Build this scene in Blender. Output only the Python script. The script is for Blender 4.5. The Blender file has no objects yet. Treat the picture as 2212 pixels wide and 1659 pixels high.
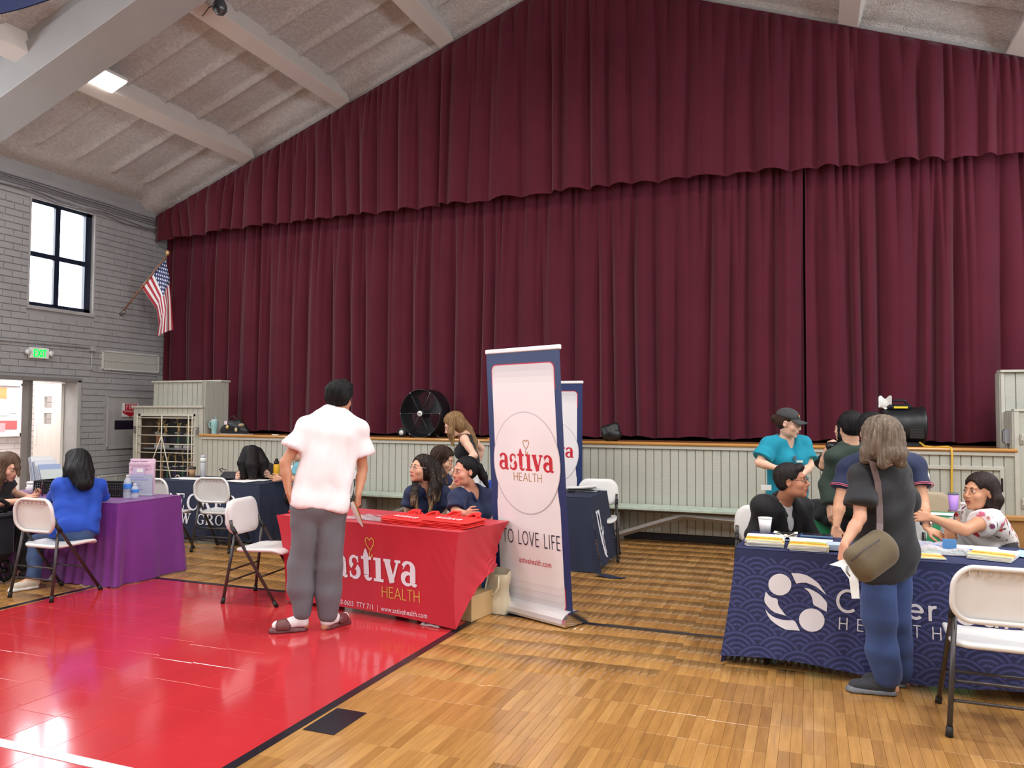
import bpy, math, random
import numpy as np
from mathutils import Vector, Matrix
PI = math.pi
rnd = random.Random(7)
rng = np.random.default_rng(7)
SC = bpy.context.scene
COL = SC.collection

# ------------------------------------------------------------------ camera, world, exposure, hall lamps
cam_d = bpy.data.cameras.new('camera')
cam = bpy.data.objects.new('camera', cam_d)
COL.objects.link(cam)
YAW, PITCH, ROLL, FPX = math.radians(21.020), math.radians(2.249), math.radians(0.339), 1678.0
cam_d.sensor_fit = 'HORIZONTAL'
cam_d.sensor_width = 36.0
cam_d.lens = FPX / 2212.0 * 36.0
cam_d.clip_start = 0.05
cam_d.clip_end = 200
_f = Vector((-math.sin(YAW) * math.cos(PITCH), math.cos(YAW) * math.cos(PITCH), math.sin(PITCH)))
_r = Vector((math.cos(YAW), math.sin(YAW), 0))
_u = _r.cross(_f)
_r2 = _r * math.cos(ROLL) + _u * math.sin(ROLL)
_u2 = -_r * math.sin(ROLL) + _u * math.cos(ROLL)
cam.matrix_world = Matrix(((_r2.x, _u2.x, -_f.x, 0), (_r2.y, _u2.y, -_f.y, 0), (_r2.z, _u2.z, -_f.z, 1.5), (0, 0, 0, 1)))
SC.camera = cam
SC.view_settings.view_transform = 'Standard'
SC.view_settings.look = 'None'
SC.view_settings.gamma = 1
SC.view_settings.use_curve_mapping = False
SC.view_settings.exposure = -0.22
world = bpy.data.worlds.new('daylight')
SC.world = world
world.use_nodes = True
wn = world.node_tree.nodes
wn['Background'].inputs[0].default_value = (0.90, 0.95, 1.0, 1)
wn['Background'].inputs[1].default_value = 14.0

def area(name, loc, sx, sy, power, color=(1, 0.96, 0.91), rot=(0, 0, 0), spread=PI):
    d = bpy.data.lights.new(name, 'AREA')
    d.shape = 'RECTANGLE'; d.size = sx; d.size_y = sy; d.energy = power; d.color = color; d.spread = spread
    o = bpy.data.objects.new(name, d); COL.objects.link(o)
    o.location = loc; o.rotation_euler = rot
    return o
# the hall's ceiling panels (the one at the back left is seen; the others hang above and behind the camera)
LAMPS = [(-8.42, 7.35, 5.57), (-4.9, 5.2, 6.6), (-1.4, 5.2, 6.6), (2.2, 5.4, 5.3), (-8.4, 1.6, 5.4), (-4.9, 1.6, 6.6),
         (-1.4, 1.6, 6.6), (2.2, 1.6, 5.3), (-6.5, -3.0, 6.0), (-3.0, -3.0, 6.9), (0.6, -3.0, 6.0)]
for i, l in enumerate(LAMPS):
    area('lamp_light', (l[0], l[1], l[2] - 0.06), 1.2, 0.62, 40 if i == 0 else 120, (1, .985, .96))

# fill lamps at added high windows (side walls, nearer and behind the camera)
FILL_WINDOWS = [(-10.62, y) for y in (4.85, 1.15, -2.55)] + [(4.24, y) for y in (8.5, 4.85, 1.15, -2.55)]
for x, y in FILL_WINDOWS:
    area('window_daylight', (x + (.02 if x < 0 else -.02), y, 3.86), 1.5, 1.06, 150, (.88, .94, 1), (0, -PI / 2 if x < 0 else PI / 2, 0))

# ------------------------------------------------------------------ materials
def lin(c):
    return tuple((v / 12.92 if v <= 0.04045 else ((v + 0.055) / 1.055) ** 2.4) for v in [x / 255.0 for x in c])
MATS = {}
def mat(name, rgb=(200, 200, 200), rough=0.55, metal=0.0, var=0.0, vscale=6.0, bump=0.0, bscale=40.0, stretch=(1, 1, 1),
        emit=0.0, trans=0.0, attr=None, spec=None, sheen=0.0, sss=0.0, coat=0.0, alpha=1.0, objrand=0.0, geo=False, ior=None, dist=0.01, rvar=0.0):
    if name in MATS: return MATS[name]
    m = bpy.data.materials.new(name); m.use_nodes = True
    nt = m.node_tree; n = nt.nodes; L = nt.links
    b = n['Principled BSDF']
    c = lin(rgb) + (1,)
    b.inputs['Base Color'].default_value = c
    b.inputs['Roughness'].default_value = rough
    b.inputs['Metallic'].default_value = metal
    if spec is not None: b.inputs['Specular IOR Level'].default_value = spec
    if sheen: b.inputs['Sheen Weight'].default_value = sheen; b.inputs['Sheen Roughness'].default_value = 0.4
    if sss:
        b.inputs['Subsurface Weight'].default_value = sss; b.inputs['Subsurface Radius'].default_value = (0.012, 0.005, 0.003)
    if coat: b.inputs['Coat Weight'].default_value = coat; b.inputs['Coat Roughness'].default_value = 0.08
    if trans: b.inputs['Transmission Weight'].default_value = trans
    if ior: b.inputs['IOR'].default_value = ior
    if alpha < 1: b.inputs['Alpha'].default_value = alpha
    if emit:
        b.inputs['Emission Color'].default_value = c; b.inputs['Emission Strength'].default_value = emit
    src = None
    if attr:
        a = n.new('ShaderNodeAttribute'); a.attribute_name = attr; src = a.outputs['Color']
        L.new(src, b.inputs['Base Color'])
        if emit: L.new(src, b.inputs['Emission Color'])
    if var or bump or objrand or rvar:
        if geo: tc = n.new('ShaderNodeNewGeometry'); co = tc.outputs['Position']
        else: tc = n.new('ShaderNodeTexCoord'); co = tc.outputs['Object']
        mp = n.new('ShaderNodeMapping'); mp.inputs['Scale'].default_value = stretch
        L.new(co, mp.inputs['Vector'])
    if var or objrand:
        mul = None
        if var:
            nz = n.new('ShaderNodeTexNoise'); nz.inputs['Scale'].default_value = vscale; nz.inputs['Detail'].default_value = 5
            L.new(mp.outputs[0], nz.inputs['Vector'])
            mr = n.new('ShaderNodeMapRange'); mr.inputs[1].default_value = 0.3; mr.inputs[2].default_value = 0.7
            mr.inputs[3].default_value = 1 - var; mr.inputs[4].default_value = 1 + var
            L.new(nz.outputs['Fac'], mr.inputs[0]); mul = mr.outputs[0]
        if objrand:
            oi = n.new('ShaderNodeObjectInfo'); mr2 = n.new('ShaderNodeMapRange')
            mr2.inputs[3].default_value = 1 - objrand; mr2.inputs[4].default_value = 1 + objrand
            L.new(oi.outputs['Random'], mr2.inputs[0])
            if mul is None: mul = mr2.outputs[0]
            else:
                mm = n.new('ShaderNodeMath'); mm.operation = 'MULTIPLY'
                L.new(mul, mm.inputs[0]); L.new(mr2.outputs[0], mm.inputs[1]); mul = mm.outputs[0]
        vm = n.new('ShaderNodeVectorMath'); vm.operation = 'SCALE'
        if src is not None: L.new(src, vm.inputs[0])
        else: vm.inputs[0].default_value = c[:3]
        L.new(mul, vm.inputs['Scale'])
        L.new(vm.outputs[0], b.inputs['Base Color'])
    if rvar:
        n3 = n.new('ShaderNodeTexNoise'); n3.inputs['Scale'].default_value = 3.0; n3.inputs['Detail'].default_value = 4
        L.new(mp.outputs[0], n3.inputs['Vector'])
        m3 = n.new('ShaderNodeMapRange'); m3.inputs[3].default_value = max(0.02, rough - rvar); m3.inputs[4].default_value = rough + rvar
        L.new(n3.outputs['Fac'], m3.inputs[0]); L.new(m3.outputs[0], b.inputs['Roughness'])
    if bump:
        n2 = n.new('ShaderNodeTexNoise'); n2.inputs['Scale'].default_value = bscale; n2.inputs['Detail'].default_value = 4
        L.new(mp.outputs[0], n2.inputs['Vector'])
        bp = n.new('ShaderNodeBump'); bp.inputs['Strength'].default_value = bump; bp.inputs['Distance'].default_value = dist
        L.new(n2.outputs['Fac'], bp.inputs['Height']); L.new(bp.outputs[0], b.inputs['Normal'])
    MATS[name] = m
    return m

# ------------------------------------------------------------------ mesh builder
class MB:
    def __init__(s): s.v = []; s.f = []; s.mi = []
    def add(s, vs, fs, mi=0):
        o = len(s.v); s.v.extend([tuple(map(float, p)) for p in vs]); s.f.extend([tuple(i + o for i in f) for f in fs]); s.mi.extend([mi] * len(fs))
    def box(s, c, d, rz=0.0, ch=0.0, mi=0, M=None):
        hx, hy, hz = d[0] / 2, d[1] / 2, d[2] / 2
        if ch <= 0:
            vs = [(x, y, z) for z in (-hz, hz) for y in (-hy, hy) for x in (-hx, hx)]
            fs = [(0, 2, 3, 1), (4, 5, 7, 6), (0, 1, 5, 4), (2, 6, 7, 3), (0, 4, 6, 2), (1, 3, 7, 5)]
        else:
            ch = min(ch, hx * .9, hy * .9, hz * .9); vs = []; fs = []
            idx = {}
            for sx in (-1, 1):
                for sy in (-1, 1):
                    for sz in (-1, 1):
                        for a in range(3):
                            p = [sx * (hx - ch), sy * (hy - ch), sz * (hz - ch)]
                            p[a] = (sx, sy, sz)[a] * (hx, hy, hz)[a]
                            idx[(sx, sy, sz, a)] = len(vs); vs.append(tuple(p))
            for a in range(3):
                b_, c_ = (a + 1) % 3, (a + 2) % 3
                for sg in (-1, 1):
                    q = []
                    for (u, w) in ((-1, -1), (1, -1), (1, 1), (-1, 1)):
                        k = [0, 0, 0]; k[a] = sg; k[b_] = u; k[c_] = w; q.append(idx[(k[0], k[1], k[2], a)])
                    fs.append(tuple(q if sg > 0 else q[::-1]))
            for a in range(3):
                b_, c_ = (a + 1) % 3, (a + 2) % 3
                for u in (-1, 1):
                    for w in (-1, 1):
                        k0 = [0, 0, 0]; k1 = [0, 0, 0]
                        k0[a] = -1; k1[a] = 1; k0[b_] = k1[b_] = u; k0[c_] = k1[c_] = w
                        q = [idx[(*k0, b_)], idx[(*k1, b_)], idx[(*k1, c_)], idx[(*k0, c_)]]
                        fs.append(tuple(q if u * w < 0 else q[::-1]))
            for sx in (-1, 1):
                for sy in (-1, 1):
                    for sz in (-1, 1):
                        q = [idx[(sx, sy, sz, 0)], idx[(sx, sy, sz, 1)], idx[(sx, sy, sz, 2)]]
                        fs.append(tuple(q if sx * sy * sz > 0 else q[::-1]))
        if M is not None: vs = [tuple(M @ Vector(p)) for p in vs]
        elif rz:
            cr, sr = math.cos(rz), math.sin(rz); vs = [(x * cr - y * sr, x * sr + y * cr, z) for x, y, z in vs]
        s.add([(x + c[0], y + c[1], z + c[2]) for x, y, z in vs], fs, mi); return s
    def tube(s, pts, r, n=8, caps=True, closed=False, mi=0):
        P = [Vector(p) for p in pts]; N = len(P)
        R = r if isinstance(r, (list, tuple)) else [r] * N
        ref = None; rings = []
        for i in range(N):
            if closed: t = P[(i + 1) % N] - P[i - 1]
            else: t = P[min(i + 1, N - 1)] - P[max(i - 1, 0)]
            t.normalize()
            if ref is None: ref = Vector((0, 0, 1)) if abs(t.z) < .9 else Vector((1, 0, 0))
            a = (ref - t * ref.dot(t)).normalized(); b = t.cross(a); ref = a
            rings.append([P[i] + (a * math.cos(2 * PI * k / n) + b * math.sin(2 * PI * k / n)) * R[i] for k in range(n)])
        vs = [p for g in rings for p in g]; fs = []
        for i in range(N if closed else N - 1):
            j = (i + 1) % N
            for k in range(n): fs.append((i * n + k, i * n + (k + 1) % n, j * n + (k + 1) % n, j * n + k))
        if caps and not closed:
            fs.append(tuple(range(n - 1, -1, -1))); fs.append(tuple((N - 1) * n + k for k in range(n)))
        s.add(vs, fs, mi); return s
    def lathe(s, prof, c=(0, 0, 0), n=20, M=None, mi=0, cap=True):
        vs = []; fs = []
        for r, z in prof:
            for k in range(n):
                a = 2 * PI * k / n; p = Vector((r * math.cos(a), r * math.sin(a), z))
                if M is not None: p = M @ p
                vs.append((p.x + c[0], p.y + c[1], p.z + c[2]))
        for i in range(len(prof) - 1):
            for k in range(n): fs.append((i * n + k, i * n + (k + 1) % n, (i + 1) * n + (k + 1) % n, (i + 1) * n + k))
        if cap:
            fs.append(tuple(range(n - 1, -1, -1))); fs.append(tuple((len(prof) - 1) * n + k for k in range(n)))
        s.add(vs, fs, mi); return s
    def grid(s, fn, nu, nv, mi=0, thick=None):
        vs = [fn(i / nu, j / nv) for j in range(nv + 1) for i in range(nu + 1)]
        fs = [(j * (nu + 1) + i, j * (nu + 1) + i + 1, (j + 1) * (nu + 1) + i + 1, (j + 1) * (nu + 1) + i) for j in range(nv) for i in range(nu)]
        s.add(vs, fs, mi); return s
    def prism(s, poly, depth, M=None, mi=0):
        """polygon in local xz extruded along y by depth (front at y=0, back at y=depth)"""
        n = len(poly); vs = [(x, 0, z) for x, z in poly] + [(x, depth, z) for x, z in poly]
        fs = [tuple(range(n)), tuple(range(2 * n - 1, n - 1, -1))] + [(i, n + i, n + (i + 1) % n, (i + 1) % n) for i in range(n)]
        if M is not None: vs = [tuple(M @ Vector(p)) for p in vs]
        s.add(vs, fs, mi); return s

def world_of(o):
    M = o.matrix_basis.copy()
    if o.parent: M = world_of(o.parent) @ o.matrix_parent_inverse @ M
    return M
def mesh(name, mb, m, smooth=False):
    me = bpy.data.meshes.new(name)
    me.from_pydata(mb.v, [], mb.f)
    ms = m if isinstance(m, (list, tuple)) else [m]
    for x in ms: me.materials.append(x)
    if len(ms) > 1: me.polygons.foreach_set('material_index', mb.mi)
    if smooth: me.polygons.foreach_set('use_smooth', [True] * len(me.polygons))
    me.update(); return me
def link(name, me, parent=None, world=False):
    o = bpy.data.objects.new(name, me); COL.objects.link(o)
    if parent is not None:
        o.parent = parent
        if world: o.matrix_parent_inverse = world_of(parent).inverted()
    return o
def part(name, mb, m, parent=None, smooth=False, world=False, label=None):
    o = link(name, mesh(name, mb, m, smooth), parent, world)
    if label: o['label'] = label
    return o
def tag(o, label, cat, group=None, kind=None):
    o['label'] = label; o['category'] = cat
    if group: o['group'] = group
    if kind: o['kind'] = kind
    return o
def struct(o): o['kind'] = 'structure'; return o
def thing(name, label, cat, loc=(0, 0, 0), rz=0.0, group=None):
    o = bpy.data.objects.new(name, None); COL.objects.link(o)
    o.empty_display_size = 0.1
    o.location = loc; o.rotation_euler = (0, 0, rz)
    return tag(o, label, cat, group)
def dup(o, parent=None):
    c = o.copy(); COL.objects.link(c)
    if parent is not None: c.parent = parent
    for ch in KIDS.get(o.name, [k for k in bpy.data.objects if k.parent == o]): dup(ch, c)
    return c
KIDS = {}
def place(o, loc, rz, label, group=None):
    c = dup(o); c.location = loc; c.rotation_euler = (0, 0, rz); c['label'] = label
    if group: c['group'] = group
    return c
def rotm(x=0, y=0, z=0):
    return Matrix.Rotation(z, 4, 'Z') @ Matrix.Rotation(y, 4, 'Y') @ Matrix.Rotation(x, 4, 'X')
def np_mesh(name, V, F, mats, smooth=True, colors=None, cname='tint', mi=None):
    me = bpy.data.meshes.new(name)
    V = np.asarray(V, np.float32); F = np.asarray(F, np.int32)
    me.vertices.add(len(V)); me.vertices.foreach_set('co', V.ravel())
    k = F.shape[1]
    me.loops.add(F.size); me.loops.foreach_set('vertex_index', F.ravel())
    me.polygons.add(len(F)); me.polygons.foreach_set('loop_start', np.arange(0, F.size, k, dtype=np.int32))
    try: me.polygons.foreach_set('loop_total', np.full(len(F), k, np.int32))
    except Exception: pass
    if smooth: me.polygons.foreach_set('use_smooth', np.ones(len(F), bool))
    for x in (mats if isinstance(mats, (list, tuple)) else [mats]): me.materials.append(x)
    if mi is not None: me.polygons.foreach_set('material_index', np.asarray(mi, np.int32))
    if colors is not None:
        a = me.color_attributes.new(cname, 'FLOAT_COLOR', 'POINT')
        C = np.ones((len(V), 4), np.float32); C[:, :3] = colors; a.data.foreach_set('color', C.ravel())
    me.update(calc_edges=True); me.validate(); return me
def gridfaces(nu, nv, flip=False):
    j, i = np.meshgrid(np.arange(nv), np.arange(nu), indexing='ij')
    a = (j * (nu + 1) + i).ravel()
    F = np.stack([a, a + 1, a + nu + 2, a + nu + 1], 1)
    return F[:, ::-1] if flip else F
# ------------------------------------------------------------------ lettering (drawn as brush strokes of varying width)
def arc(cx, cy, rx, ry, a0, a1, n=14):
    return [(cx + rx * math.cos(math.radians(a0 + (a1 - a0) * i / n)), cy + ry * math.sin(math.radians(a0 + (a1 - a0) * i / n))) for i in range(n + 1)]
def brush(pts, w):
    """polyline -> list of quads; w scalar or list of widths (interpolated along the line)"""
    P = [np.array(p, float) for p in pts]; N = len(P)
    if not isinstance(w, (list, tuple)): w = [w, w]
    W = np.interp(np.linspace(0, 1, N), np.linspace(0, 1, len(w)), w)
    A = []; B = []
    for i in range(N):
        t = P[min(i + 1, N - 1)] - P[max(i - 1, 0)]; t /= (np.linalg.norm(t) + 1e-9); nn = np.array([-t[1], t[0]])
        A.append(P[i] + nn * W[i] / 2); B.append(P[i] - nn * W[i] / 2)
    q = []
    for i in range(N - 1): q.append([B[i], B[i + 1], A[i + 1], A[i]])
    return q
def sub(p0, p1, n=4): return [(p0[0] + (p1[0] - p0[0]) * i / n, p0[1] + (p1[1] - p0[1]) * i / n) for i in range(n + 1)]
def serif_glyphs():
    G = {}
    T, S = .19, .075  # thick stem, thin
    def stem(x, y0=0, y1=1, w=T, sf=.14, th=.07):
        return brush(sub((x, y0), (x, y1)), w) + brush([(x - w / 2 - sf / 2, y0 + th / 2), (x + w / 2 + sf / 2, y0 + th / 2)], th) + brush([(x - w / 2 - sf / 2, y1 - th / 2), (x + w / 2 + sf / 2, y1 - th / 2)], th)
    G['B'] = (.72, stem(.17) + brush([(.17, .965), (.36, .965)], S) + brush(arc(.34, .745, .22, .22, 90, -90), [S, T, S]) + brush([(.17, .525), (.36, .525)], S) + brush(arc(.36, .28, .26, .245, 90, -90), [S, T, S]) + brush([(.17, .035), (.38, .035)], S))
    G['E'] = (.68, stem(.17) + brush([(.17, .965), (.6, .965)], S) + brush([(.6, 1), (.61, .74)], .05) + brush([(.17, .52), (.47, .52)], S) + brush([(.47, .66), (.47, .38)], .05) + brush([(.17, .035), (.62, .035)], S) + brush([(.62, 0), (.64, .28)], .05))
    G['C'] = (.82, brush(arc(.46, .5, .37, .47, 45, 315, 24), [S, .12, T, .12, S]) + brush([(.76, 1), (.76, .68)], .05) + brush([(.74, .2), (.76, .3)], .05))
    G['K'] = (.82, stem(.17) + brush([(.25, .42), (.68, .96)], S) + brush([(.40, .60), (.72, .03)], [T * .8, T]) + brush([(.55, .965), (.8, .965)], S * .9) + brush([(.6, .035), (.85, .035)], S * .9))
    G['R'] = (.80, stem(.17) + brush([(.17, .965), (.38, .965)], S) + brush(arc(.36, .73, .23, .235, 90, -90), [S, T, S]) + brush([(.17, .495), (.38, .495)], S) + brush([(.40, .48), (.72, .03)], [T * .8, T]) + brush([(.62, .035), (.84, .035)], S * .9))
    G['L'] = (.66, stem(.17) + brush([(.17, .035), (.6, .035)], S) + brush([(.6, 0), (.62, .3)], .05))
    G['A'] = (.86, brush([(.14, .03), (.43, .98)], S) + brush([(.70, .03), (.42, .98)], T) + brush([(.24, .34), (.60, .34)], S) + brush([(.02, .035), (.28, .035)], S * .9) + brush([(.56, .035), (.86, .035)], S * .9))
    G['W'] = (1.15, brush([(.12, .97), (.36, .02)], T) + brush([(.36, .02), (.58, .92)], S) + brush([(.56, .97), (.80, .02)], T) + brush([(.80, .02), (1.02, .97)], S) + brush([(.0, .965), (.28, .965)], S * .9) + brush([(.44, .965), (.70, .965)], S * .9) + brush([(.90, .965), (1.14, .965)], S * .9))
    G['G'] = (.86, brush(arc(.46, .5, .37, .47, 45, 300, 24), [S, .12, T, .12, S]) + brush([(.76, 1), (.76, .68)], .05) + brush([(.70, .05), (.70, .42)], T * .9) + brush([(.52, .42), (.84, .42)], S))
    G['O'] = (.90, brush(arc(.45, .5, .36, .46, 90, 450, 32), [S, T, S, T, S]))
    G['U'] = (.84, brush(sub((.18, .98), (.18, .32)), T) + brush(arc(.42, .32, .24, .28, 180, 360), [T, S, S]) + brush(sub((.66, .32), (.66, .98)), S) + brush([(.0, .965), (.36, .965)], S * .9) + brush([(.54, .965), (.80, .965)], S * .9))
    G['P'] = (.70, stem(.17) + brush([(.17, .965), (.38, .965)], S) + brush(arc(.36, .72, .25, .245, 90, -90), [S, T, S]) + brush([(.17, .475), (.38, .475)], S))
    # heavy lower-case (x-height .66)
    H = .20
    a = brush(arc(.27, .46, .18, .17, 160, 0, 12), [.13, .08, H]) + brush([(.13, .49), (.10, .50)], .13) + brush(sub((.45, .46), (.45, .10)), H) + brush(arc(.53, .11, .08, .08, 180, 320, 8), [H * .8, .06]) + brush(arc(.27, .18, .18, .155, 60, 330, 18), [.07, H * .9, .10, .06])
    G['a'] = (.64, a)
    G['s'] = (.50, brush(arc(.25, .47, .15, .155, 20, 240, 14), [.06, .09, .17]) + brush(arc(.24, .19, .17, .165, 60, -170, 16), [.17, .17, .08, .06]) + brush([(.39, .64), (.39, .46)], .05) + brush([(.08, .20), (.08, .02)], .05))
    G['t'] = (.48, brush(sub((.22, .88), (.22, .16)), [.05, H, H, H, H]) + brush([(.03, .62), (.42, .62)], .09) + brush(arc(.33, .15, .11, .12, 180, 330, 10), [H, .10, .05]))
    G['i'] = (.42, brush(sub((.21, .04), (.21, .66)), H) + brush([(.03, .62), (.25, .62)], .08) + brush([(.03, .04), (.41, .04)], .08))
    G['v'] = (.64, brush([(.12, .64), (.32, .02)], H) + brush([(.32, .02), (.53, .62)], .08) + brush([(.0, .62), (.27, .62)], .075) + brush([(.42, .62), (.64, .62)], .075))
    return G
def sans_glyphs():
    w = .085; G = {}
    G['H'] = (.74, brush([(.1, 0), (.1, 1)], w) + brush([(.64, 0), (.64, 1)], w) + brush([(.1, .5), (.64, .5)], w))
    G['E'] = (.58, brush([(.1, 0), (.1, 1)], w) + brush([(.1, .957), (.52, .957)], w) + brush([(.1, .52), (.48, .52)], w) + brush([(.1, .043), (.52, .043)], w))
    G['A'] = (.76, brush([(.05, 0), (.38, 1)], w) + brush([(.71, 0), (.38, 1)], w) + brush([(.18, .32), (.58, .32)], w))
    G['L'] = (.52, brush([(.1, 0), (.1, 1)], w) + brush([(.1, .043), (.48, .043)], w))
    G['T'] = (.62, brush([(.31, 0), (.31, 1)], w) + brush([(.03, .957), (.59, .957)], w))
    G['P'] = (.60, brush([(.1, 0), (.1, 1)], w) + brush([(.1, .957), (.32, .957)], w) + brush(arc(.32, .72, .2, .237, 90, -90), w) + brush([(.1, .483), (.32, .483)], w))
    G['N'] = (.76, brush([(.1, 0), (.1, 1)], w) + brush([(.66, 0), (.66, 1)], w) + brush([(.1, 1), (.66, 0)], w))
    G['O'] = (.86, brush(arc(.43, .5, .36, .46, 0, 360, 32), w)); G['V'] = (.7, brush([(.04, 1), (.35, 0)], w) + brush([(.66, 1), (.35, 0)], w))
    G['I'] = (.26, brush([(.13, 0), (.13, 1)], w)); G['F'] = (.55, brush([(.1, 0), (.1, 1)], w) + brush([(.1, .957), (.52, .957)], w) + brush([(.1, .52), (.46, .52)], w))
    G['C'] = (.86, brush(arc(.48, .5, .4, .46, 48, 312, 26), .13)); G['X'] = (.66, brush([(.05, 0), (.61, 1)], w) + brush([(.61, 0), (.05, 1)], w))
    W = .125
    G['l'] = (.24, brush([(.12, 0), (.12, 1)], W)); G['e'] = (.66, brush(arc(.33, .33, .26, .275, 0, 318, 24), W) + brush([(.07, .34), (.6, .34)], W * .9))
    G['v'] = (.60, brush([(.05, .64), (.30, .02)], W) + brush([(.55, .64), (.30, .02)], W)); G['r'] = (.42, brush([(.12, 0), (.12, .64)], W) + brush(arc(.32, .40, .19, .19, 175, 75, 8), W))
    G['a'] = (.70, brush(arc(.33, .33, .25, .27, 0, 360, 26), W) + brush([(.58, 0), (.58, .64)], W))
    G[' '] = (.4, [])
    return G
GS, GN = serif_glyphs(), sans_glyphs()
GS[' '] = (.4, [])
def text_quads(txt, G, size, track=0.0, bold=1.0):
    x = 0; Q = []
    for ch in txt:
        w, q = G[ch]
        for f in q: Q.append([(p[0] * size + x, p[1] * size) for p in f])
        x += (w + track) * size
    return Q, x - track * size
def heart_quads(s):
    """one-line heart that runs out into a hook with a dot, width about s, foot at (0,0)"""
    pts = [(-.06, .62), (-.30, .92), (-.42, 1.18), (-.36, 1.42), (-.18, 1.50), (0, 1.34), (.18, 1.50), (.36, 1.42), (.42, 1.18), (.30, .92), (.06, .60), (-.08, .36), (-.12, .20), (-.04, .06), (.10, .06), (.17, .16)]
    P = np.array(pts); d = []
    for i in range(len(P) - 1):
        p0, p1, p2, p3 = P[max(i - 1, 0)], P[i], P[i + 1], P[min(i + 2, len(P) - 1)]
        for t in np.linspace(0, 1, 5, endpoint=False):
            d.append(.5 * (2 * p1 + (p2 - p0) * t + (2 * p0 - 5 * p1 + 4 * p2 - p3) * t * t + (3 * p1 - p0 - 3 * p2 + p3) * t ** 3))
    d.append(P[-1])
    q = brush([tuple(x * s) for x in d], .085 * s)
    c = np.array((.17, .20)) * s
    q += brush([tuple(c + np.array((-.07, 0)) * s), tuple(c + np.array((.07, 0)) * s)], .14 * s)
    return q
def quads_mb(Q, fn, off=(0, 0), mi=0, mb=None):
    """place 2-D quads on a surface: fn(u, v) -> 3-D point"""
    mb = mb or MB()
    for f in Q: mb.add([fn(p[0] + off[0], p[1] + off[1]) for p in f], [(0, 1, 2, 3)], mi)
    return mb
_fontcache = {}
def font_tris(txt, size, align='LEFT', spacing=1.0):
    """Blender's built-in font as 2-D polygons"""
    key = (txt, size, align, spacing)
    if key in _fontcache: return _fontcache[key]
    cu = bpy.data.curves.new('t', 'FONT'); cu.body = txt; cu.size = size; cu.align_x = align; cu.resolution_u = 3; cu.space_character = spacing
    o = bpy.data.objects.new('t', cu); COL.objects.link(o)
    dg = bpy.context.evaluated_depsgraph_get()
    me = bpy.data.meshes.new_from_object(o.evaluated_get(dg))
    Q = [[(me.vertices[i].co.x, me.vertices[i].co.y) for i in p.vertices] for p in me.polygons]
    bpy.data.objects.remove(o); bpy.data.curves.remove(cu); bpy.data.meshes.remove(me)
    _fontcache[key] = Q
    return Q
def polys_mb(Q, fn, off=(0, 0), mi=0, mb=None):
    mb = mb or MB()
    for f in Q: mb.add([fn(p[0] + off[0], p[1] + off[1]) for p in f], [tuple(range(len(f)))], mi)
    return mb
# ------------------------------------------------------------------ the hall: floor
XL, XR, YB = -10.62, 4.24, -6.5
RIDGE = -3.19
def zc(x): return 7.70 - 0.375 * abs(x - RIDGE)
def wood_mat():
    m = mat('maple_strip', (205, 150, 84), rough=0.22, var=0.14, vscale=5.0, stretch=(9, 0.9, 1), geo=True, attr='tint', objrand=0.0, bump=0.05, bscale=60, coat=0.25, dist=0.002, rvar=0.07)
    nt = m.node_tree; n = nt.nodes; L = nt.links
    # tint: attribute for the joined strips, per-object random for the single ones
    at = [x for x in n if x.type == 'ATTRIBUTE'][0]
    oi = n.new('ShaderNodeObjectInfo')
    sep = n.new('ShaderNodeSeparateColor'); L.new(at.outputs['Color'], sep.inputs[0])
    ad = n.new('ShaderNodeMath'); ad.operation = 'ADD'; L.new(sep.outputs[0], ad.inputs[0]); L.new(oi.outputs['Random'], ad.inputs[1])
    fr = n.new('ShaderNodeMath'); fr.operation = 'FRACT'; L.new(ad.outputs[0], fr.inputs[0])
    cr = n.new('ShaderNodeValToRGB'); e = cr.color_ramp.elements
    e[0].position = 0.0; e[0].color = lin((152, 108, 58)) + (1,)
    e[1].position = 1.0; e[1].color = lin((182, 136, 79)) + (1,)
    a = e.new(0.3); a.color = lin((166, 120, 66)) + (1,)
    a = e.new(0.7); a.color = lin((173, 127, 71)) + (1,)
    L.new(fr.outputs[0], cr.inputs[0])
    for x in n:
        if x.type == 'VECT_MATH': L.new(cr.outputs[0], x.inputs[0])
    return m
WOOD = wood_mat()
RED = mat('red_court_paint', (190, 48, 54), rough=0.13, var=0.05, vscale=2.5, geo=True, bump=0.09, bscale=45, stretch=(1.6, 0.5, 1), coat=0.35, dist=0.0022, rvar=0.05)
BLACK = mat('black_court_paint', (24, 24, 32), rough=0.25, var=0.15, vscale=8, geo=True)
WHITE = mat('white_court_paint', (222, 224, 222), rough=0.25, var=0.05, vscale=20, geo=True)
JOINT = mat('floor_joint', (52, 34, 18), rough=0.8, geo=True, var=0.2)
b = MB(); b.box(((XL + XR) / 2, 3.3, -0.035), (XR - XL + .6, 19.7, .05))
floor = struct(part('floor', b, JOINT))
PY, PX, PW = .2967, .298, .298 / 6
GX0, GY0 = .1, 3.146
RX0, RX1, RY1 = -5.735, -2.335, 5.455
def rowoff(i): return random.Random(i * 31 + 5).uniform(-.05, .03) if i not in (-8, -9, -10) else 0.0
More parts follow.
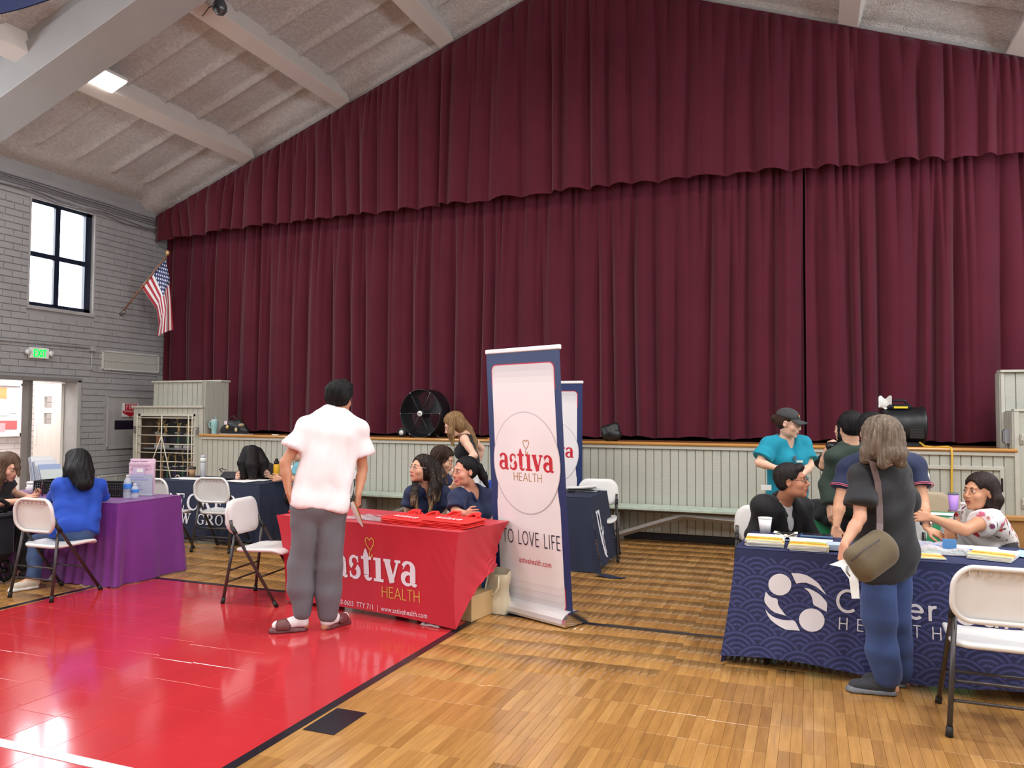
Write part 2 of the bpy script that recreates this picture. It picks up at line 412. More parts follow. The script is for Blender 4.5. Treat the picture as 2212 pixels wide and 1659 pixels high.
def tilt_strip(w, l, tx, ty, c=.0012, d=.012):
    """a strip with eased edges: 5 faces, top slightly tilted"""
    hx, hy = w / 2 - .0004, l / 2 - .0005
    def z(x, y): return x * tx + y * ty
    v = [(-hx, -hy, -d), (hx, -hy, -d), (hx, hy, -d), (-hx, hy, -d)]
    t = [(-hx + c, -hy + c), (hx - c, -hy + c), (hx - c, hy - c), (-hx + c, hy - c)]
    v += [(x, y, z(x, y)) for x, y in t]
    m_ = [(-hx, -hy), (hx, -hy), (hx, hy), (-hx, hy)]
    v += [(x, y, z(x, y) - c) for x, y in m_]
    f = [(4, 5, 6, 7)]
    for k in range(4):
        j = (k + 1) % 4
        f += [(8 + k, 8 + j, 4 + j, 4 + k), (k, j, 8 + j, 8 + k)]
    return v, f
strips = []
for i in range(-36, 15):
    x0 = GX0 + i * PX
    yo = rowoff(i)
    for j in range(-7, 22):
        y0 = GY0 + yo + j * PY; y1 = y0 + PY
        if y0 < 1.3: continue
        for k in range(6):
            xa = x0 + k * PW; xm = xa + PW / 2; ym = (y0 + y1) / 2
            if xm < XL + .03 or xm > XR - .03: continue
            ya, yb = y0, min(y1, 9.42)
            if RX0 < xm < RX1 and ya < RY1:
                if yb <= RY1 + .02: continue
                ya = RY1
            if yb - ya < .02: continue
            strips.append((xm, (ya + yb) / 2, yb - ya))
# the 300 strips that show largest are objects; the rest are one joined part
def seen(x, y):
    v = Vector((x, y, -1.5)); d = v.dot(_f)
    if d < .5: return 0
    px, py = 1106 + FPX * v.dot(_r2) / d, 829.5 - FPX * v.dot(_u2) / d
    return 1 / (d ** 3) if (-20 < px < 2232 and py < 1680) else 0
strips.sort(key=lambda s: -seen(s[0], s[1]))
var_me = []
for q in range(12):
    r = random.Random(q); b = MB(); b.add(*tilt_strip(PW, PY, r.uniform(-.002, .002), r.uniform(-.0008, .0008)))
    var_me.append(mesh('plank', b, WOOD))
n1 = 0; V = []; F = []; T = []
for s in strips:
    if n1 < 300 and abs(s[2] - PY) < 1e-4 and seen(s[0], s[1]) > 0:
        o = link('plank', var_me[n1 % 12], floor); o.location = (s[0], s[1], 0); n1 += 1
    else:
        vs, fs = tilt_strip(PW, s[2], rnd.uniform(-.0016, .0016), rnd.uniform(-.0007, .0007))
        k = len(V); V += [(x + s[0], y + s[1], z) for x, y, z in vs]; F += [tuple(a + k for a in f) for f in fs]
        T += [rnd.random()] * len(vs)
o = link('floor_strips', np_mesh('floor_strips', V, F, WOOD, smooth=False, colors=np.repeat(np.array(T)[:, None], 3, 1)), floor); o['kind'] = 'stuff'
b = MB(); b.box(((XL + XR) / 2, (YB + 1.3) / 2, -.005), (XR - XL, 1.3 - YB, .008))
part('rear_floor', b, WOOD, floor)
# red painted tiles
for i in range(-20, -8):
    xa, xb = max(GX0 + i * PX, RX0), min(GX0 + (i + 1) * PX, RX1)
    yo = random.Random(i * 17).uniform(-.04, .04)
    for j in range(-7, 9):
        ya, yb = GY0 + yo + j * PY, min(GY0 + yo + (j + 1) * PY, RY1)
        if yb - ya < .03 or yb < 1.3: continue
        r = random.Random(i * 100 + j); b = MB()
        b.add(*tilt_strip(xb - xa, yb - ya, r.uniform(-.0028, .0028), r.uniform(-.003, .003), c=.0014))
        o = part('tile', b, RED, floor); o.location = ((xa + xb) / 2, (ya + yb) / 2, 0)
def paint(x0, x1, y0, y1, m, z=.0016):
    b = MB(); b.box(((x0 + x1) / 2, (y0 + y1) / 2, z / 2), (x1 - x0, y1 - y0, z)); return part('painted_line', b, m, floor)
paint(RX0 - .055, XR - .4, RY1 - .005, RY1 + .052, BLACK)
paint(RX1, RX1 + .054, 1.0, RY1, BLACK)
paint(RX0 - .055, RX0, 1.0, RY1, BLACK)
paint(-2.262, -2.088, 3.144, 3.434, BLACK, .0021)
paint(RX0 + .4, RX1, 2.484, 2.544, WHITE, .0026)

# ------------------------------------------------------------------ left brick wall
WALLP = mat('grey_wall_paint', (160, 160, 161), rough=0.45, var=0.06, vscale=4, geo=True, bump=0.25, bscale=60, dist=0.004)
TRIM = mat('grey_trim_paint', (170, 169, 168), rough=0.4, var=0.06, vscale=6, geo=True, bump=.08, bscale=50)
DOORF = mat('door_frame_paint', (126, 122, 120), rough=0.4, var=0.08, vscale=8, geo=True)
DY0, DY1, DZ = 7.12, 8.83, 1.985
WY0, WY1, WZ0, WZ1 = 7.985, 9.065, 3.05, 4.66
NY0, NY1, NZ0, NZ1 = 9.40, 10.33, .93, 1.755
FX = XL - .012         # mortar plane; bricks stand proud of it to XL
def wall_with_holes(y0, y1, z0, z1, holes, x, d):
    """wall slab parallel to YZ built from boxes round the holes"""
    b = MB(); ys = sorted({y0, y1, *[h[0] for h in holes], *[h[1] for h in holes]}); zs = sorted({z0, z1, *[h[2] for h in holes], *[h[3] for h in holes]})
    for i in range(len(ys) - 1):
        run = None
        for j in range(len(zs) - 1):
            ym, zm = (ys[i] + ys[i + 1]) / 2, (zs[j] + zs[j + 1]) / 2
            if any(h[0] < ym < h[1] and h[2] < zm < h[3] for h in holes):
                if run: b.box((x - d / 2, ym, (run[0] + run[1]) / 2), (d, ys[i + 1] - ys[i], run[1] - run[0])); run = None
            else: run = (run[0] if run else zs[j], zs[j + 1])
        if run: b.box((x - d / 2, ym, (run[0] + run[1]) / 2), (d, ys[i + 1] - ys[i], run[1] - run[0]))
    return b
holes = [(DY0, DY1, -.01, DZ), (WY0, WY1, WZ0, WZ1)]
wall_left = struct(part('wall_left', wall_with_holes(YB, 13.0, -.01, 5.35, holes, FX, .30), WALLP))
BH, BL = .0975, .266
noz = [(DY0 - .06, DY1 + .06, -.1, DZ + .045), (WY0 - .02, WY1 + .03, WZ0 - .07, WZ1 + .3), (NY0 - .05, NY1 + .05, NZ0 - .05, NZ1 + .05)]
bricks = []
for r in range(0, 48):
    z0 = .005 + r * BH; z1 = z0 + BH
    if z1 > 4.62: break
    for c in range(-2, 40):
        y0 = 5.2 + c * BL + (BL / 2 if r % 2 else 0); segs = [(y0, y0 + BL)]
        for h in noz:
            if z1 > h[2] + .01 and z0 < h[3] - .01:
                ns = []
                for a, d in segs:
                    if d <= h[0] or a >= h[1]: ns.append((a, d)); continue
                    if a < h[0]: ns.append((a, h[0]))
                    if d > h[1]: ns.append((h[1], d))
                segs = ns
        for a, d in segs:
            if d > 10.62: d = 10.62
            if d - a > .035: bricks.append((a, d, z0, z1))
def bvis(q):
    y, z = (q[0] + q[1]) / 2, (q[2] + q[3]) / 2
    v = Vector((XL, y, z - 1.5)); dd = v.dot(_f); px, py = 1106 + FPX * v.dot(_r2) / dd, 829.5 - FPX * v.dot(_u2) / dd
    return (q[1] - q[0]) * (1 / dd) if (-10 < px < 345 and 0 < py < 1120) else 0
bricks.sort(key=lambda q: -bvis(q))
bcache = {}; bstuff = MB()
for k, (a, d, z0, z1) in enumerate(bricks):
    L_ = round(d - a, 3); j = rnd.uniform(-.0015, .0015)
    if k < 300:
        if L_ not in bcache:
            b = MB(); b.box((-.006, 0, 0), (.022, L_ - .011, BH - .011), ch=.005); bcache[L_] = mesh('brick', b, WALLP)
        o = link('brick', bcache[L_], wall_left); o.location = (XL - .001 + j, (a + d) / 2, (z0 + z1) / 2)
    else: bstuff.box((XL - .007 + j, (a + d) / 2, (z0 + z1) / 2), (.022, d - a - .011, BH - .011), ch=.005)
o = part('brickwork', bstuff, WALLP, wall_left); o['kind'] = 'stuff'
b = MB(); b.box((XL - .001, 5.2, 4.80), (.024, 10.9, .34), ch=.006); part('bond_beam', b, WALLP, wall_left)

# window
NAVY = mat('dark_window_frame', (22, 34, 52), rough=0.35)
win = struct(thing('window_1', 'dark framed four pane window high in the grey brick wall', 'window')); 
def bx(name, c, d, m, parent, ch=.003, **k):
    b = MB(); b.box(c, d, ch=ch); return part(name, b, m, parent, **k)
fx = XL - .09
for nm, c, d in (('window_frame', (fx, (WY0 + WY1) / 2, WZ1 - .035), (.06, WY1 - WY0, .07)), ('window_frame', (fx, (WY0 + WY1) / 2, WZ0 + .035), (.06, WY1 - WY0, .07)),
                 ('window_frame', (fx, WY0 + .02, (WZ0 + WZ1) / 2), (.06, .04, WZ1 - WZ0)), ('window_frame', (fx, WY1 - .055, (WZ0 + WZ1) / 2), (.06, .11, WZ1 - WZ0)),
                 ('mullion', (fx + .005, 8.47, (WZ0 + WZ1) / 2), (.05, .085, WZ1 - WZ0 - .1)), ('mullion', (fx + .008, (WY0 + WY1) / 2, 3.83), (.05, WY1 - WY0 - .06, .075))):
    bx(nm, c, d, NAVY, win)
GLASS = mat('clear_glass', (70, 80, 86), rough=0.03, alpha=.08)
for ya, yb in ((8.02, 8.44), (8.50, 8.96)):
    for za, zb in ((3.11, 3.80), (3.86, 4.60)): bx('pane', (fx - .012, (ya + yb) / 2, (za + zb) / 2), (.005, yb - ya, zb - za), GLASS, win, ch=0)
for nm, c, d in (('window_sill', (XL - .06, (WY0 + WY1) / 2, WZ0 - .02), (.16, WY1 - WY0 + .06, .05)), ('window_reveal', (XL - .04, WY1 + .012, (WZ0 + WZ1) / 2), (.1, .03, WZ1 - WZ0)), ('window_reveal', (XL - .04, WY0 - .012, (WZ0 + WZ1) / 2), (.1, .03, WZ1 - WZ0))):
    bx(nm, c, d, TRIM, win)
FILL_GLOW = mat('added_glow_pane', (235, 243, 255), emit=2.5)  # glow for the added, unseen side windows that fill the hall with light
for k, (x, y) in enumerate(FILL_WINDOWS):
    sg = 1 if x < 0 else -1
    wv = struct(thing('window_%d' % (k + 2), 'added glowing fill window high on the side wall, out of view', 'window'))
    for c, d in (((x, y, 3.05), (.06, 1.1, .06)), ((x, y, 4.66), (.06, 1.1, .06)), ((x, y - .53, 3.855), (.06, .06, 1.6)), ((x, y + .53, 3.855), (.06, .06, 1.6)), ((x, y, 3.855), (.06, .06, 1.6)), ((x, y, 3.83), (.06, 1.0, .06))): bx('window_frame', c, d, NAVY, wv)
    bx('pane', (x - .012 * sg, y, 3.855), (.004, 1.06, 1.6), FILL_GLOW, wv, ch=0)
# door: frame, mullion, open leaf, the white brick passage behind it
door = struct(thing('door_1', 'double doorway with one pale leaf standing open to the passage', 'door'))
bx('door_frame', (XL - .09, (DY0 + DY1) / 2, DZ - .0), (.28, DY1 - DY0 + .1, .06), DOORF, door)
bx('door_frame', (XL - .09, DY1 + .0, DZ / 2), (.28, .06, DZ), TRIM, door)
bx('door_frame', (XL - .09, DY0, DZ / 2), (.28, .06, DZ), DOORF, door)
bx('door_mullion', (XL - .12, 8.10, DZ / 2), (.14, .065, DZ - .04), DOORF, door)
LEAF = mat('pale_door_paint', (226, 220, 212), rough=0.4, var=0.05, vscale=5, stretch=(1, 1, .2))
lf = Matrix.Translation((XL - .26, 8.77, 0)) @ Matrix.Rotation(math.radians(73), 4, 'Z') @ Matrix.Identity(4)
def leaf_part(name, cy, cz, sy, sz, m, sx=.044, x=0):
    b = MB(); b.box((x, -cy, cz), (sx, sy, sz), ch=.002); b.v = [tuple(lf @ Vector(p)) for p in b.v]; return part(name, b, m, door)
lf = Matrix.Translation((XL - .24, 8.78, 0)) @ Matrix.Rotation(math.radians(-103), 4, 'Z')
W_ = .86
leaf_part('door_leaf', .15, .98, .30, 1.92, LEAF); leaf_part('door_leaf', .70, .98, .32, 1.92, LEAF)
for z0, z1 in ((.02, 1.30), (1.48, 1.56), (1.74, 1.94)): leaf_part('door_leaf', .42, (z0 + z1) / 2, .24, z1 - z0, LEAF)
for z in (1.39, 1.65): leaf_part('pane', .42, z, .24, .18, GLASS, .006)
leaf_part('push_plate', .80, 1.15, .09, .36, mat('door_plate', (240, 236, 226), rough=.3, metal=.3), .006, .026)
WBRICK = mat('white_passage_brick', (236, 226, 220), rough=0.5, var=0.05, vscale=5, geo=True, bump=.2, bscale=50, dist=.003)
HX = -12.35
hall = struct(part('wall_passage', wall_with_holes(6.4, 10.9, -.01, 2.6, [], HX, .2), mat('white_mortar', (206, 196, 192), rough=.7)))
hb = MB(); hb.box((-.006, 0, 0), (.022, .258, .088), ch=.004); hm = mesh('brick', hb, WBRICK)
for r in range(0, 25):
    for c in range(0, 9):
        y = 8.05 + c * .266 + (.133 if r % 2 else 0)
        if y < 10.6: o = link('brick', hm, hall); o.location = (HX + .002, y, .05 + r * .0975)
b = MB(); b.box((-11.7, 8.6, -.02), (1.6, 4.6, .04)); b.box((-11.7, 8.6, 2.62), (1.6, 4.6, .04)); b.box((-11.7, 10.85, 1.3), (1.6, .05, 2.6)); b.box((-11.7, 6.4, 1.3), (1.6, .05, 2.6))
struct(part('passage_floor', b, mat('passage_paint', (214, 206, 200), rough=.5)))
area('passage_light', (-11.6, 8.4, 2.55), .9, 1.8, 85, (1, .95, .95))

# end wall behind the stage, side and rear walls
b = MB(); b.box(((XL + XR) / 2, 13.1, 3.8), (XR - XL + .6, .2, 8.2)); struct(part('wall_back', b, WALLP))
b = MB(); b.box((XR + .1, 3.3, 2.7), (.2, 19.8, 5.5)); struct(part('wall_right', b, WALLP))
b = MB(); b.box(((XL + XR) / 2, YB - .1, 3.8), (XR - XL + .6, .2, 8.2)); struct(part('wall_rear', b, WALLP))

# ------------------------------------------------------------------ sprayed ceiling with ribs, purlins and beams
SPRAY = mat('sprayed_insulation', (216, 212, 210), rough=0.95, var=0.12, vscale=22, geo=True, bump=.85, bscale=60, dist=.042, spec=.1)
def fbm(x, y, s, seed=0):
    r = np.random.default_rng(seed); o = 0
    for k in range(5):
        a, ph = r.uniform(0, 2 * PI), r.uniform(0, 2 * PI); f = s * 1.7 ** k
        o = o + np.sin((x * math.cos(a) + y * math.sin(a)) * f + ph + 1.3 * np.sin((x * math.sin(a) - y * math.cos(a)) * f * .7 + ph)) / 1.4 ** k
    return o / 3
RIBS = [7.10 + .655 * k for k in range(6)] + [6.0 - .655 * k for k in range(19)]
def ceil_z(X, Y, side):
    z = 7.70 - .375 * np.abs(X - RIDGE) + .30
    fade = 1 / (1 + np.exp((-10.28 - X) / .04)) if side == 0 else 1.0
    for ry in RIBS: z = z - .070 * fade * np.exp(-((Y - ry) / .050) ** 4)
    z = z - .17 / (1 + np.exp((10.02 - Y) / .05))
    z = z - .004 * fbm(X, Y, 9, 3) - .007 * fbm(X, Y, 60, 5)
    if side == 0: z = z - .10 / (1 + np.exp((X + 10.36) / .04))
    return z
def ceil_patch(x0, x1, y0, y1, nx, ny, side):
    xs = np.linspace(x0, x1, nx + 1); ys = np.linspace(y0, y1, ny + 1); X, Y = np.meshgrid(xs, ys)
    Z = ceil_z(X, Y, side); V = np.stack([X, Y, Z], -1).reshape(-1, 3)
    return V, gridfaces(nx, ny, True)
parts_ = [ceil_patch(XL - .05, RIDGE, 4.2, 10.6, 240, 230, 0), ceil_patch(RIDGE, XR + .05, 4.2, 10.6, 170, 200, 1), ceil_patch(XL - .05, RIDGE, YB - .1, 4.2, 60, 90, 0), ceil_patch(RIDGE, XR + .05, YB - .1, 4.2, 60, 90, 1),
          ceil_patch(XL - .05, RIDGE, 10.6, 13.2, 40, 20, 0), ceil_patch(RIDGE, XR + .05, 10.6, 13.2, 40, 20, 1)]
V = []; F = []; k = 0
for v, f in parts_: V.append(v); F.append(f + k); k += len(v)
ceiling = struct(link('ceiling', np_mesh('ceiling', np.concatenate(V), np.concatenate(F), SPRAY)))
b = MB()
for sx in (-1, 1):
    x0, x1 = (XL - .3, RIDGE) if sx < 0 else (RIDGE, XR + .3)
    b.add([(x0, YB - .2, zc(x0) + .36), (x1, YB - .2, zc(x1) + .36), (x1, 13.3, zc(x1) + .36), (x0, 13.3, zc(x0) + .36), (x0, YB - .2, zc(x0) + .5), (x1, YB - .2, zc(x1) + .5), (x1, 13.3, zc(x1) + .5), (x0, 13.3, zc(x0) + .5)],
          [(0, 1, 2, 3), (4, 7, 6, 5), (0, 4, 5, 1), (2, 6, 7, 3), (0, 3, 7, 4), (1, 5, 6, 2)])
part('roof_deck', b, WALLP, ceiling)
PURL = mat('cream_beam_paint', (220, 213, 207), rough=0.4, var=0.03, vscale=3, geo=True)
BEAMP = mat('grey_beam_paint', (172, 172, 172), rough=0.45, var=0.03, vscale=3, geo=True)
SLO = math.atan(.375)
for k, off in enumerate((-5.48, -3.67, -1.88, 1.88, 3.72, 5.5)):
    x = RIDGE + off; a = -SLO if off < 0 else SLO
    b = MB(); b.box((0, 0, 0), (.245, 10.25 - YB, .34), ch=.006, M=rotm(y=a))
    struct_o = part('purlin', b, PURL, ceiling); struct_o.location = (x, (10.25 + YB) / 2, zc(x) + .17)
for yb in (6.565, 2.85, -.85, -4.55):
    for sx in (-1, 1):
        xa, xb = (XL, RIDGE) if sx < 0 else (RIDGE, XR); xm = (xa + xb) / 2; Ls = (xb - xa) / math.cos(SLO)
        b = MB(); b.box((0, 0, .0), (Ls, .55, .43), ch=.006, M=rotm(y=-SLO * -sx if False else (SLO * sx)))
        o = part('rafter', b, BEAMP, ceiling); o.location = (xm, yb, zc(xm) - .3 + .215)
        b = MB(); b.box((0, 0, 0), (Ls, .45, .46), ch=.004, M=rotm(y=SLO * sx))
        o = part('rafter_plate', b, BEAMP, ceiling); o.location = (xm, yb, zc(xm) + .33)
# closing strip of wall between valance and ceiling
for sx in (-1, 1):
    xa, xb = (XL, RIDGE) if sx < 0 else (RIDGE, XR)
    b = MB(); b.add([(xa, 10.34, zc(xa) - .1), (xb, 10.34, zc(xb) - .1), (xb, 10.34, zc(xb) + .3), (xa, 10.34, zc(xa) + .3), (xa, 10.44, zc(xa) - .1), (xb, 10.44, zc(xb) - .1), (xb, 10.44, zc(xb) + .3), (xa, 10.44, zc(xa) + .3)],
                    [(0, 1, 2, 3), (4, 7, 6, 5), (0, 4, 5, 1), (2, 6, 7, 3), (0, 3, 7, 4), (1, 5, 6, 2)])
    struct(part('trim_1', b, TRIM))

# ------------------------------------------------------------------ stage: front planks, nosing, deck, wing walls
PANEL = mat('stage_panel_paint', (186, 186, 174), rough=0.6, var=0.06, vscale=7, geo=True, bump=.5, bscale=9, stretch=(1.2, 1.2, 22), dist=.004)
PTRIM = mat('stage_trim_paint', (196, 193, 181), rough=0.5, var=0.05, vscale=9, geo=True)
OAKN = mat('oak_nosing', (196, 138, 66), rough=0.3, var=0.15, vscale=4, stretch=(.5, 8, 8), geo=True, coat=.3)
DECK = mat('stage_deck', (132, 84, 52), rough=0.4, var=0.15, vscale=4, stretch=(.6, 8, 1), geo=True)
SF = 9.39
SX0, SX1 = -8.66, 4.24
b = MB(); b.box(((SX0 + SX1) / 2, SF + .14, .55), (SX1 - SX0, .2, 1.12)); b.box(((SX0 + XR) / 2, 9.75, 1.14), (XR - SX0, .6, .04)); b.box(((XL + XR) / 2, 11.55, 1.14), (XR - XL, 3.1, .04))
stage = struct(part('stage_floor', b, DECK))
pitch = .0985
pcache = {}
def planks(parent, x0, x1, z0, z1, y, m=PANEL, pitch=pitch, skip=None):
    n = max(1, round((x1 - x0) / pitch)); w = (x1 - x0) / n
    key = (round(w, 4), round(z1 - z0, 3), m.name)
    if key not in pcache:
        b = MB(); b.box((0, 0, 0), (w - .009, .018, z1 - z0), ch=.0025); pcache[key] = mesh('plank', b, m)
    for i in range(n):
        xm = x0 + (i + .5) * w
        if skip and skip(xm, z0, z1): continue
        o = link('plank', pcache[key], parent); o.location = (xm, y, (z0 + z1) / 2)
def planks_y(parent, y0, y1, z0, z1, x, m=PANEL):
    n = max(1, round((y1 - y0) / pitch)); w = (y1 - y0) / n
    for i in range(n):
        b = MB(); b.box((0, 0, 0), (.018, w - .007, z1 - z0), ch=.0025); o = part('plank', b, m, parent); o.location = (x, y0 + (i + .5) * w, (z0 + z1) / 2)
DARKG = mat('groove_shadow_paint', (150, 148, 136), rough=.7)
b = MB(); b.box(((SX0 + SX1) / 2, SF + .03, .60), (SX1 - SX0, .04, 1.02))
sfront = struct(part('wall_stage', b, DARKG))
planks(sfront, SX0, 1.97, .092, 1.10, SF + .008)
b = MB(); b.box((-3.3, SF + .05, .045), (10.6, .04, .09), ch=.004); struct(part('baseboard_stage', b, mat('black_rubber_base', (26, 25, 28), rough=.5)))
b = MB(); b.box(((SX0 + 1.97) / 2, SF - .012, 1.118), (1.97 - SX0, .03, .042), ch=.004); struct(part('trim_2', b, PTRIM))
b = MB(); b.tube([(SX0 - .03, SF - .03, 1.158), (1.985, SF - .03, 1.158)], .02, 12); b.box(((SX0 + 1.97) / 2, SF + .04, 1.158), (1.97 - SX0, .14, .036)); struct(part('trim_3', b, OAKN, smooth=False))
# access hatch in the stage front on the right
h = struct(thing('door_2', 'low panelled hatch in the stage front', 'hatch'))
for c, d in (((1.36, SF - .012, .967), (1.02, .03, .038)), ((1.85, SF - .012, .5), (.04, .03, .9)), ((.87, SF - .012, .5), (.04, .03, .9))): bx('door_frame', c, d, PTRIM, h)
b = MB(); b.tube([(1.17, SF - .005, .90), (1.17, SF - .035, .885), (1.175, SF - .035, .80), (1.185, SF - .005, .79)], .009, 8); part('door_handle', b, mat('white_enamel', (240, 240, 240), rough=.25), h, True)
for z in (.80, .35): bx('hinge', (1.845, SF - .03, z), (.02, .012, .14), mat('dark_steel', (58, 56, 56), rough=.4, metal=.7), h)

def wing(x0, x1, y, z0, z1, cap=True, name='wall_wing'):
    b = MB(); b.box(((x0 + x1) / 2, y + .045, (z0 + z1) / 2), (x1 - x0, .05, z1 - z0)); o = struct(part(name, b, DARKG)); return o
CABX0, CABX1, CABZ = -10.06, -8.66, 1.60
OX0, OX1, OZ0, OZ1 = -9.93, -8.83, .40, 1.46
# left wing: trophy cupboard (a thing of its own) with a panelled box above it
w = wing(-10.04, -8.65, 9.75, 1.60, 2.0, name='wall_wing_left')
planks(w, -10.03, -8.72, 1.60, 1.985, 9.765)
bx('corner_board', (-8.685, 9.765, 1.79), (.06, .024, .39), PTRIM, w); bx('cap_board', (-9.34, 9.84, 2.0), (1.42, .22, .03), PTRIM, w)
planks_y(w, 9.41, 9.93, 1.165, 1.985, -8.655)
b = MB(); b.box((-8.69, 9.67, 1.58), (.05, .52, .82)); part('side_backing', b, DARKG, w)
CUPX = (CABX0 + CABX1) / 2
cup = thing('trophy_cabinet', 'built-in panelled trophy cabinet with white bar grille at the stage end', 'cabinet', (CUPX, SF, 0))
def cw(name, c, d, m, ch=.003, label=None): return bx(name, c, d, m, cup, ch, world=True, label=label)
planks(cup, 0, 1, 0, 1, 0, skip=lambda *a: True)
def cup_planks(x0, x1, z0, z1, n):
    for i in range(n):
        w_ = (x1 - x0) / n; b = MB(); b.box((x0 + (i + .5) * w_, SF + .01, (z0 + z1) / 2), (w_ - .007, .02, z1 - z0), ch=.0025); part('plank', b, PANEL, cup, world=True)
cup_planks(CABX0, CABX1, OZ1, CABZ - .03, 14); cup_planks(CABX0, OX0, 0.0, OZ1, 1); cup_planks(OX1, CABX1, 0.0, OZ1, 2); cup_planks(OX0, OX1, 0.0, OZ0, 11)
cw('carcass', (CUPX, 9.90, .8), (CABX1 - CABX0, .03, 1.56), mat('dark_cabinet_back', (66, 62, 70), rough=.6))
for x in (CABX0 + .015, CABX1 - .015): cw('side_panel', (x, 9.66, .79), (.03, .5, 1.56), mat('brown_cabinet_side', (120, 92, 62), rough=.5))
cw('cap_board', (CUPX, 9.56, CABZ - .012), (CABX1 - CABX0 + .02, .40, .03), PTRIM)
for z in (OZ0 - .01, .93): cw('shelf', (CUPX, 9.66, z), (OX1 - OX0 + .2, .44, .02), mat('cabinet_shelf', (150, 150, 152), rough=.3))
for c, d in (((CUPX - .55, SF - .01, .93), (.045, .03, 1.10)), ((CUPX + .56, SF - .01, .93), (.045, .03, 1.10)), ((CUPX, SF - .01, OZ1), (1.16, .03, .04)), ((CUPX, SF - .01, OZ0), (1.16, .03, .04))): cw('glazing_frame', c, d, PTRIM)
for x0, x1 in ((OX0 + .02, CUPX - .005), (CUPX + .005, OX1 - .02)): cw('pane', ((x0 + x1) / 2, SF + .03, .93), (x1 - x0, .005, 1.0), GLASS, 0)
GRIL = mat('cream_grille_paint', (222, 214, 194), rough=.4)
for i in range(8):
    z = .47 + i * .135; b = MB(); b.tube([(OX0 - .03, SF - .035, z), (OX1 + .04, SF - .035, z)], .0075, 8); part('grille_bar', b, GRIL, cup, True, world=True)
for pts in ([(CUPX - .06, SF - .05, .42), (CUPX - .06, SF - .05, 1.46)], [(OX0 + .005, SF - .05, .42), (OX0 + .005, SF - .05, 1.46)], [(OX1 - .06, SF - .05, .42), (OX1 - .06, SF - .05, 1.46)], [(OX1 + .01, SF - .05, .42), (OX1 + .01, SF - .05, 1.46)],
            [(CUPX - .06, SF - .05, 1.14), (CUPX + .16, SF - .05, .43)], [(CUPX - .06, SF - .05, 1.14), (CUPX - .32, SF - .05, .55)]):
    b = MB(); b.tube(pts, .008, 8); part('grille_bar', b, GRIL, cup, True, world=True)
b = MB(); b.tube([(CUPX + .28 + .055 * math.cos(a * PI / 10), SF - .05, .44 + .10 * math.sin(a * PI / 10)) for a in range(11)], .008, 8); part('grille_hoop', b, GRIL, cup, True, world=True)
STEEL = mat('worn_steel', (150, 148, 146), rough=.35, metal=.8)
for x in (OX0 - .07, OX1 + .085):
    b = MB(); b.tube([(x - .02, SF - .02, 1.28), (x + .01, SF - .05, 1.24), (x + .005, SF - .05, 1.19), (x + .02, SF - .02, 1.17)], .009, 6); b.box((x, SF - .008, 1.225), (.03, .012, .1)); part('hasp', b, STEEL, cup, world=True)
# trophies behind the grille
GOLD = mat('trophy_gold', (226, 198, 128), rough=.3, metal=.55, var=.3, vscale=30)
TBASE = mat('trophy_marble', (210, 208, 206), rough=.3)
TCOL = [mat('trophy_purple', (84, 50, 120), rough=.35), mat('trophy_red', (150, 40, 46), rough=.35), mat('trophy_green', (70, 120, 84), rough=.35), mat('trophy_copper', (190, 130, 92), rough=.35)]
spots = [(-9.80, .94, .45, 3, 2), (-9.72, .94, .42, 3, 2), (-9.62, .94, .40, 0, 1), (-9.54, .94, .34, 0, 0), (-9.40, .94, .44, 2, 1), (-9.28, .94, .36, 2, 1), (-9.18, .94, .40, 2, 1), (-9.06, .94, .38, 2, 1), (-8.93, .94, .42, 1, 1),
         (-9.70, .41, .42, 3, 1), (-9.56, .41, .40, 2, 1), (-9.42, .41, .44, 0, 1), (-9.28, .41, .46, 2, 1), (-9.16, .41, .34, 1, 1), (-9.04, .41, .40, 2, 1), (-8.93, .41, .36, 1, 1)]
shelfn = {.94: 'upper', .41: 'lower'}; cnt = {.94: 0, .41: 0}
ords = ['first', 'second', 'third', 'fourth', 'fifth', 'sixth', 'seventh', 'eighth', 'ninth']
colw = ['purple', 'red', 'green', 'copper']
for x, z, hh, ci, nc in spots:
    y = 9.60 + rnd.uniform(-.06, .06)
    t = thing('trophy', '%s gilt trophy from the left on the %s cabinet shelf, %s column' % (ords[cnt[z]], shelfn[z], colw[ci]), 'trophy', (x, y, z), 0, 'trophies in the cabinet'); cnt[z] += 1
    bx('base', (0, 0, .02), (.085, .07, .04), TBASE, t); hc = hh * .42
    b = MB()
    for k in range(nc): b.lathe([(.014, .04), (.014, .04 + hc)], ((k - (nc - 1) / 2) * .04, 0, 0), 8)
    part('column', b, TCOL[ci], t)
    bx('top_plate', (0, 0, .05 + hc), (.085, .06, .018), TBASE, t)
    zz = .06 + hc; s = hh * .54
    b = MB(); b.lathe([(.02, zz), (.008, zz + .02), (.012, zz + .03)], (0, 0, 0), 8)
    lean = rnd.uniform(-.03, .03)
    b.tube([(0, 0, zz + .03), (lean * .3, 0, zz + s * .5), (lean, 0, zz + s * .78)], [.008, .014, .011], 6); b.lathe([(.002, zz + s * .80), (.015, zz + s * .86), (.013, zz + s * .92), (.002, zz + s * .95)], (lean, 0, 0), 8)
    b.tube([(lean, 0, zz + s * .74), (lean + .035, -.01, zz + s * .82), (lean + .05, -.015, zz + s)], .006, 5); b.tube([(lean, 0, zz + s * .74), (lean - .035, -.01, zz + s * .62), (lean - .05, -.02, zz + s * .7)], .006, 5)
    b.tube([(0, 0, zz + .03), (.02, 0, zz + .06), (.035, 0, zz + s * .4)], .007, 5)
    part('figure', b, GOLD, t, True)
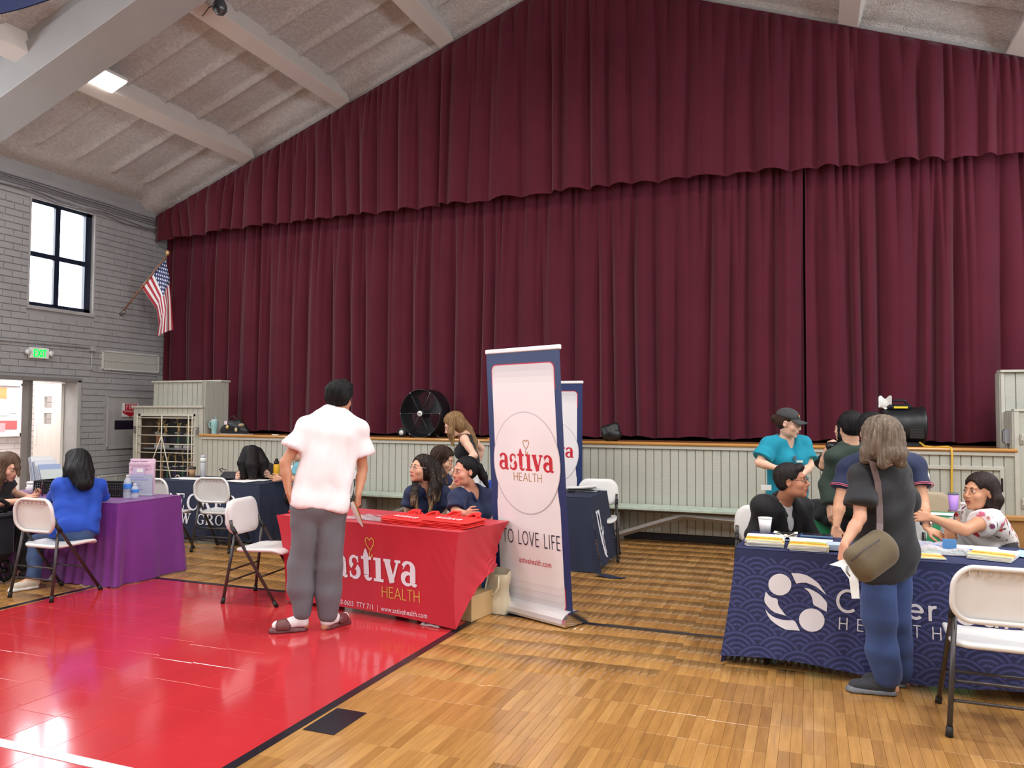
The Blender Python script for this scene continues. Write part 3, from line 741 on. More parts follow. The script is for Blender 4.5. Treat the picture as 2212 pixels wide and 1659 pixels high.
# right wing
w = wing(1.97, XR, SF - .03, 0, 1.56, name='wall_wing_right'); planks(w, 2.0, 2.6, 0, 1.555, SF - .015, pitch=.115)
bx('corner_board', (1.985, SF - .02, .78), (.045, .03, 1.56), PTRIM, w); bx('cap_board', (3.1, SF + .02, 1.575), (2.28, .12, .028), PTRIM, w)
planks_y(w, SF - .02, 9.75, 1.165, 1.56, 1.955); b = MB(); b.box((2.0, 9.58, 1.36), (.07, .4, .42)); part('side_backing', b, DARKG, w)
w2 = wing(1.93, XR, 9.75, 1.16, 2.0, name='wall_wing_right'); planks(w2, 1.96, 2.6, 1.16, 1.985, 9.765, pitch=.115); bx('corner_board', (1.945, 9.76, 1.58), (.035, .03, .84), PTRIM, w2); bx('cap_board', (3.1, 9.82, 2.0), (2.36, .2, .028), PTRIM, w2)
planks_y(w2, 9.77, 9.97, 1.165, 1.985, 1.925)
o = thing('outlet_box', 'grey metal electric outlet box on the right wing post', 'outlet', (1.925, 9.52, 1.30)); bx('box', (0, 0, 0), (.05, .10, .15), mat('grey_steel_box', (160, 163, 170), rough=.35, metal=.4), o); bx('cover', (-.03, 0, 0), (.012, .075, .12), mat('grey_steel_box'), o); b = MB(); b.tube([(0, 0, -.07), (0, .0, -.135)], .012, 8); part('conduit', b, mat('grey_steel_box'), o)
for z, nm in ((1.28, 'upper'), (.62, 'lower')):
    b = MB(); b.tube([(2.03, SF - .03, z + .05), (2.03, SF - .075, z + .03), (2.02, SF - .075, z - .01), (2.035, SF - .05, z - .03)], .01, 6); b.box((2.03, SF - .035, z), (.035, .014, .10)); tag(part('hook', b, PTRIM, smooth=False), 'painted metal hasp on the right wing panel, the %s one' % nm, 'hasp')

# ------------------------------------------------------------------ curtains
VELV = mat('burgundy_velvet', (92, 34, 48), rough=0.85, var=0.07, vscale=2.0, geo=True, sheen=.3, spec=.12, bump=.06, bscale=200)
def folds(n, seed, w):
    """pleat depth profile along u in 0..w, pleats of uneven width, rounded fronts and narrow valleys"""
    r = np.random.default_rng(seed); e = [0.0]
    while e[-1] < w + 1: e.append(e[-1] + n * r.uniform(.45, 1.6))
    return np.array(e), r.uniform(.55, 1.1, len(e))
def fold_val(u, e, a, sharp):
    i = np.clip(np.searchsorted(e, u) - 1, 0, len(e) - 2); t = (u - e[i]) / (e[i + 1] - e[i])
    return a[i] * (np.sin(np.pi * np.clip(t, 0, 1)) ** sharp)
def drape(name, x0, x1, y, ztop, zbot, n, depth, seed, nu, nv, hem=None, topgather=True, both=False):
    w = x1 - x0; U = np.linspace(0, w, nu + 1); Vv = np.linspace(0, 1, nv + 1); u, v = np.meshgrid(U, Vv)
    e1, a1 = folds(n, seed, w + 1); e2, a2 = folds(n * .55, seed + 9, w + 1)
    drift = .05 * np.sin(u * 1.7 + seed) * v + .03 * np.sin(u * 4.1 + 2 * seed) * v * v
    big = fold_val(u + drift + .4, e1, a1, .75); fine = fold_val(u + .4, e2, a2, .9)
    k = np.clip(v * 2.2, 0, 1) ** .8
    d = depth * ((1 - k) * .55 * fine + k * (big + .22 * fine * (1 - .5 * k)))
    d = (d + .012 * np.sin(u * 3.1 + 5 * v + seed) * v) * np.clip(v * 14 + .12, 0, 1)
    zt = ztop(u + x0) if callable(ztop) else np.full_like(u, ztop); zb = zbot(u + x0) if callable(zbot) else np.full_like(u, zbot)
    zb = zb + (.012 * np.sin(u * 7.3 + seed) + .02 * (fold_val(u + .4, e1, a1, .75) - .5)) 
    Z = zt + (zb - zt) * v; X = u + x0 + .04 * depth * np.sin(u * 9 + seed) * k; Y = y - d
    V = np.stack([X, Y, Z], -1).reshape(-1, 3); Fc = gridfaces(nu, nv, True)
    # give the cloth its thickness: a back sheet
    V2 = V + np.array([0, .012, 0]); 
    return np_mesh(name, np.concatenate([V, V2]), np.concatenate([Fc, Fc[:, ::-1] + len(V)]), VELV)
def hemz(x): return 4.615 - .0026 * (x + 3.0) ** 2 - .015 * np.sin(x * .9)
o = link('stage_curtain', drape('stage_curtain', -10.6, -.065, 10.62, 4.95, 1.205, .30, .16, 4, 1040, 34)); tag(o, 'left half of the closed burgundy velvet stage curtain, left of the dark slit', 'curtain', 'main stage curtains')
o = link('stage_curtain', drape('stage_curtain', -.04, 4.2, 10.66, 4.95, 1.205, .32, .16, 11, 440, 34)); tag(o, 'right half of the burgundy velvet stage curtain, right of the dark slit', 'curtain', 'main stage curtains')
def valtop(x): return 7.70 - .375 * np.abs(x - RIDGE) + .01
o = link('stage_valance', drape('stage_valance', -10.60, 4.2, 10.31, valtop, hemz, .30, .13, 23, 1300, 32)); tag(o, 'burgundy velvet valance filling the gable above the stage curtain', 'valance')
# ------------------------------------------------------------------ folding chairs
PLAST = mat('white_chair_plastic', (226, 224, 222), rough=0.4, bump=.12, bscale=160, dist=.002)
TUBE = mat('bronze_chair_tube', (74, 70, 70), rough=0.35, metal=.5)
RUBBER = mat('black_rubber', (24, 24, 26), rough=.6)
def rrect(w, h, r, n=6):
    o = []
    for cx, cy, a0 in ((w / 2 - r, h / 2 - r, 0), (-w / 2 + r, h / 2 - r, 90), (-w / 2 + r, -h / 2 + r, 180), (w / 2 - r, -h / 2 + r, 270)):
        o += [(cx + r * math.cos(math.radians(a0 + 90 * k / n)), cy + r * math.sin(math.radians(a0 + 90 * k / n))) for k in range(n + 1)]
    return o
def plate(mb, outline, thick, fz=lambda x, y: 0, M=None, mi=0, rings=(1, .97, .8, .5, .2), edge=.35):
    n = len(outline); V = []; F = []
    top = []; bot = []
    for k, s in enumerate(rings):
        dz = -thick * edge if k == 0 else 0
        top.append(len(V)); V += [(x * s, y * s, fz(x * s, y * s) + dz) for x, y in outline]
        bot.append(len(V)); V += [(x * s, y * s, fz(x * s, y * s) - thick - dz) for x, y in outline]
    for k in range(len(rings) - 1):
        a, c = top[k], top[k + 1]; d, e = bot[k], bot[k + 1]
        for i in range(n):
            j = (i + 1) % n; F += [(a + i, a + j, c + j, c + i), (d + j, d + i, e + i, e + j)]
    F.append(tuple(top[-1] + i for i in range(n))); F.append(tuple(bot[-1] + i for i in reversed(range(n))))
    for i in range(n): j = (i + 1) % n; F.append((bot[0] + i, bot[0] + j, top[0] + j, top[0] + i))
    if M is not None: V = [tuple(M @ Vector(p)) for p in V]
    mb.add(V, F, mi)
def make_chair(seatm=PLAST, tubem=TUBE, label='', loc=(0, 0, 0), rz=0, group='white folding chairs'):
    t = thing('folding_chair', label, 'chair', loc, rz, group)
    b = MB()
    plate(b, rrect(.415, .40, .07), .026, lambda x, y: .012 * (abs(x) / .2) ** 2 + .018 * (y + .12) ** 2 * 6 - .01 + (-.03 * max(0, (y - .12) / .08) ** 2), Matrix.Translation((0, .035, .43)))
    part('seat', b, seatm, t, True)
    b = MB(); tilt = Matrix.Translation((0, -.188, .672)) @ Matrix.Rotation(math.radians(90 + 8), 4, 'X') @ Matrix.Rotation(PI, 4, 'Y')
    ol = [(x * (1 - .06 * max(0, y) / .125 - .02), y - (.02 * (1 - (x / .21) ** 2) if y < 0 else -.012 * (1 - (x / .21) ** 2))) for x, y in rrect(.43, .245, .085, 8)]
    plate(b, ol, .012, lambda x, y: -.03 * (x / .21) ** 2 + .012, tilt)
    # rim that makes the rear face hollow
    rim = [tilt @ Vector((x * .985, y * .985, -.03 * (x / .21) ** 2 - .010)) for x, y in ol]
    b.tube(rim, .0125, 8, closed=True)
    for k in range(-3, 4): b.box(tuple(tilt @ Vector((k * .045, -.088 if False else .1, -.03 * (k * .045 / .21) ** 2 - .006))), (.004, .018, .03))
    part('backrest', b, seatm, t, True)
    for s in (-1, 1):
        p0, p1 = Vector((s * .198, -.186, .60)), Vector((s * .222, .232, .012))
        b = MB(); b.tube([p0 + Vector((0, -.012, .05)), p0, p1], .0125, 10); o = part('leg', b, tubem, t, True)
        b = MB(); d = (p1 - p0).normalized(); b.tube([p1 - d * .035, p1 + d * .012], [.0155, .017], 10); part('foot_cap', b, RUBBER, o, True)
        q0, q1 = Vector((s * .19, -.158, .545)), Vector((s * .228, -.232, .012))
        b = MB(); b.tube([q0, q1], .0125, 10); o = part('leg', b, tubem, t, True)
        b = MB(); d = (q1 - q0).normalized(); b.tube([q1 - d * .035, q1 + d * .012], [.0155, .017], 10); part('foot_cap', b, RUBBER, o, True)
        b = MB(); b.tube([p0 + (p1 - p0) * .015, p0 + (p1 - p0) * .10], .0165, 10); part('hinge_sleeve', b, RUBBER, t, True)
    def bar(z, front):
        f = (.60 - z) / .588 if front else (.545 - z) / .533
        y = -.186 + f * .418 if front else -.158 - f * .074; x = .198 + f * .024 if front else .19 + f * .038
        b = MB(); b.tube([(-x, y, z), (x, y, z)], .0075, 8); part('crossbar', b, tubem, t, True)
    bar(.255, False); bar(.165, False); bar(.22, True)
    return t
first = make_chair(label='white folding chair under the seated woman in blue', loc=(-5.825, 4.70, 0), rz=math.radians(1))
for o in bpy.data.objects:
    if o.parent: KIDS.setdefault(o.parent.name, []).append(o)
WG = 'white folding chairs'
def chair(x, y, deg, label): return place(first, (x, y, 0), math.radians(deg), label, WG)
chair(-6.05, 6.90, 8, 'white folding chair with its back to us at the lettered navy law table')
chair(-6.56, 6.55, 10, 'white folding chair half hidden behind the purple cloth and brochure holder')
chair(-4.13, 5.21, -83, 'empty white folding chair beside the man in the white shirt')
chair(-5.05, 7.35, 82, 'white folding chair at the end of the law table behind the man')
chair(-6.45, 8.42, 176, 'white folding chair under the woman bent over the law table')
chair(-5.72, 8.52, 184, 'white folding chair behind the yellow bottle on the far table side')
chair(-3.04, 6.28, 196, 'white folding chair under the seated woman with clear glasses')
chair(-2.40, 6.20, 178, 'white folding chair under the smiling woman with a ponytail')
chair(-2.115, 8.04, 192, 'white folding chair beside the navy cloth with the white monogram')
chair(-.33, 6.12, 184, 'white folding chair under the seated man in the black jacket')
chair(1.03, 5.98, 172, 'white folding chair under the woman in the floral top')
chair(.56, 6.28, 176, 'empty white folding chair behind the navy polo man')
chair(.83, 4.43, -1.5, 'large white folding chair with its back to us, cut by the frame edge')
TANP = mat('tan_chair_vinyl', (176, 158, 130), rough=.45)
make_chair(TANP, mat('tan_chair_tube', (120, 100, 76), rough=.4, metal=.4), 'tan folding chair behind the green covered table', (.98, 7.95, 0), math.radians(178), None)

# ------------------------------------------------------------------ tables and cloths
TTOP = mat('table_plastic', (222, 220, 214), rough=.5)
def folding_table(label, corner, ang, L, D, z):
    """corner = front left corner of the top seen from the hall, ang = direction of the front edge"""
    t = thing('folding_table', label, 'table', (corner[0], corner[1], 0), ang)
    b = MB(); b.box((L / 2, D / 2, z - .026), (L - .03, D - .03, .035), ch=.008); part('tabletop', b, TTOP, t)
    for x in (.16, L - .16):
        for y in (.08, D - .08): b = MB(); b.tube([(x, y, z - .04), (x, y, .005)], .014, 10); part('leg', b, TUBE, t, True)
        b = MB(); b.tube([(x, .08, .16), (x, D - .08, .16)], .01, 8); part('crossbar', b, TUBE, t, True)
    return t
def cloth_side(L, z, flare, amp, seed, nu, nv, hem=0.03, nb=(None, None), wl=.16, bias=1.3):
    """panel hanging from an edge of length L: local u along edge, w outward, z"""
    r = np.random.default_rng(seed); u = np.linspace(0, L, nu + 1); t = np.linspace(0, 1, nv + 1); U, T = np.meshgrid(u, t)
    ph = sum(r.uniform(.5, 1) * np.sin(2 * PI * U / (wl * r.uniform(.7, 2.2)) + r.uniform(0, 6)) for k in range(4)) / 2.2
    he = hem(U) if callable(hem) else hem
    tt = T ** bias
    win = np.clip(np.minimum(U, L - U) / .05, 0, 1)
    off = .012 + flare * tt + amp * ph * tt * win - .004 * np.exp(-T * 25)
    fl0, fl1 = (flare if nb[0] is None else nb[0]), (flare if nb[1] is None else nb[1])
    w0, w1 = np.clip(1 - U / (L * .5), 0, 1), np.clip(1 - (L - U) / (L * .5), 0, 1)
    shift = -(.012 + fl0 * tt) * w0 + (.012 + fl1 * tt) * w1
    Z = z - (z - he) * T - .006 * np.exp(-T * 30) * 0
    return U + shift, off, Z
NBR = dict(front=('left', 'right'), right=('front', 'back'), back=('right', 'left'), left=('back', 'front'))
def weld(V, F, cc=None):
    key = np.round(V, 4); _, ix, inv = np.unique(key, axis=0, return_index=True, return_inverse=True); inv = inv.ravel()
    return V[ix], inv[F], (cc[ix] if cc is not None else None)
def cloth(name, label, cat, corner, ang, L, D, z, m, sides, colors=None, nv=24, world_cols=None):
    """sides: dict front/left/right/back -> kwargs for cloth_side"""
    ca, sa = math.cos(ang), math.sin(ang)
    def toW(x, y, Z): return np.stack([corner[0] + x * ca - y * sa, corner[1] + x * sa + y * ca, Z], -1)
    V = []; F = []; k = 0; C = []
    def add(P, nu, nvv, col=None):
        nonlocal k
        V.append(P.reshape(-1, 3)); F.append(gridfaces(nu, nvv) + k); k += P.reshape(-1, 3).shape[0]
        C.append(col if col is not None else np.full((P.reshape(-1, 3).shape[0], 3), np.nan))
    X, Y = np.meshgrid(np.linspace(-.012, L + .012, 40), np.linspace(-.012, D + .012, 16))
    add(toW(X, Y, np.full_like(X, z) + .0015 * np.sin(X * 9) * np.sin(Y * 11)), 39, 15)
    fns = {}
    for nm, kw in sides.items():
        kw = dict(kw); nu = kw.pop('nu', 80); nvv = kw.pop('nv', nv); colf = kw.pop('col', None); kw['nb'] = tuple(sides[x]['flare'] if x in sides else 0.03 for x in NBR[nm]); SL = L if nm in ('front', 'back') else D
        U, off, Z = cloth_side(SL, z, nu=nu, nv=nvv, **kw)
        if nm == 'front': P = toW(U, -off, Z)
        elif nm == 'back': P = toW(L - U, D + off, Z)
        elif nm == 'right': P = toW(L + off, U, Z)
        else: P = toW(-off, D - U, Z)
        add(P, nu, nvv, colf(U, Z) if colf else None)
        fns[nm] = (P, U, Z)
    V = np.concatenate(V); F = np.concatenate(F); cc = None
    if colors is not None:
        C = np.concatenate(C); cc = np.where(np.isnan(C), np.array(colors)[None, :], C)
    V, F, cc = weld(V, F, cc)
    o = link(name, np_mesh(name, V, F, m, colors=cc, cname='tint'))
    tag(o, label, cat)
    return o, fns
def on_panel(P, eps=.003):
    """sampler for print on a hanging panel: (u along the edge, z) -> point just proud of the cloth"""
    nv, nu = P.shape[0], P.shape[1]; top, bot = P[0], P[-1]
    e = P[0, -1] - P[0, 0]; Lx = np.linalg.norm(e); n = np.array([e[1], -e[0], 0]) / Lx
    def fn(u, z):
        fu = min(max(u / Lx, 0), 1) * (nu - 1); i = min(int(fu), nu - 2); a = fu - i
        col = P[:, i] * (1 - a) + P[:, i + 1] * a; zs = col[:, 2]
        k = int(np.clip(np.searchsorted(-zs, -z) - 1, 0, nv - 2)); b_ = (zs[k] - z) / (zs[k] - zs[k + 1] + 1e-9); b_ = min(max(b_, -.05), 1.0)
        p = col[k] * (1 - b_) + col[k + 1] * b_
        return tuple(p + n * eps)
    return fn
def letters(txt, G, size, fn, off, m, par, track=0.0, sc=1.0, name='letter'):
    x = 0
    for ch in txt:
        w, q = G[ch]
        if q: part(name, quads_mb([[((p[0] * size + x) * sc, p[1] * size) for p in f] for f in q], fn, off), m, par)
        x += (w + track) * size
def twidth(txt, G, size, track=0.0): return (sum(G[c][0] + track for c in txt) - track) * size
PRINT_W = mat('white_print', (232, 230, 238), rough=.7)
# purple table
PURP = mat('purple_satin', (118, 48, 132), rough=.38, var=.05, vscale=4, sheen=.2, spec=.5)
ang = math.radians(1)
folding_table('folding table hidden under the purple satin cloth', (-7.42, 5.07), ang, 1.80, .72, .705)
cloth('tablecloth', 'purple satin cloth hanging to the floor on the table at the left', 'tablecloth', (-7.42, 5.07), ang, 1.80, .72, .71, PURP,
      {'front': dict(flare=.08, amp=.035, seed=3, nu=170, hem=.008, wl=.12), 'right': dict(flare=.06, amp=.030, seed=8, nu=90, hem=.010, wl=.17), 'left': dict(flare=.08, amp=.02, seed=9, nu=30)})
# law group table
NAVYC = mat('navy_cloth', (30, 38, 62), rough=.75, var=.06, vscale=5, bump=.05, bscale=300, dist=.001)
ang = math.atan(.05)
folding_table('folding table hidden under the lettered navy law cloth', (-7.32, 7.083), ang, 1.54, .72, .695)
o, f = cloth('tablecloth', 'navy cloth lettered for a law group on the far left table', 'tablecloth', (-7.32, 7.083), ang, 1.54, .72, .70, NAVYC,
      {'front': dict(flare=.05, amp=.012, seed=5, nu=90, hem=.06), 'right': dict(flare=.06, amp=.012, seed=6, nu=40, hem=.05), 'left': dict(flare=.06, amp=.01, seed=7, nu=30)})
fn = on_panel(f['front'][0], .006)
letters('BECKER', GS, .185, fn, (.275, .378), PRINT_W, o, .17); letters('LAW GROUP', GS, .118, fn, (.31, .222), PRINT_W, o, .17)
# monogram table behind the banner
ang = math.radians(2)
folding_table('folding table under the navy cloth with the white monogram', (-3.55, 7.27), ang, 1.55, .74, .695)
o, f = cloth('tablecloth', 'navy cloth with a white monogram on its end, corner trailing on the floor', 'tablecloth', (-3.55, 7.27), ang, 1.55, .74, .70, NAVYC,
      {'front': dict(flare=.10, amp=.03, seed=15, nu=90, hem=.008, wl=.2), 'right': dict(flare=.13, amp=.012, seed=16, nu=50, hem=lambda U: .06 + .14 * U / .74 * 0, wl=.3), 'left': dict(flare=.08, amp=.02, seed=17, nu=30)})
fn = on_panel(f['right'][0], .005)
mg = brush([(.12, .98), (.16, 1.02), (.20, 1.0)], [.03, .05]) + brush(sub((.20, 1.0), (.20, .28), 8), [.09, .10, .09]) + brush(arc(.30, .80, .14, .20, 110, -90, 14), [.05, .09, .05]) + brush([(.44, 1.02), (.44, .44)], [.11, .09]) + brush([(.44, .44), (.62, .50), (.62, .62)], .05) \
    + brush(arc(.42, .28, .16, .22, 80, 300, 16), [.04, .10, .06]) + brush([(.44, .56), (.44, .06)], .09) + brush([(.18, .10), (.30, .02), (.50, -.06)], [.04, .10, .03]) + brush([(.20, .30), (.22, .08)], .06)
part('monogram', quads_mb([[(p[0] * .42 + .06, p[1] * .42 + .13) for p in q] for q in mg], fn), PRINT_W, o)
b = MB(); b.grid(lambda u, v: (-1.90 + .26 * u + .05 * v, 7.06 + .10 * v - .03 * u, .006 + .03 * (1 - u) ** 3 * (1 - .5 * v) + .004 * math.sin(8 * u + 5 * v)), 12, 6); part('trailing_corner', b, NAVYC, o, True)
# green table
GREEN = mat('green_plastic_cloth', (62, 160, 112), rough=.3, var=.06, vscale=5, bump=.15, bscale=14, dist=.006)
folding_table('folding table under the thin green plastic cloth', (-.06, 6.78), 0, 1.42, .70, .695)
cloth('tablecloth', 'thin green plastic cloth on the table behind the navy one', 'tablecloth', (-.06, 6.78), 0, 1.42, .70, .70, GREEN,
      {'front': dict(flare=.03, amp=.012, seed=25, nu=70, hem=.06), 'right': dict(flare=.03, amp=.01, seed=26, nu=30), 'left': dict(flare=.03, amp=.01, seed=27, nu=30)})
# navy wave-print table
WV_BG, WV_LN = np.array(lin((36, 44, 86))), np.array(lin((66, 72, 126)))
def waves(U, Z):
    x = U.ravel(); z = Z.ravel(); out = np.zeros(len(x)); done = np.zeros(len(x), bool)
    R, dx, dz = .135, .235, .0685
    for row in range(0, 11):                       # lowest row lies on top
        cz = -.06 + row * dz
        if row == 10: continue
        cx = np.round((x - (dx / 2 if row % 2 else 0)) / dx) * dx + (dx / 2 if row % 2 else 0)
        d = np.hypot(x - cx, z - cz); ins = (d < R) & ~done
        g = (d / R) * 4.6; fr = g - np.floor(g)
        ln = ((fr < .40) & (d > R * .12)).astype(float)
        out[ins] = ln[ins]; done |= ins
    top = z > .655
    out[top] = 0
    return WV_BG[None] * (1 - out[:, None]) + WV_LN[None] * out[:, None]
WAVE = mat('navy_wave_cloth', (255, 255, 255), rough=.72, attr='tint', bump=.04, bscale=300, dist=.001)
CA = math.atan(-.06)
folding_table('folding table under the navy wave patterned cloth', (-.42, 4.93), CA, 1.80, .72, .697)
o, f = cloth('tablecloth', 'navy cloth with a wave pattern and large white logo on the right table', 'tablecloth', (-.42, 4.93), CA, 1.80, .72, .702, WAVE,
      {'front': dict(flare=.035, amp=.006, seed=35, nu=420, nv=170, hem=lambda U: .055 + .02 * np.sin(U * 5), col=waves), 'left': dict(flare=.085, amp=.030, seed=36, nu=150, nv=150, hem=.012, wl=.13, col=waves), 'right': dict(flare=.04, amp=.01, seed=37, nu=30)}, colors=WV_BG)
fn = on_panel(f['front'][0], .004)
mb = MB()
def blob(poly, mb):
    """smooth closed outline filled as a fan over short strips"""
    P = np.array(poly); n = len(P); half = n // 2
    mb.add([fn(*p) for p in P], [tuple(range(n))])
for cx, cz, r in ((.269, .506, .063), (.453, .321, .066)):
    n = 28; ring = [(cx + r * math.cos(2 * PI * k / n), cz + r * math.sin(2 * PI * k / n)) for k in range(n)]
    mb = MB(); mb.add([fn(cx, cz)] + [fn(*p) for p in ring], [(0, 1 + k, 1 + (k + 1) % n) for k in range(n)]); part('logo_disc', mb, PRINT_W, o)
def band(outer, inner, mb, n=14):
    def res(P):
        P = np.array(P); d = np.r_[0, np.cumsum(np.hypot(*np.diff(P, axis=0).T))]; s = np.linspace(0, d[-1], n); return np.stack([np.interp(s, d, P[:, 0]), np.interp(s, d, P[:, 1])], 1)
    A, B = res(outer), res(inner); mb = MB()
    for k in range(n - 1): mb.add([fn(*A[k]), fn(*A[k + 1]), fn(*B[k + 1]), fn(*B[k])], [(0, 1, 2, 3)])
    part('logo_crescent', mb, PRINT_W, o)
band([(.327, .578), (.367, .581), (.41, .574), (.445, .556), (.476, .533), (.518, .476)], [(.358, .520), (.385, .527), (.41, .53), (.44, .522), (.464, .513), (.516, .474)], mb)
band([(.400, .500), (.43, .497), (.452, .489), (.475, .477), (.494, .464), (.528, .426), (.526, .375)], [(.402, .498), (.425, .482), (.438, .466), (.445, .453), (.452, .430), (.454, .409), (.524, .377)], mb)
band([(.196, .456), (.191, .414), (.198, .392), (.21, .377), (.23, .357), (.254, .342), (.319, .330)], [(.198, .455), (.223, .430), (.245, .424), (.265, .423), (.266, .405), (.273, .383), (.317, .332)], mb)
band([(.205, .355), (.213, .332), (.225, .313), (.245, .292), (.266, .278), (.297, .262), (.328, .25), (.398, .253)], [(.207, .353), (.222, .335), (.241, .321), (.27, .309), (.297, .305), (.33, .305), (.365, .31), (.396, .255)], mb)
letters('Clever', GN, .128, fn, (.57, .383), PRINT_W, o, .10); letters('Care', GN, .128, fn, (1.145, .383), PRINT_W, o, .10)
for i, ch in enumerate('HEALTH'): letters(ch, GN, .068, fn, (.588 + .0905 * i, .286), PRINT_W, o)
for i, ch in enumerate('PLAN'): letters(ch, GN, .068, fn, (1.21 + .0905 * i, .286), PRINT_W, o)

# astiva table with stretch cover
AFR, AFL = np.array((-2.28, 4.93)), np.array((-4.02, 5.20)); au = (AFL - AFR) / np.linalg.norm(AFL - AFR); an = np.array([au[1], -au[0]]) * -1
if an[1] < 0: an = -an
AL, AD, AZ = 1.76, .70, .68
RSTR = mat('red_stretch_cover', (196, 36, 54), rough=.5, var=.03, vscale=4, sheen=.15)
AANG = math.atan2(-au[1], -au[0])
folding_table('folding table under the red stretch cover, one leg showing', tuple(AFL), AANG, AL, AD, AZ - .005)
def AP(s, d, z): return (AFR[0] + au[0] * s + an[0] * d, AFR[1] + au[1] * s + an[1] * d, z)
V = []; F = []; k = 0
def addP(fn_, nu, nv):
    global k
    P = np.array([[fn_(i / nu, j / nv) for i in range(nu + 1)] for j in range(nv + 1)]); V.append(P.reshape(-1, 3)); F.append(gridfaces(nu, nv) + k); k += P.shape[0] * P.shape[1]; return P
def edge_in(t): return 4 * t * (1 - t)
def frontp(u, t):   # u from left end (seen) to right
    s = AL * (1 - u); z = AZ - (AZ - .012 - .028 * 4 * u * (1 - u)) * t
    pull = .11 * t * (1 - u) + .028 * edge_in(t) * (1 - 2 * u) - .02 * t * u
    d = .016 * edge_in(t) * (1 - abs(2 * u - 1) ** 6) - .008 * (1 - t) ** 8
    wr = .0035 * math.sin(70 * (s + .5 * t)) * math.exp(-s / .22) * math.exp(-((t - .3) / .3) ** 2)
    return AP(s - pull, d + wr, z)
PF = addP(frontp, 90, 36)
addP(lambda u, v: AP(AL * (1 - u), AD * v, AZ + .0), 30, 10)
def sidep(u, t):
    fr = np.array(frontp(1, t)); zb = .34; top = np.array(frontp(1, 0)) * (1 - u) + np.array(AP(0, AD, AZ)) * u
    bk = np.array(AP(.02 * t + .03 * edge_in(t), AD - .17 * t ** .8, AZ - (AZ - zb) * t)); frt = np.array(frontp(1, 0)); bkt = np.array(AP(0, AD, AZ))
    b0 = np.array(frontp(1, 1)); b1 = np.array(AP(.02, AD - .17, zb)); bt = b0 * (1 - u) + b1 * u + np.array((0, 0, .06 * math.sin(PI * u)))
    c = (1 - u) * fr + u * bk + (1 - t) * top + t * bt - ((1 - u) * (1 - t) * frt + u * (1 - t) * bkt + (1 - u) * t * b0 + u * t * b1)
    w = .007 * math.sin(26 * (u - .9 * t) + 3 * u) * u * (t ** .7) + .012 * math.sin(40 * (u + t)) * math.exp(-((u - .92) / .14) ** 2 - ((t - .85) / .25) ** 2)
    return tuple(c + np.append(-au * w, 0))
addP(sidep, 50, 40)
addP(lambda u, t: AP(AL - .11 * t - .03 * edge_in(t), AD * (1 - u), AZ - (AZ - .012) * t), 20, 16)
V, F, _c = weld(np.concatenate(V), np.concatenate(F)); aco = tag(link('stretch_table_cover', np_mesh('stretch_table_cover', V, F, RSTR)), 'red stretch cover with white lettering and gold heart on the front table', 'tablecloth')
fn0 = on_panel(PF, .004)
def fnA(u, z): return fn0(AL - .0 - u if False else u, z)
GOLDP = mat('gold_print', (222, 178, 84), rough=.6)
# s is measured left of the right corner; panel u runs from the left end
PL = np.linalg.norm(PF[0, -1] - PF[0, 0])
def us(s): return AL - s
w = twidth('astiva', GS, .262); letters('astiva', GS, .262, fn0, (us(.345) - w, .262), PRINT_W, aco)
w = twidth('HEALTH', GN, .080, .04); letters('HEALTH', GN, .080, fn0, (us(.708), .155), GOLDP, aco, .04, .385 / w)
part('gold_heart', quads_mb(heart_quads(.098), fn0, (us(.81), .428)), GOLDP, aco)
Q = font_tris('0-0655  TTY 711  |  www.astivahealth.com', .052, spacing=1.05); wq = max(p[0] for q in Q for p in q); sc = .875 / wq
part('contact_line', polys_mb([[(p[0] * sc, p[1]) for p in q] for q in Q], fn0, (us(1.135), .056)), PRINT_W, aco)['kind'] = 'stuff'

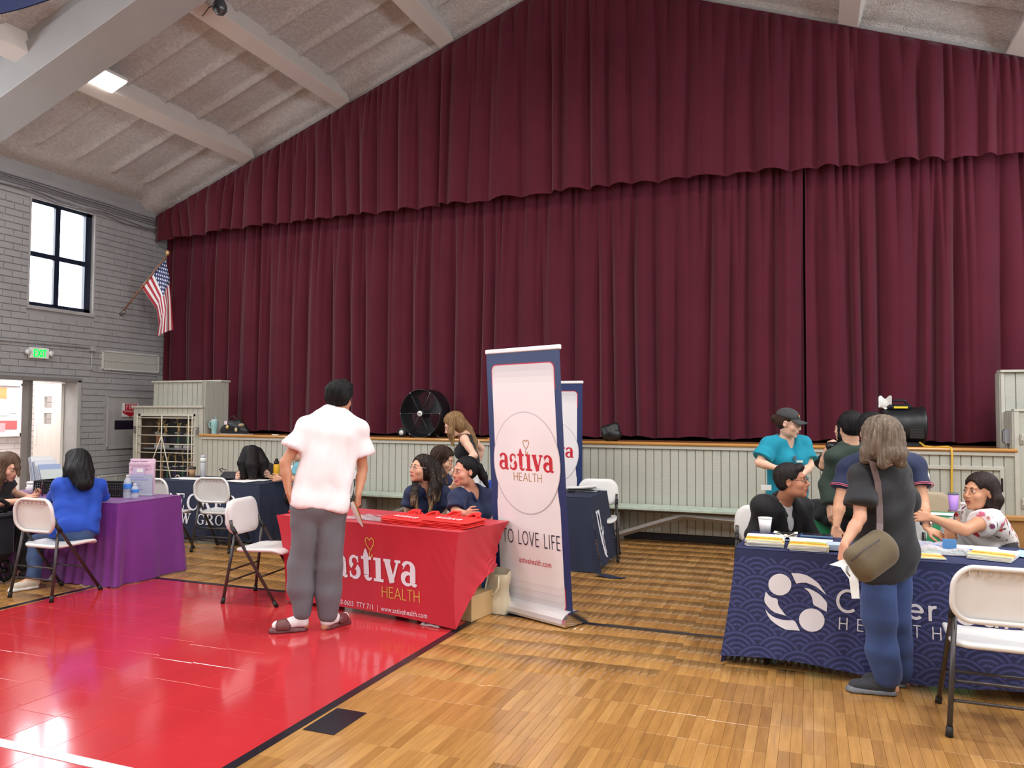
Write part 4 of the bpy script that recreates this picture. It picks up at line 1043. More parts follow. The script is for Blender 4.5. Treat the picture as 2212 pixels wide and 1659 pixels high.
# ------------------------------------------------------------------ roll-up banners
BNAVY = mat('banner_navy', (30, 48, 98), rough=.45); BWHITE = mat('banner_white', (236, 228, 230), rough=.5); BRED = mat('banner_red', (196, 32, 48), rough=.5)
BG1, BG2, BG3 = mat('banner_grey', (208, 204, 208), rough=.5), mat('banner_grey_light', (219, 213, 217), rough=.5), mat('banner_grey_pale', (228, 221, 224), rough=.5)
BTAN = mat('banner_tan', (176, 128, 74), rough=.5); BINK = mat('banner_ink', (26, 26, 58), rough=.5); CHROME = mat('chrome_cap', (214, 216, 220), rough=.12, metal=1); ALU = mat('banner_alu', (216, 214, 214), rough=.35, metal=.4)
BRING = mat('banner_ring', (190, 184, 190), rough=.5)
def banner(label, right, ang, lean, texts=True, mirror=False):
    """origin at the right end of the base (seen); local -x runs left along the banner, -y to the hall"""
    t = thing('rollup_banner', label, 'banner', (right[0], right[1], 0), ang, 'roll-up banners')
    Wd, Hh = .79, 1.90
    b = MB()
    prof = [(-.12, .012), (.12, .012), (.125, .03), (.115, .06), (.08, .085), (.03, .098), (-.03, .098), (-.08, .085), (-.115, .06), (-.125, .03)]
    n = len(prof); V_ = [(x, y, z) for x in (0, -Wd - .03) for y, z in prof]; F_ = [tuple(range(n)), tuple(range(2 * n - 1, n - 1, -1))] + [(i, n + i, n + (i + 1) % n, (i + 1) % n) for i in range(n)]
    b.add(V_, F_); part('base', b, ALU, t)
    b = MB(); V_ = [(x, y * 1.04, z * 1.04) for x in (.028, -.004) for y, z in prof]; b.add(V_, F_); part('end_cap', b, CHROME, t)
    b = MB(); b.tube([(-.1, -.09, 0.0), (-.1, -.09, .02)], .012, 8); b.tube([(-Wd + .08, -.09, 0.0), (-Wd + .08, -.09, .02)], .012, 8); part('foot', b, RUBBER, t)
    def fb(u, z): return (-Wd + u - lean * z - .0, -.012 - .004 * math.sin(z * 2) , z + .09)
    b = MB(); b.tube([(-Wd * .5 - lean * .1, .03, .09), (-Wd * .5 - lean * Hh, .03, Hh + .09)], .011, 8); part('pole', b, ALU, t)
    b = MB(); b.box((-Wd / 2 - lean * Hh, -.005, Hh + .10), (Wd + .012, .03, .035), ch=.006); part('top_rail', b, mat('banner_rail', (238, 238, 240), rough=.3), t)
    sheet = MB(); sheet.grid(lambda u, v: fb(u * Wd, v * Hh), 8, 20); cl = part('fabric', sheet, BNAVY, t)
    def layer(e): return lambda u, z: tuple(np.array(fb(u, z)) + np.array((0, -e, 0)))
    def rr(x0, x1, z0, z1, r): return [((x0 + x1) / 2 + x, (z0 + z1) / 2 + z) for x, z in rrect(x1 - x0, z1 - z0, r, 5)]
    def flat(name, poly, m, e):
        mb = MB(); cx, cz = np.mean(poly, 0); f_ = layer(e); n = len(poly)
        mb.add([f_(cx, cz)] + [f_(*p) for p in poly], [(0, 1 + i, 1 + (i + 1) % n) for i in range(n)]); return part(name, mb, m, cl)
    x0, x1 = .062, Wd - .066
    flat('red_border', rr(x0 - .008, x1 + .008, -.01, 1.805, .05), BRED, .0010)
    flat('grey_panel', rr(x0, x1, -.005, 1.797, .045), BG1, .0016)
    flat('grey_panel', rr(x0, x1, .05, 1.745, .05), BG2, .0021)
    flat('grey_panel', rr(x0, x1, .10, 1.70, .05), BG3, .0026)
    flat('white_panel', rr(x0, x1, .15, 1.655, .05), BWHITE, .0031)
    cc = (Wd / 2 + .003, 1.045); a_, b_ = .352, .388
    flat('ring', [(cc[0] + a_ * math.cos(2 * PI * k / 48), cc[1] + b_ * math.sin(2 * PI * k / 48)) for k in range(48)], BRING, .0036)
    flat('disc', [(cc[0] + (a_ - .007) * math.cos(2 * PI * k / 48), cc[1] + (b_ - .007) * math.sin(2 * PI * k / 48)) for k in range(48)], BWHITE, .0041)
    f5 = layer(.0050)
    w = twidth('astiva', GS, .188); letters('astiva', GS, .188, f5, (cc[0] - .291, .985), BRED, cl, 0, .582 / w, 'red_letter')
    w = twidth('HEALTH', GN, .062, .05); letters('HEALTH', GN, .062, f5, (cc[0] - .140, .905), BTAN, cl, .05, .305 / w, 'tan_letter')
    part('tan_heart', quads_mb(heart_quads(.072), f5, (cc[0] + .01, 1.108)), BTAN, cl)
    w = twidth('TO LOVE LIFE', GN, .105, .10); letters('TO LOVE LIFE', GN, .105, f5, (x1 - .012 - .60, .425), BINK, cl, .10, .60 / w, 'ink_letter')
    Q = font_tris('astivahealth.com', .062); wq = max(p[0] for q in Q for p in q)
    part('web_address', polys_mb([[(p[0] * .33 / wq, p[1]) for p in q] for q in Q], f5, (cc[0] - .12, .29)), BRED, cl)['kind'] = 'stuff'
    return t
BA = math.atan2(-.41, .91)
banner('near white and navy roll-up banner standing at the red table', (-1.585, 5.385), BA, .074)
fb_ = banner('far roll-up banner mostly hidden behind the near one', (-2.44, 8.62), math.radians(-3), .0); fb_.scale = (.97, .97, .938)
# ------------------------------------------------------------------ bodies: smooth distance fields turned into one continuous surface
def A3(p): return np.array(p, float)
def unit(v): v = A3(v); return v / (np.linalg.norm(v) + 1e-12)
def cap(a, b, r1, r2=None, k=.02, flat=None, op='+'):
    """tapered capsule; flat=(axis, factor) squeezes the section along an axis"""
    return dict(t='c', a=A3(a), b=A3(b), r1=r1, r2=r1 if r2 is None else r2, k=k, flat=flat, op=op)
def ell(c, r, R=None, k=.02, op='+'):
    return dict(t='e', c=A3(c), r=A3(r), R=np.eye(3) if R is None else A3(R), k=k, op=op)
def wpl(L, *pl): return [dict(q, pl=list(q.get('pl', ())) + list(pl)) for q in L]
def pcut(p, n): return dict(t='p', p=A3(p), n=unit(n), op='x', k=0.004)
def pbox(q):
    if q['t'] == 'c':
        m = max(q['r1'], q['r2']); return np.minimum(q['a'], q['b']) - m, np.maximum(q['a'], q['b']) + m
    m = q['r'].max(); return q['c'] - m, q['c'] + m
def pdist(q, X):
    if q['t'] == 'c':
        a, b = q['a'], q['b']; pa = X - a; ba = b - a
        t = np.clip((pa @ ba) / (ba @ ba + 1e-12), 0, 1)
        d = pa - t[..., None] * ba
        if q['flat'] is not None:
            ax, f = q['flat']; ax = unit(ax); d = d + (d @ ax)[..., None] * ax * (f - 1)
        return np.linalg.norm(d, axis=-1) - (q['r1'] + (q['r2'] - q['r1']) * t)
    if q['t'] == 'e':
        p = (X - q['c']) @ q['R']; k0 = np.linalg.norm(p / q['r'], axis=-1); k1 = np.linalg.norm(p / q['r'] ** 2, axis=-1) + 1e-9
        return k0 * (k0 - 1) / k1
    return (X - q['p']) @ q['n']
def field(prims, h, pad=.03):
    pos = [q for q in prims if q['op'] == '+']
    lo = np.min([pbox(q)[0] for q in pos], 0) - pad; hi = np.max([pbox(q)[1] for q in pos], 0) + pad
    n = np.ceil((hi - lo) / h).astype(int) + 1
    F = np.full(n, .08, np.float32); ax = [lo[i] + h * np.arange(n[i]) for i in range(3)]
    for q in prims:
        if q['op'] == 'x':
            X = np.stack(np.meshgrid(*ax, indexing='ij'), -1); F = np.maximum(F, pdist(q, X).astype(np.float32)); continue
        m = q['k'] + .05; a, b = pbox(q)
        i0 = np.clip(np.floor((a - m - lo) / h).astype(int), 0, n); i1 = np.clip(np.ceil((b + m - lo) / h).astype(int) + 1, 0, n)
        if np.any(i1 <= i0): continue
        sl = tuple(slice(i0[i], i1[i]) for i in range(3))
        X = np.stack(np.meshgrid(*[ax[i][sl[i]] for i in range(3)], indexing='ij'), -1)
        d = pdist(q, X).astype(np.float32); f = F[sl]; k = q['k']
        for pp, pn in q.get('pl', ()): d = np.maximum(d, ((X - A3(pp)) @ unit(pn)).astype(np.float32))
        if q['op'] == '+':
            hh = np.clip(.5 + .5 * (d - f) / k, 0, 1); F[sl] = d * (1 - hh) + f * hh - k * hh * (1 - hh)
        else:
            d = -d; hh = np.clip(.5 - .5 * (d - f) / k, 0, 1); F[sl] = d * (1 - hh) + f * hh + k * hh * (1 - hh)
    return F, lo
def nets(F, lo, h):
    S = F < 0; n = np.array(F.shape); cn = n - 1; nc = int(np.prod(cn))
    cnt = np.zeros(nc); acc = np.zeros((nc, 3)); quads = []
    strd = np.array([cn[1] * cn[2], cn[2], 1])
    for a in range(3):
        sl0 = [slice(None)] * 3; sl1 = [slice(None)] * 3; sl0[a] = slice(0, -1); sl1[a] = slice(1, None)
        A, B = F[tuple(sl0)], F[tuple(sl1)]; cr = S[tuple(sl0)] != S[tuple(sl1)]
        idx = np.argwhere(cr); fa = A[cr]; fb = B[cr]; t = fa / (fa - fb)
        pos = idx.astype(float); pos[:, a] += t; ins = S[tuple(sl0)][cr]
        b_, c_ = (a + 1) % 3, (a + 2) % 3
        ok = (idx[:, b_] > 0) & (idx[:, c_] > 0) & (idx[:, b_] < cn[b_]) & (idx[:, c_] < cn[c_])
        idx, pos, ins = idx[ok], pos[ok], ins[ok]; ids = []
        for db, dc in ((-1, -1), (0, -1), (0, 0), (-1, 0)):
            c = idx.copy(); c[:, b_] += db; c[:, c_] += dc; i = c @ strd; ids.append(i)
            cnt += np.bincount(i, minlength=nc)
            for x in range(3): acc[:, x] += np.bincount(i, pos[:, x], minlength=nc)
        q = np.stack(ids, 1); q[~ins] = q[~ins][:, ::-1]; quads.append(q)
    used = np.nonzero(cnt)[0]; mp = np.full(nc, -1); mp[used] = np.arange(len(used))
    V = acc[used] / cnt[used][:, None] * h + lo; Q = mp[np.concatenate(quads)]
    return V, Q
def smooth(V, Q, it=1, lam=.5):
    n = len(V)
    E = np.concatenate([Q[:, [0, 1]], Q[:, [1, 2]], Q[:, [2, 3]], Q[:, [3, 0]]])
    for _ in range(it):
        c = np.bincount(E[:, 0], minlength=n) + np.bincount(E[:, 1], minlength=n)
        A = np.stack([np.bincount(E[:, 0], V[E[:, 1], x], minlength=n) + np.bincount(E[:, 1], V[E[:, 0], x], minlength=n) for x in range(3)], 1)
        V = V * (1 - lam) + lam * A / np.maximum(c, 1)[:, None]
    return V
def sdf(prims, h, it=1):
    F, lo = field(prims, h); V, Q = nets(F, lo, h); return (smooth(V, Q, it) if it else V), Q
def join(ms):
    V = []; Q = []; k = 0
    for v, q in ms: V.append(v); Q.append(q + k); k += len(v)
    return np.concatenate(V), np.concatenate(Q)
def basis(f, up):
    """columns: right, forward, up"""
    f = unit(f); up = A3(up); r = unit(np.cross(f, up)); u = np.cross(r, f); return np.stack([r, f, u], 1)
def xf(R, c, p): return A3(c) + R @ A3(p)

def head_prims(R, c, s, fem=False, mouth=0.0, smile=0.0):
    P = lambda x, y, z: xf(R, c, (x * s, y * s, z * s)); K = lambda v: v * s
    E = lambda p, r, k=.02, op='+': ell(P(*p), [K(v) for v in r], R, K(k), op)
    C = lambda a, b, r1, r2=None, k=.012, op='+': cap(P(*a), P(*b), K(r1), None if r2 is None else K(r2), K(k), None, op)
    jw = .046 if fem else .054
    L = [E((0, -.018, .042), (.074, .094, .082), .02), E((0, .028, -.02), (.062, .062, .085), .03), E((0, .040, -.076), (jw, .046, .034), .03), E((0, .078, -.100), (.020, .018, .018), .02),
         C((-.034, .080, .030), (.034, .080, .030), .012, k=.018), E((-.038, .062, -.028), (.028, .026, .026), .02), E((.038, .062, -.028), (.028, .026, .026), .02)]
    L += [ell(P(sx * .032, .100, .008), [K(.019), K(.016), K(.012)], R, K(.012), '-') for sx in (-1, 1)]
    L += [C((0, .088, .018), (0, .109, -.026), .0085, .0125, .010), E((-.0125, .100, -.031), (.009, .011, .008), .006), E((.0125, .100, -.031), (.009, .011, .008), .006), E((0, .090, -.058), (.024, .014, .020), .016)]
    for sx in (-1, 1):
        L += [E((sx * .0325, .0815, .008), (.0135, .0125, .0125), .004), E((sx * .076, -.008, -.004), (.009, .020, .031), .006), ell(P(sx * .084, -.002, .0), [K(.005), K(.010), K(.018)], R, K(.006), '-')]
    if mouth > 0: L.append(ell(P(0, .104, -.064), [K(.022 + .006 * smile), K(.020), K(mouth)], R, K(.004), '-'))
    return L
def hand_mesh(w, d, n, s, right, curl=(.35, .4, .45, .5), thumb=.6, spread=.06, step=.0046, forearm=None):
    """w wrist, d towards the fingers, n palm normal (the way the palm faces)"""
    d = unit(d); n = unit(n - d * (n @ d)); sd = np.cross(d, n) * (1 if right else -1)   # sd points to the thumb side
    w = A3(w); L = []
    if forearm is not None: L.append(cap(w - unit(w - A3(forearm)) * .05, w, .026 * s, .0235 * s, .01, (n, 1.25)))
    for i in range(4):
        o = sd * (.030 - .0195 * i) * s
        L.append(cap(w + d * .012 * s + o * .55, w + d * .082 * s + o, .0135 * s, .0115 * s, .010 * s))
    for i in range(4):
        l = (.072, .080, .075, .058)[i] * s; o = sd * (.030 - .0195 * i) * s; p = w + d * (.084, .088, .084, .076)[i] * s + o; a = 0
        for j, (fr, c) in enumerate(((.46, .6), (.30, 1.0), (.24, .8))):
            a += curl[i] * c * 1.6; dd = unit(d * math.cos(a) + n * math.sin(a) + sd * (1.5 - i) * spread); q = p + dd * l * fr
            r = (.0088, .0080, .0072, .0064)[j] * s * (.9 if i == 3 else 1); r2 = (.0088, .0080, .0072, .0064)[j + 1] * s * (.9 if i == 3 else 1)
            L.append(cap(p, q, r, r2, .003)); p = q
    p = w + d * .022 * s + sd * .022 * s; td = unit(d * .62 + sd * .75 + n * .30 * (1 + thumb)); q = p + td * .045 * s
    L.append(cap(p, q, .0145 * s, .0105 * s, .010 * s)); td2 = unit(d * .9 + sd * (.35 - .4 * thumb) + n * .45 * thumb); q2 = q + td2 * .030 * s; L.append(cap(q, q2, .0098 * s, .0090 * s, .003)); q3 = q2 + unit(td2 + n * .25 * thumb - sd * .1) * .024 * s; L.append(cap(q2, q3, .0088 * s, .0070 * s, .003))
    return sdf(L, step, 1)
SKINS = {}
def skin(rgb):
    k = 'skin_%d_%d_%d' % rgb
    return mat(k, rgb, rough=.5, var=.05, vscale=14, sss=.06, bump=.05, bscale=220, dist=.001)
def hairmat(rgb, rgb2=None, name=None):
    k = 'hair_%d_%d_%d' % rgb + (name or '')
    if k in MATS: return MATS[k]
    m = mat(k, rgb, rough=.58, var=.35, vscale=26, stretch=(3.2, 3.2, .32), bump=.9, bscale=60, dist=.004, geo=True, spec=.22)
    if rgb2 is not None:
        nt = m.node_tree; n = nt.nodes; L = nt.links
        vm = [x for x in n if x.type == 'VECT_MATH'][0]; mp = [x for x in n if x.type == 'MAPPING'][0]
        nz = n.new('ShaderNodeTexNoise'); nz.inputs['Scale'].default_value = 34; nz.inputs['Detail'].default_value = 3; L.new(mp.outputs[0], nz.inputs['Vector'])
        at = n.new('ShaderNodeAttribute'); at.attribute_name = 'tip'
        sp = n.new('ShaderNodeSeparateColor'); L.new(at.outputs['Color'], sp.inputs[0])
        ad = n.new('ShaderNodeMath'); ad.operation = 'MULTIPLY_ADD'; ad.inputs[1].default_value = 2.2; ad.inputs[2].default_value = -1.30; L.new(nz.outputs['Fac'], ad.inputs[0])
        a2 = n.new('ShaderNodeMath'); a2.operation = 'ADD'; a2.use_clamp = True; L.new(ad.outputs[0], a2.inputs[0]); L.new(sp.outputs[0], a2.inputs[1])
        mx = n.new('ShaderNodeMix'); mx.data_type = 'RGBA'; L.new(a2.outputs[0], mx.inputs['Factor']); mx.inputs['A'].default_value = lin(rgb) + (1,); mx.inputs['B'].default_value = lin(rgb2) + (1,)
        L.new(mx.outputs['Result'], vm.inputs[0])
    return m
EYEW = mat('eye_white', (232, 226, 222), rough=.25); IRIS = mat('eye_iris', (44, 28, 20), rough=.2)
def eye_part(R, c, s, sx, par, look=(0, 1, 0)):
    p = xf(R, c, (sx * .0325 * s, .0852 * s, .0075 * s)); f = unit(R @ unit(look)); B = basis(f, R[:, 2])
    mb = MB(); r = .0122 * s; M = Matrix([[B[0][0], B[0][2] * .62, B[0][1], p[0]], [B[1][0], B[1][2] * .62, B[1][1], p[1]], [B[2][0], B[2][2] * .62, B[2][1], p[2]], [0, 0, 0, 1]])
    prof = [(r * math.sin(a), r * math.cos(a)) for a in [PI * k / 10 for k in range(11)]]; prof = [(max(1e-5, x), z) for x, z in prof][::-1]
    mb.lathe(prof, (0, 0, 0), 14, M); nfc = len(mb.f)
    mb.mi = [1 if all((Vector(mb.v[i]) - Vector(p)).dot(Vector(f)) > r * .74 for i in fc) else 0 for fc in mb.f]
    return part('eye', mb, [EYEW, IRIS], par, True, world=True)
def person(name, label, D):
    """D: joints in the hall's coordinates and clothing; every figure is one continuous body with clothes and hair as children"""
    s = D.get('s', .96); bf = D.get('b', 1.0); g = {k: A3(v) for k, v in D['j'].items()}
    pel, nb, hd = g['pel'], g['nb'], g['hd']
    rt = D.get('right'); rt = unit(rt) if rt is not None else unit(g['shR'] - g['shL'])
    up = unit(nb - pel); fr = np.cross(up, rt); fr = unit(fr)
    hw = D.get('hw', .165) * s
    shL = g.get('shL', nb - rt * hw - up * .045); shR = g.get('shR', nb + rt * hw - up * .045)
    sit = 'knL' in g
    hipL = pel - rt * .085 * s * bf; hipR = pel + rt * .085 * s * bf
    hf = D['hf']; hu = D.get('hu', (0, 0, 1)); HR = basis(hf, hu); hs = D.get('hs', s)
    fem = D.get('fem', False); sk = skin(D['skin'])
    chest = nb - up * .17 * s; waist = pel + up * .16 * s
    fl = (fr, 1.38)
    def torso(g_=0.0, w=1.0):
        W = .118 * s * bf
        L = [cap(hipL + rt * .02, hipR - rt * .02, .112 * s * bf + g_, k=.05, flat=(fr, 1.12)), cap(pel - rt * .03, waist - rt * .02 * w, .118 * s * bf * w + g_, .108 * s * bf * w + g_, .05, fl), cap(pel + rt * .03, waist + rt * .02 * w, .118 * s * bf * w + g_, .108 * s * bf * w + g_, .05, fl),
             cap(waist - rt * .02, chest - rt * .055 * s, .112 * s * bf + g_, .112 * s * bf + g_, .05, fl), cap(waist + rt * .02, chest + rt * .055 * s, .112 * s * bf + g_, .112 * s * bf + g_, .05, fl),
             cap(chest + (shL - chest) * .35, nb - up * .03, .092 * s * bf + g_, .06 * s + g_, .05, (fr, 1.25)), cap(chest + (shR - chest) * .35, nb - up * .03, .092 * s * bf + g_, .06 * s + g_, .05, (fr, 1.25)),
             cap(nb - up * .035 - rt * .02, shL, .052 * s + g_, .052 * s * bf + g_, .035), cap(nb - up * .035 + rt * .02, shR, .052 * s + g_, .052 * s * bf + g_, .035)]
        if fem: L += [ell(chest + fr * .085 * s * bf + rt * sx * .066 * s - up * .025, [.062 * s + g_, .052 * s + g_, .062 * s + g_], np.stack([rt, fr, up], 1), .04) for sx in (-1, 1)]
        return L
    necktop = xf(HR, hd, (0, -.018 * hs, -.055 * hs))
    neck = [cap(nb - up * .03, necktop, .056 * s * (0.9 if fem else 1.05), .050 * s * (0.88 if fem else 1.05), .03)]
    arms = {}; L = torso() + neck
    for sd in 'LR':
        sh, el, wr = (shL if sd == 'L' else shR), g['el' + sd], g['wr' + sd]; arms[sd] = (sh, el, wr)
        mid = sh + (el - sh) * .45
        L += [cap(sh, mid, .049 * s * bf, .044 * s * bf, .025), cap(mid, el, .044 * s * bf, .037 * s * bf, .02), cap(el, el + (wr - el) * .35, .037 * s * bf, .038 * s * bf, .015), cap(el + (wr - el) * .35, wr, .038 * s * bf, .0245 * s, .015)]
    legs = {}
    for sd in 'LR':
        hp = hipL if sd == 'L' else hipR; kn = g['kn' + sd]; an = g['an' + sd]; to = g['to' + sd]; legs[sd] = (hp, kn, an, to)
        L += [cap(hp, kn, .082 * s * bf, .055 * s * bf, .03), cap(kn, kn + (an - kn) * .3, .054 * s, .056 * s * bf, .02), cap(kn + (an - kn) * .3, an, .056 * s * bf, .036 * s, .02), cap(an, to, .036 * s, .028 * s, .02), cap(an, an - unit(A3([to[0] - an[0], to[1] - an[1], 0])) * .03 - A3((0, 0, .04)), .03 * s, .028, .02)]
    ms = [sdf(L, .0130, 1)]
    hp_ = head_prims(HR, hd, hs, fem, D.get('mouth', 0.0), D.get('face', {}).get('smile', 0.0)) + [cap(nb + (necktop - nb) * .35, necktop, .0535 * s * (0.9 if fem else 1.05), .050 * s * (0.88 if fem else 1.05), .03)]
    ms.append(sdf(hp_, .0052, 1))
    for sd in 'LR':
        hd_ = D.get('hand' + sd)
        if hd_ is None: d_ = unit(g['wr' + sd] - g['el' + sd]); hd_ = dict(d=d_, n=-rt * (1 if sd == 'R' else -1))
        ms.append(hand_mesh(g['wr' + sd], A3(hd_['d']), A3(hd_['n']), s * (0.93 if fem else 1.0), sd == 'R', hd_.get('curl', (.35, .4, .45, .5)), hd_.get('thumb', .5), hd_.get('spread', .05), forearm=g['el' + sd]))
    V, Q = join(ms)
    root = link(name, np_mesh(name, V, Q, sk)); tag(root, label, 'person')
    # ---- clothes
    def cloth_part(nm, prims, m, h=.009, it=2, wr=.003, fn=None, fq=26, label=None):
        F, lo = field(prims, h); v, q = nets(F, lo, h); v = smooth(v, q, it)
        if wr:
            r = np.random.default_rng(abs(hash(nm + label_key)) % 1000 if False else len(nm) * 7 + int(abs(pel[0]) * 100) % 97); o_ = 0
            for k in range(5):
                kx = r.normal(size=3); kx /= np.linalg.norm(kx); o_ = o_ + np.sin(v @ kx * fq * r.uniform(.6, 1.6) + r.uniform(0, 6) + 1.2 * np.sin(v @ r.normal(size=3) * 9))
            c = v.mean(0); nrm = np.zeros_like(v); fn_ = np.cross(v[q[:, 1]] - v[q[:, 0]], v[q[:, 2]] - v[q[:, 0]])
            for a in range(4):
                for x in range(3): nrm[:, x] += np.bincount(q[:, a], fn_[:, x], minlength=len(v))
            nrm /= np.linalg.norm(nrm, axis=1)[:, None] + 1e-12
            v = v + nrm * ((np.clip(o_, -2, 2) + 1.3) * wr)[:, None]
        cols = fn(v) if fn else None
        o = link(nm, np_mesh(nm, v, q, m, colors=cols), root)
        if label: o['label'] = label
        return o
    label_key = label
    T = D.get('top')
    if T:
        gg = T.get('g', .014); sl = T.get('sleeve', .5); P = torso(gg, T.get('w', 1.0))
        hem = T.get('hem', -.02)         # distance below the pelvis point along the spine
        if T.get('skirt'): P += [cap(pel - up * .02 - rt * .03, pel - up * (hem + .02) - rt * .03, .113 * s * bf + gg, .113 * s * bf + gg, .04, (fr, 1.2)), cap(pel - up * .02 + rt * .03, pel - up * (hem + .02) + rt * .03, .113 * s * bf + gg, .113 * s * bf + gg, .04, (fr, 1.2))]
        if T.get('skirt'): P += [cap(chest - up * .03 + rt * sx * .062 * s, pel - up * (hem + .02) + rt * sx * .058 * s, .100 * s * bf + gg, .108 * s * bf + gg, .04, (fr, 1.2)) for sx in (-1, 1)]
        P.append(pcut(pel - up * hem, -up))
        nd = unit(necktop - nb); P.append(cap(nb + nd * T.get('neckcut', .075), necktop + nd * .06, .078, .10, .006, None, '-'))
        if T.get('v'): P += [cap(nb + up * .03 + fr * .05, nb - up * T['v'] + fr * .13, T.get('vw', .05), .012, .006, None, '-')]
        if T.get('scoop'): P += [ell(nb + up * .03 + fr * .03, (T['scoop'], T['scoop'], T['scoop']), None, .01, '-')]
        if T.get('arm') == 'none':
            for sd in 'LR': P.append(ell(arms[sd][0] + (arms[sd][0] - nb) * .10, (.075, .075, .085), None, .01, '-'))
        if T.get('arm') != 'none':
            for sd in 'LR':
                sh, el, wr = arms[sd]; sf = T.get('sleeve' + sd, sl); w0 = T.get('sw', .014); lo_ = T.get('loose', .012)
                st = sh - (sh - nb) * .12 - up * .012
                if sf <= 1: e = sh + (el - sh) * sf; P += wpl([cap(st, e + (e - sh) * .15, .055 * s * bf + gg * .6, .045 * s * bf + w0 + lo_, .03)], (e, e - sh))
                else: e = el + (wr - el) * (sf - 1); P += [cap(st, el, .055 * s * bf + gg * .6, .042 * s * bf + w0, .03)] + wpl([cap(el, el + (e - el) * 1.1, .042 * s * bf + w0, .031 * s + w0, .02)], (e, e - el))
                if T.get('trim') is not None:
                    B_ = basis(e - sh, fr); mb = MB()
                    for kk, mm in enumerate((-.012, -.002)): mb.tube([tuple(e + unit(e - sh) * mm + (B_[:, 0] * math.cos(a) + B_[:, 2] * math.sin(a)) * (.0455 * s * bf + w0 + lo_ * .9 + .008)) for a in [2 * PI * i / 24 for i in range(24)]], .0026, 5, closed=True)
                    part('cuff_stripe', mb, T['trim'], root, True)
        cloth_part('shirt', P, T['m'], h=.0105, wr=T.get('wr', .003), fn=T.get('fn'), label=T.get('label'))
        if T.get('under') is not None: cloth_part('undershirt', torso(.009) + [pcut(pel, -up)], T['under'], h=.0105, wr=0)
        if T.get('collar'):
            c0 = nb + up * .012; mb = []
            for sx in (-1, 1):
                pts = [c0 - fr * .058 * s + up * .022, c0 - fr * .03 * s + rt * sx * .058 * s + up * .018, c0 + rt * sx * .066 * s + fr * .02 * s, c0 + rt * sx * .05 * s + fr * .07 * s - up * .04, c0 + rt * sx * .035 * s + fr * .095 * s - up * .085]
                mb += [cap(pts[i], pts[i + 1], .013, .012, .01) for i in range(4)]
            cloth_part('collar', mb, T.get('collarm', T['m']), h=.006, wr=0)
    Bt = D.get('pants')
    if Bt:
        gg = Bt.get('g', .012); w = Bt.get('w', .018); ln = Bt.get('len', .93)
        wz = Bt.get('waist', -.03 if (T and T.get('skirt')) else .05)
        G = wpl([cap(hipL + rt * .02, hipR - rt * .02, .116 * s * bf + gg, k=.05, flat=(fr, 1.1)), cap(pel - rt * .03, pel + up * .06 - rt * .02, .118 * s * bf + gg, .11 * s * bf + gg, .05, fl), cap(pel + rt * .03, pel + up * .06 + rt * .02, .118 * s * bf + gg, .11 * s * bf + gg, .05, fl)], (pel + up * wz, up))
        for sd in 'LR':
            hp, kn, an, to = legs[sd]; e = kn + (an - kn) * ln; hq = hp + (kn - hp) * (.12 if wz < 0 else 0)
            G += [cap(hq, kn, .084 * s * bf + gg, .056 * s * bf + w, .02), cap(kn, kn + (e - kn) * .5, .056 * s * bf + w, .055 * s * bf + w * Bt.get('calf', 1.0), .02), cap(kn + (e - kn) * .5, e, .055 * s * bf + w * Bt.get('calf', 1.0), Bt.get('cuff', .05), .02)]
        G = [G]
        o = cloth_part('trousers', G[0], Bt['m'], h=.0125, wr=Bt.get('wr', .004), fq=20)
        if Bt.get('rib'):
            for sd in 'LR':
                hp, kn, an, to = legs[sd]; e = kn + (an - kn) * ln; e2 = kn + (an - kn) * (ln + .11); cloth_part('ankle_cuff', [cap(e, e2, Bt['cuff'] - .006, Bt['cuff'] - .012, .01), pcut(e2, e2 - e)], Bt['m'], h=.007, wr=.001)
    Sh = D.get('shoes')
    if Sh:
        for sd in 'LR':
            hp, kn, an, to = legs[sd]; fz = Sh.get('z', 0.0); d = unit(A3([to[0] - an[0], to[1] - an[1], 0])); sdv = np.array([d[1], -d[0], 0]); hl = A3([an[0], an[1], fz]) - d * .045 * s; tp = hl + d * Sh.get('len', .255) * s; wv = Sh.get('w', 1.0)
            up_ = A3((0, 0, 1)); sole = Sh.get('sole', .028)
            sp = [cap(hl + d * .035, hl + d * .09, .036 * s * wv, .036 * s * wv, .02), cap(hl + d * .09, tp - d * .045, .036 * s * wv, .043 * s * wv, .02)]
            F = [dict(q, a=q['a'] + up_ * .02, b=q['b'] + up_ * .02, flat=None) for q in sp]
            so = [cap(q['a'], q['b'], q['r1'] + .005, q['r2'] + .005, .02) for q in sp] + [pcut(hl + up_ * sole, up_), pcut(hl + up_ * .001, -up_)]
            if Sh.get('kind') == 'slide':
                o = cloth_part('slide_sole', so, Sh['m'], h=.006, wr=0)
                cloth_part('slide_strap', [cap(tp - d * .115 + up_ * .036, tp - d * .075 + up_ * .032, .054, .052, .01, (up_, 1.0)), ell(tp - d * .095 + up_ * .02, (.2, .2, .2), None, .01, '+')][:1] + [pcut(hl + up_ * .02, -up_), cap(tp - d * .15 + up_ * .028, tp - d * .03 + up_ * .026, .043, .042, .004, None, '-')], Sh['m'], h=.005, wr=0)
                cloth_part('sock', [cap(an + A3((0, 0, .05)), an, .040 * s, .042 * s, .02), cap(an, hl + d * .03 + up_ * .06, .042 * s, .036 * s, .02), cap(hl + d * .035 + up_ * .055, hl + d * .10 + up_ * .058, .036 * s, .038 * s, .02), cap(hl + d * .1 + up_ * .056, tp - d * .055 + up_ * .046, .038 * s, .034 * s, .02), pcut(hl + up_ * (sole - .002), -up_)], Sh['sock'], h=.007, wr=.0008)
            else:
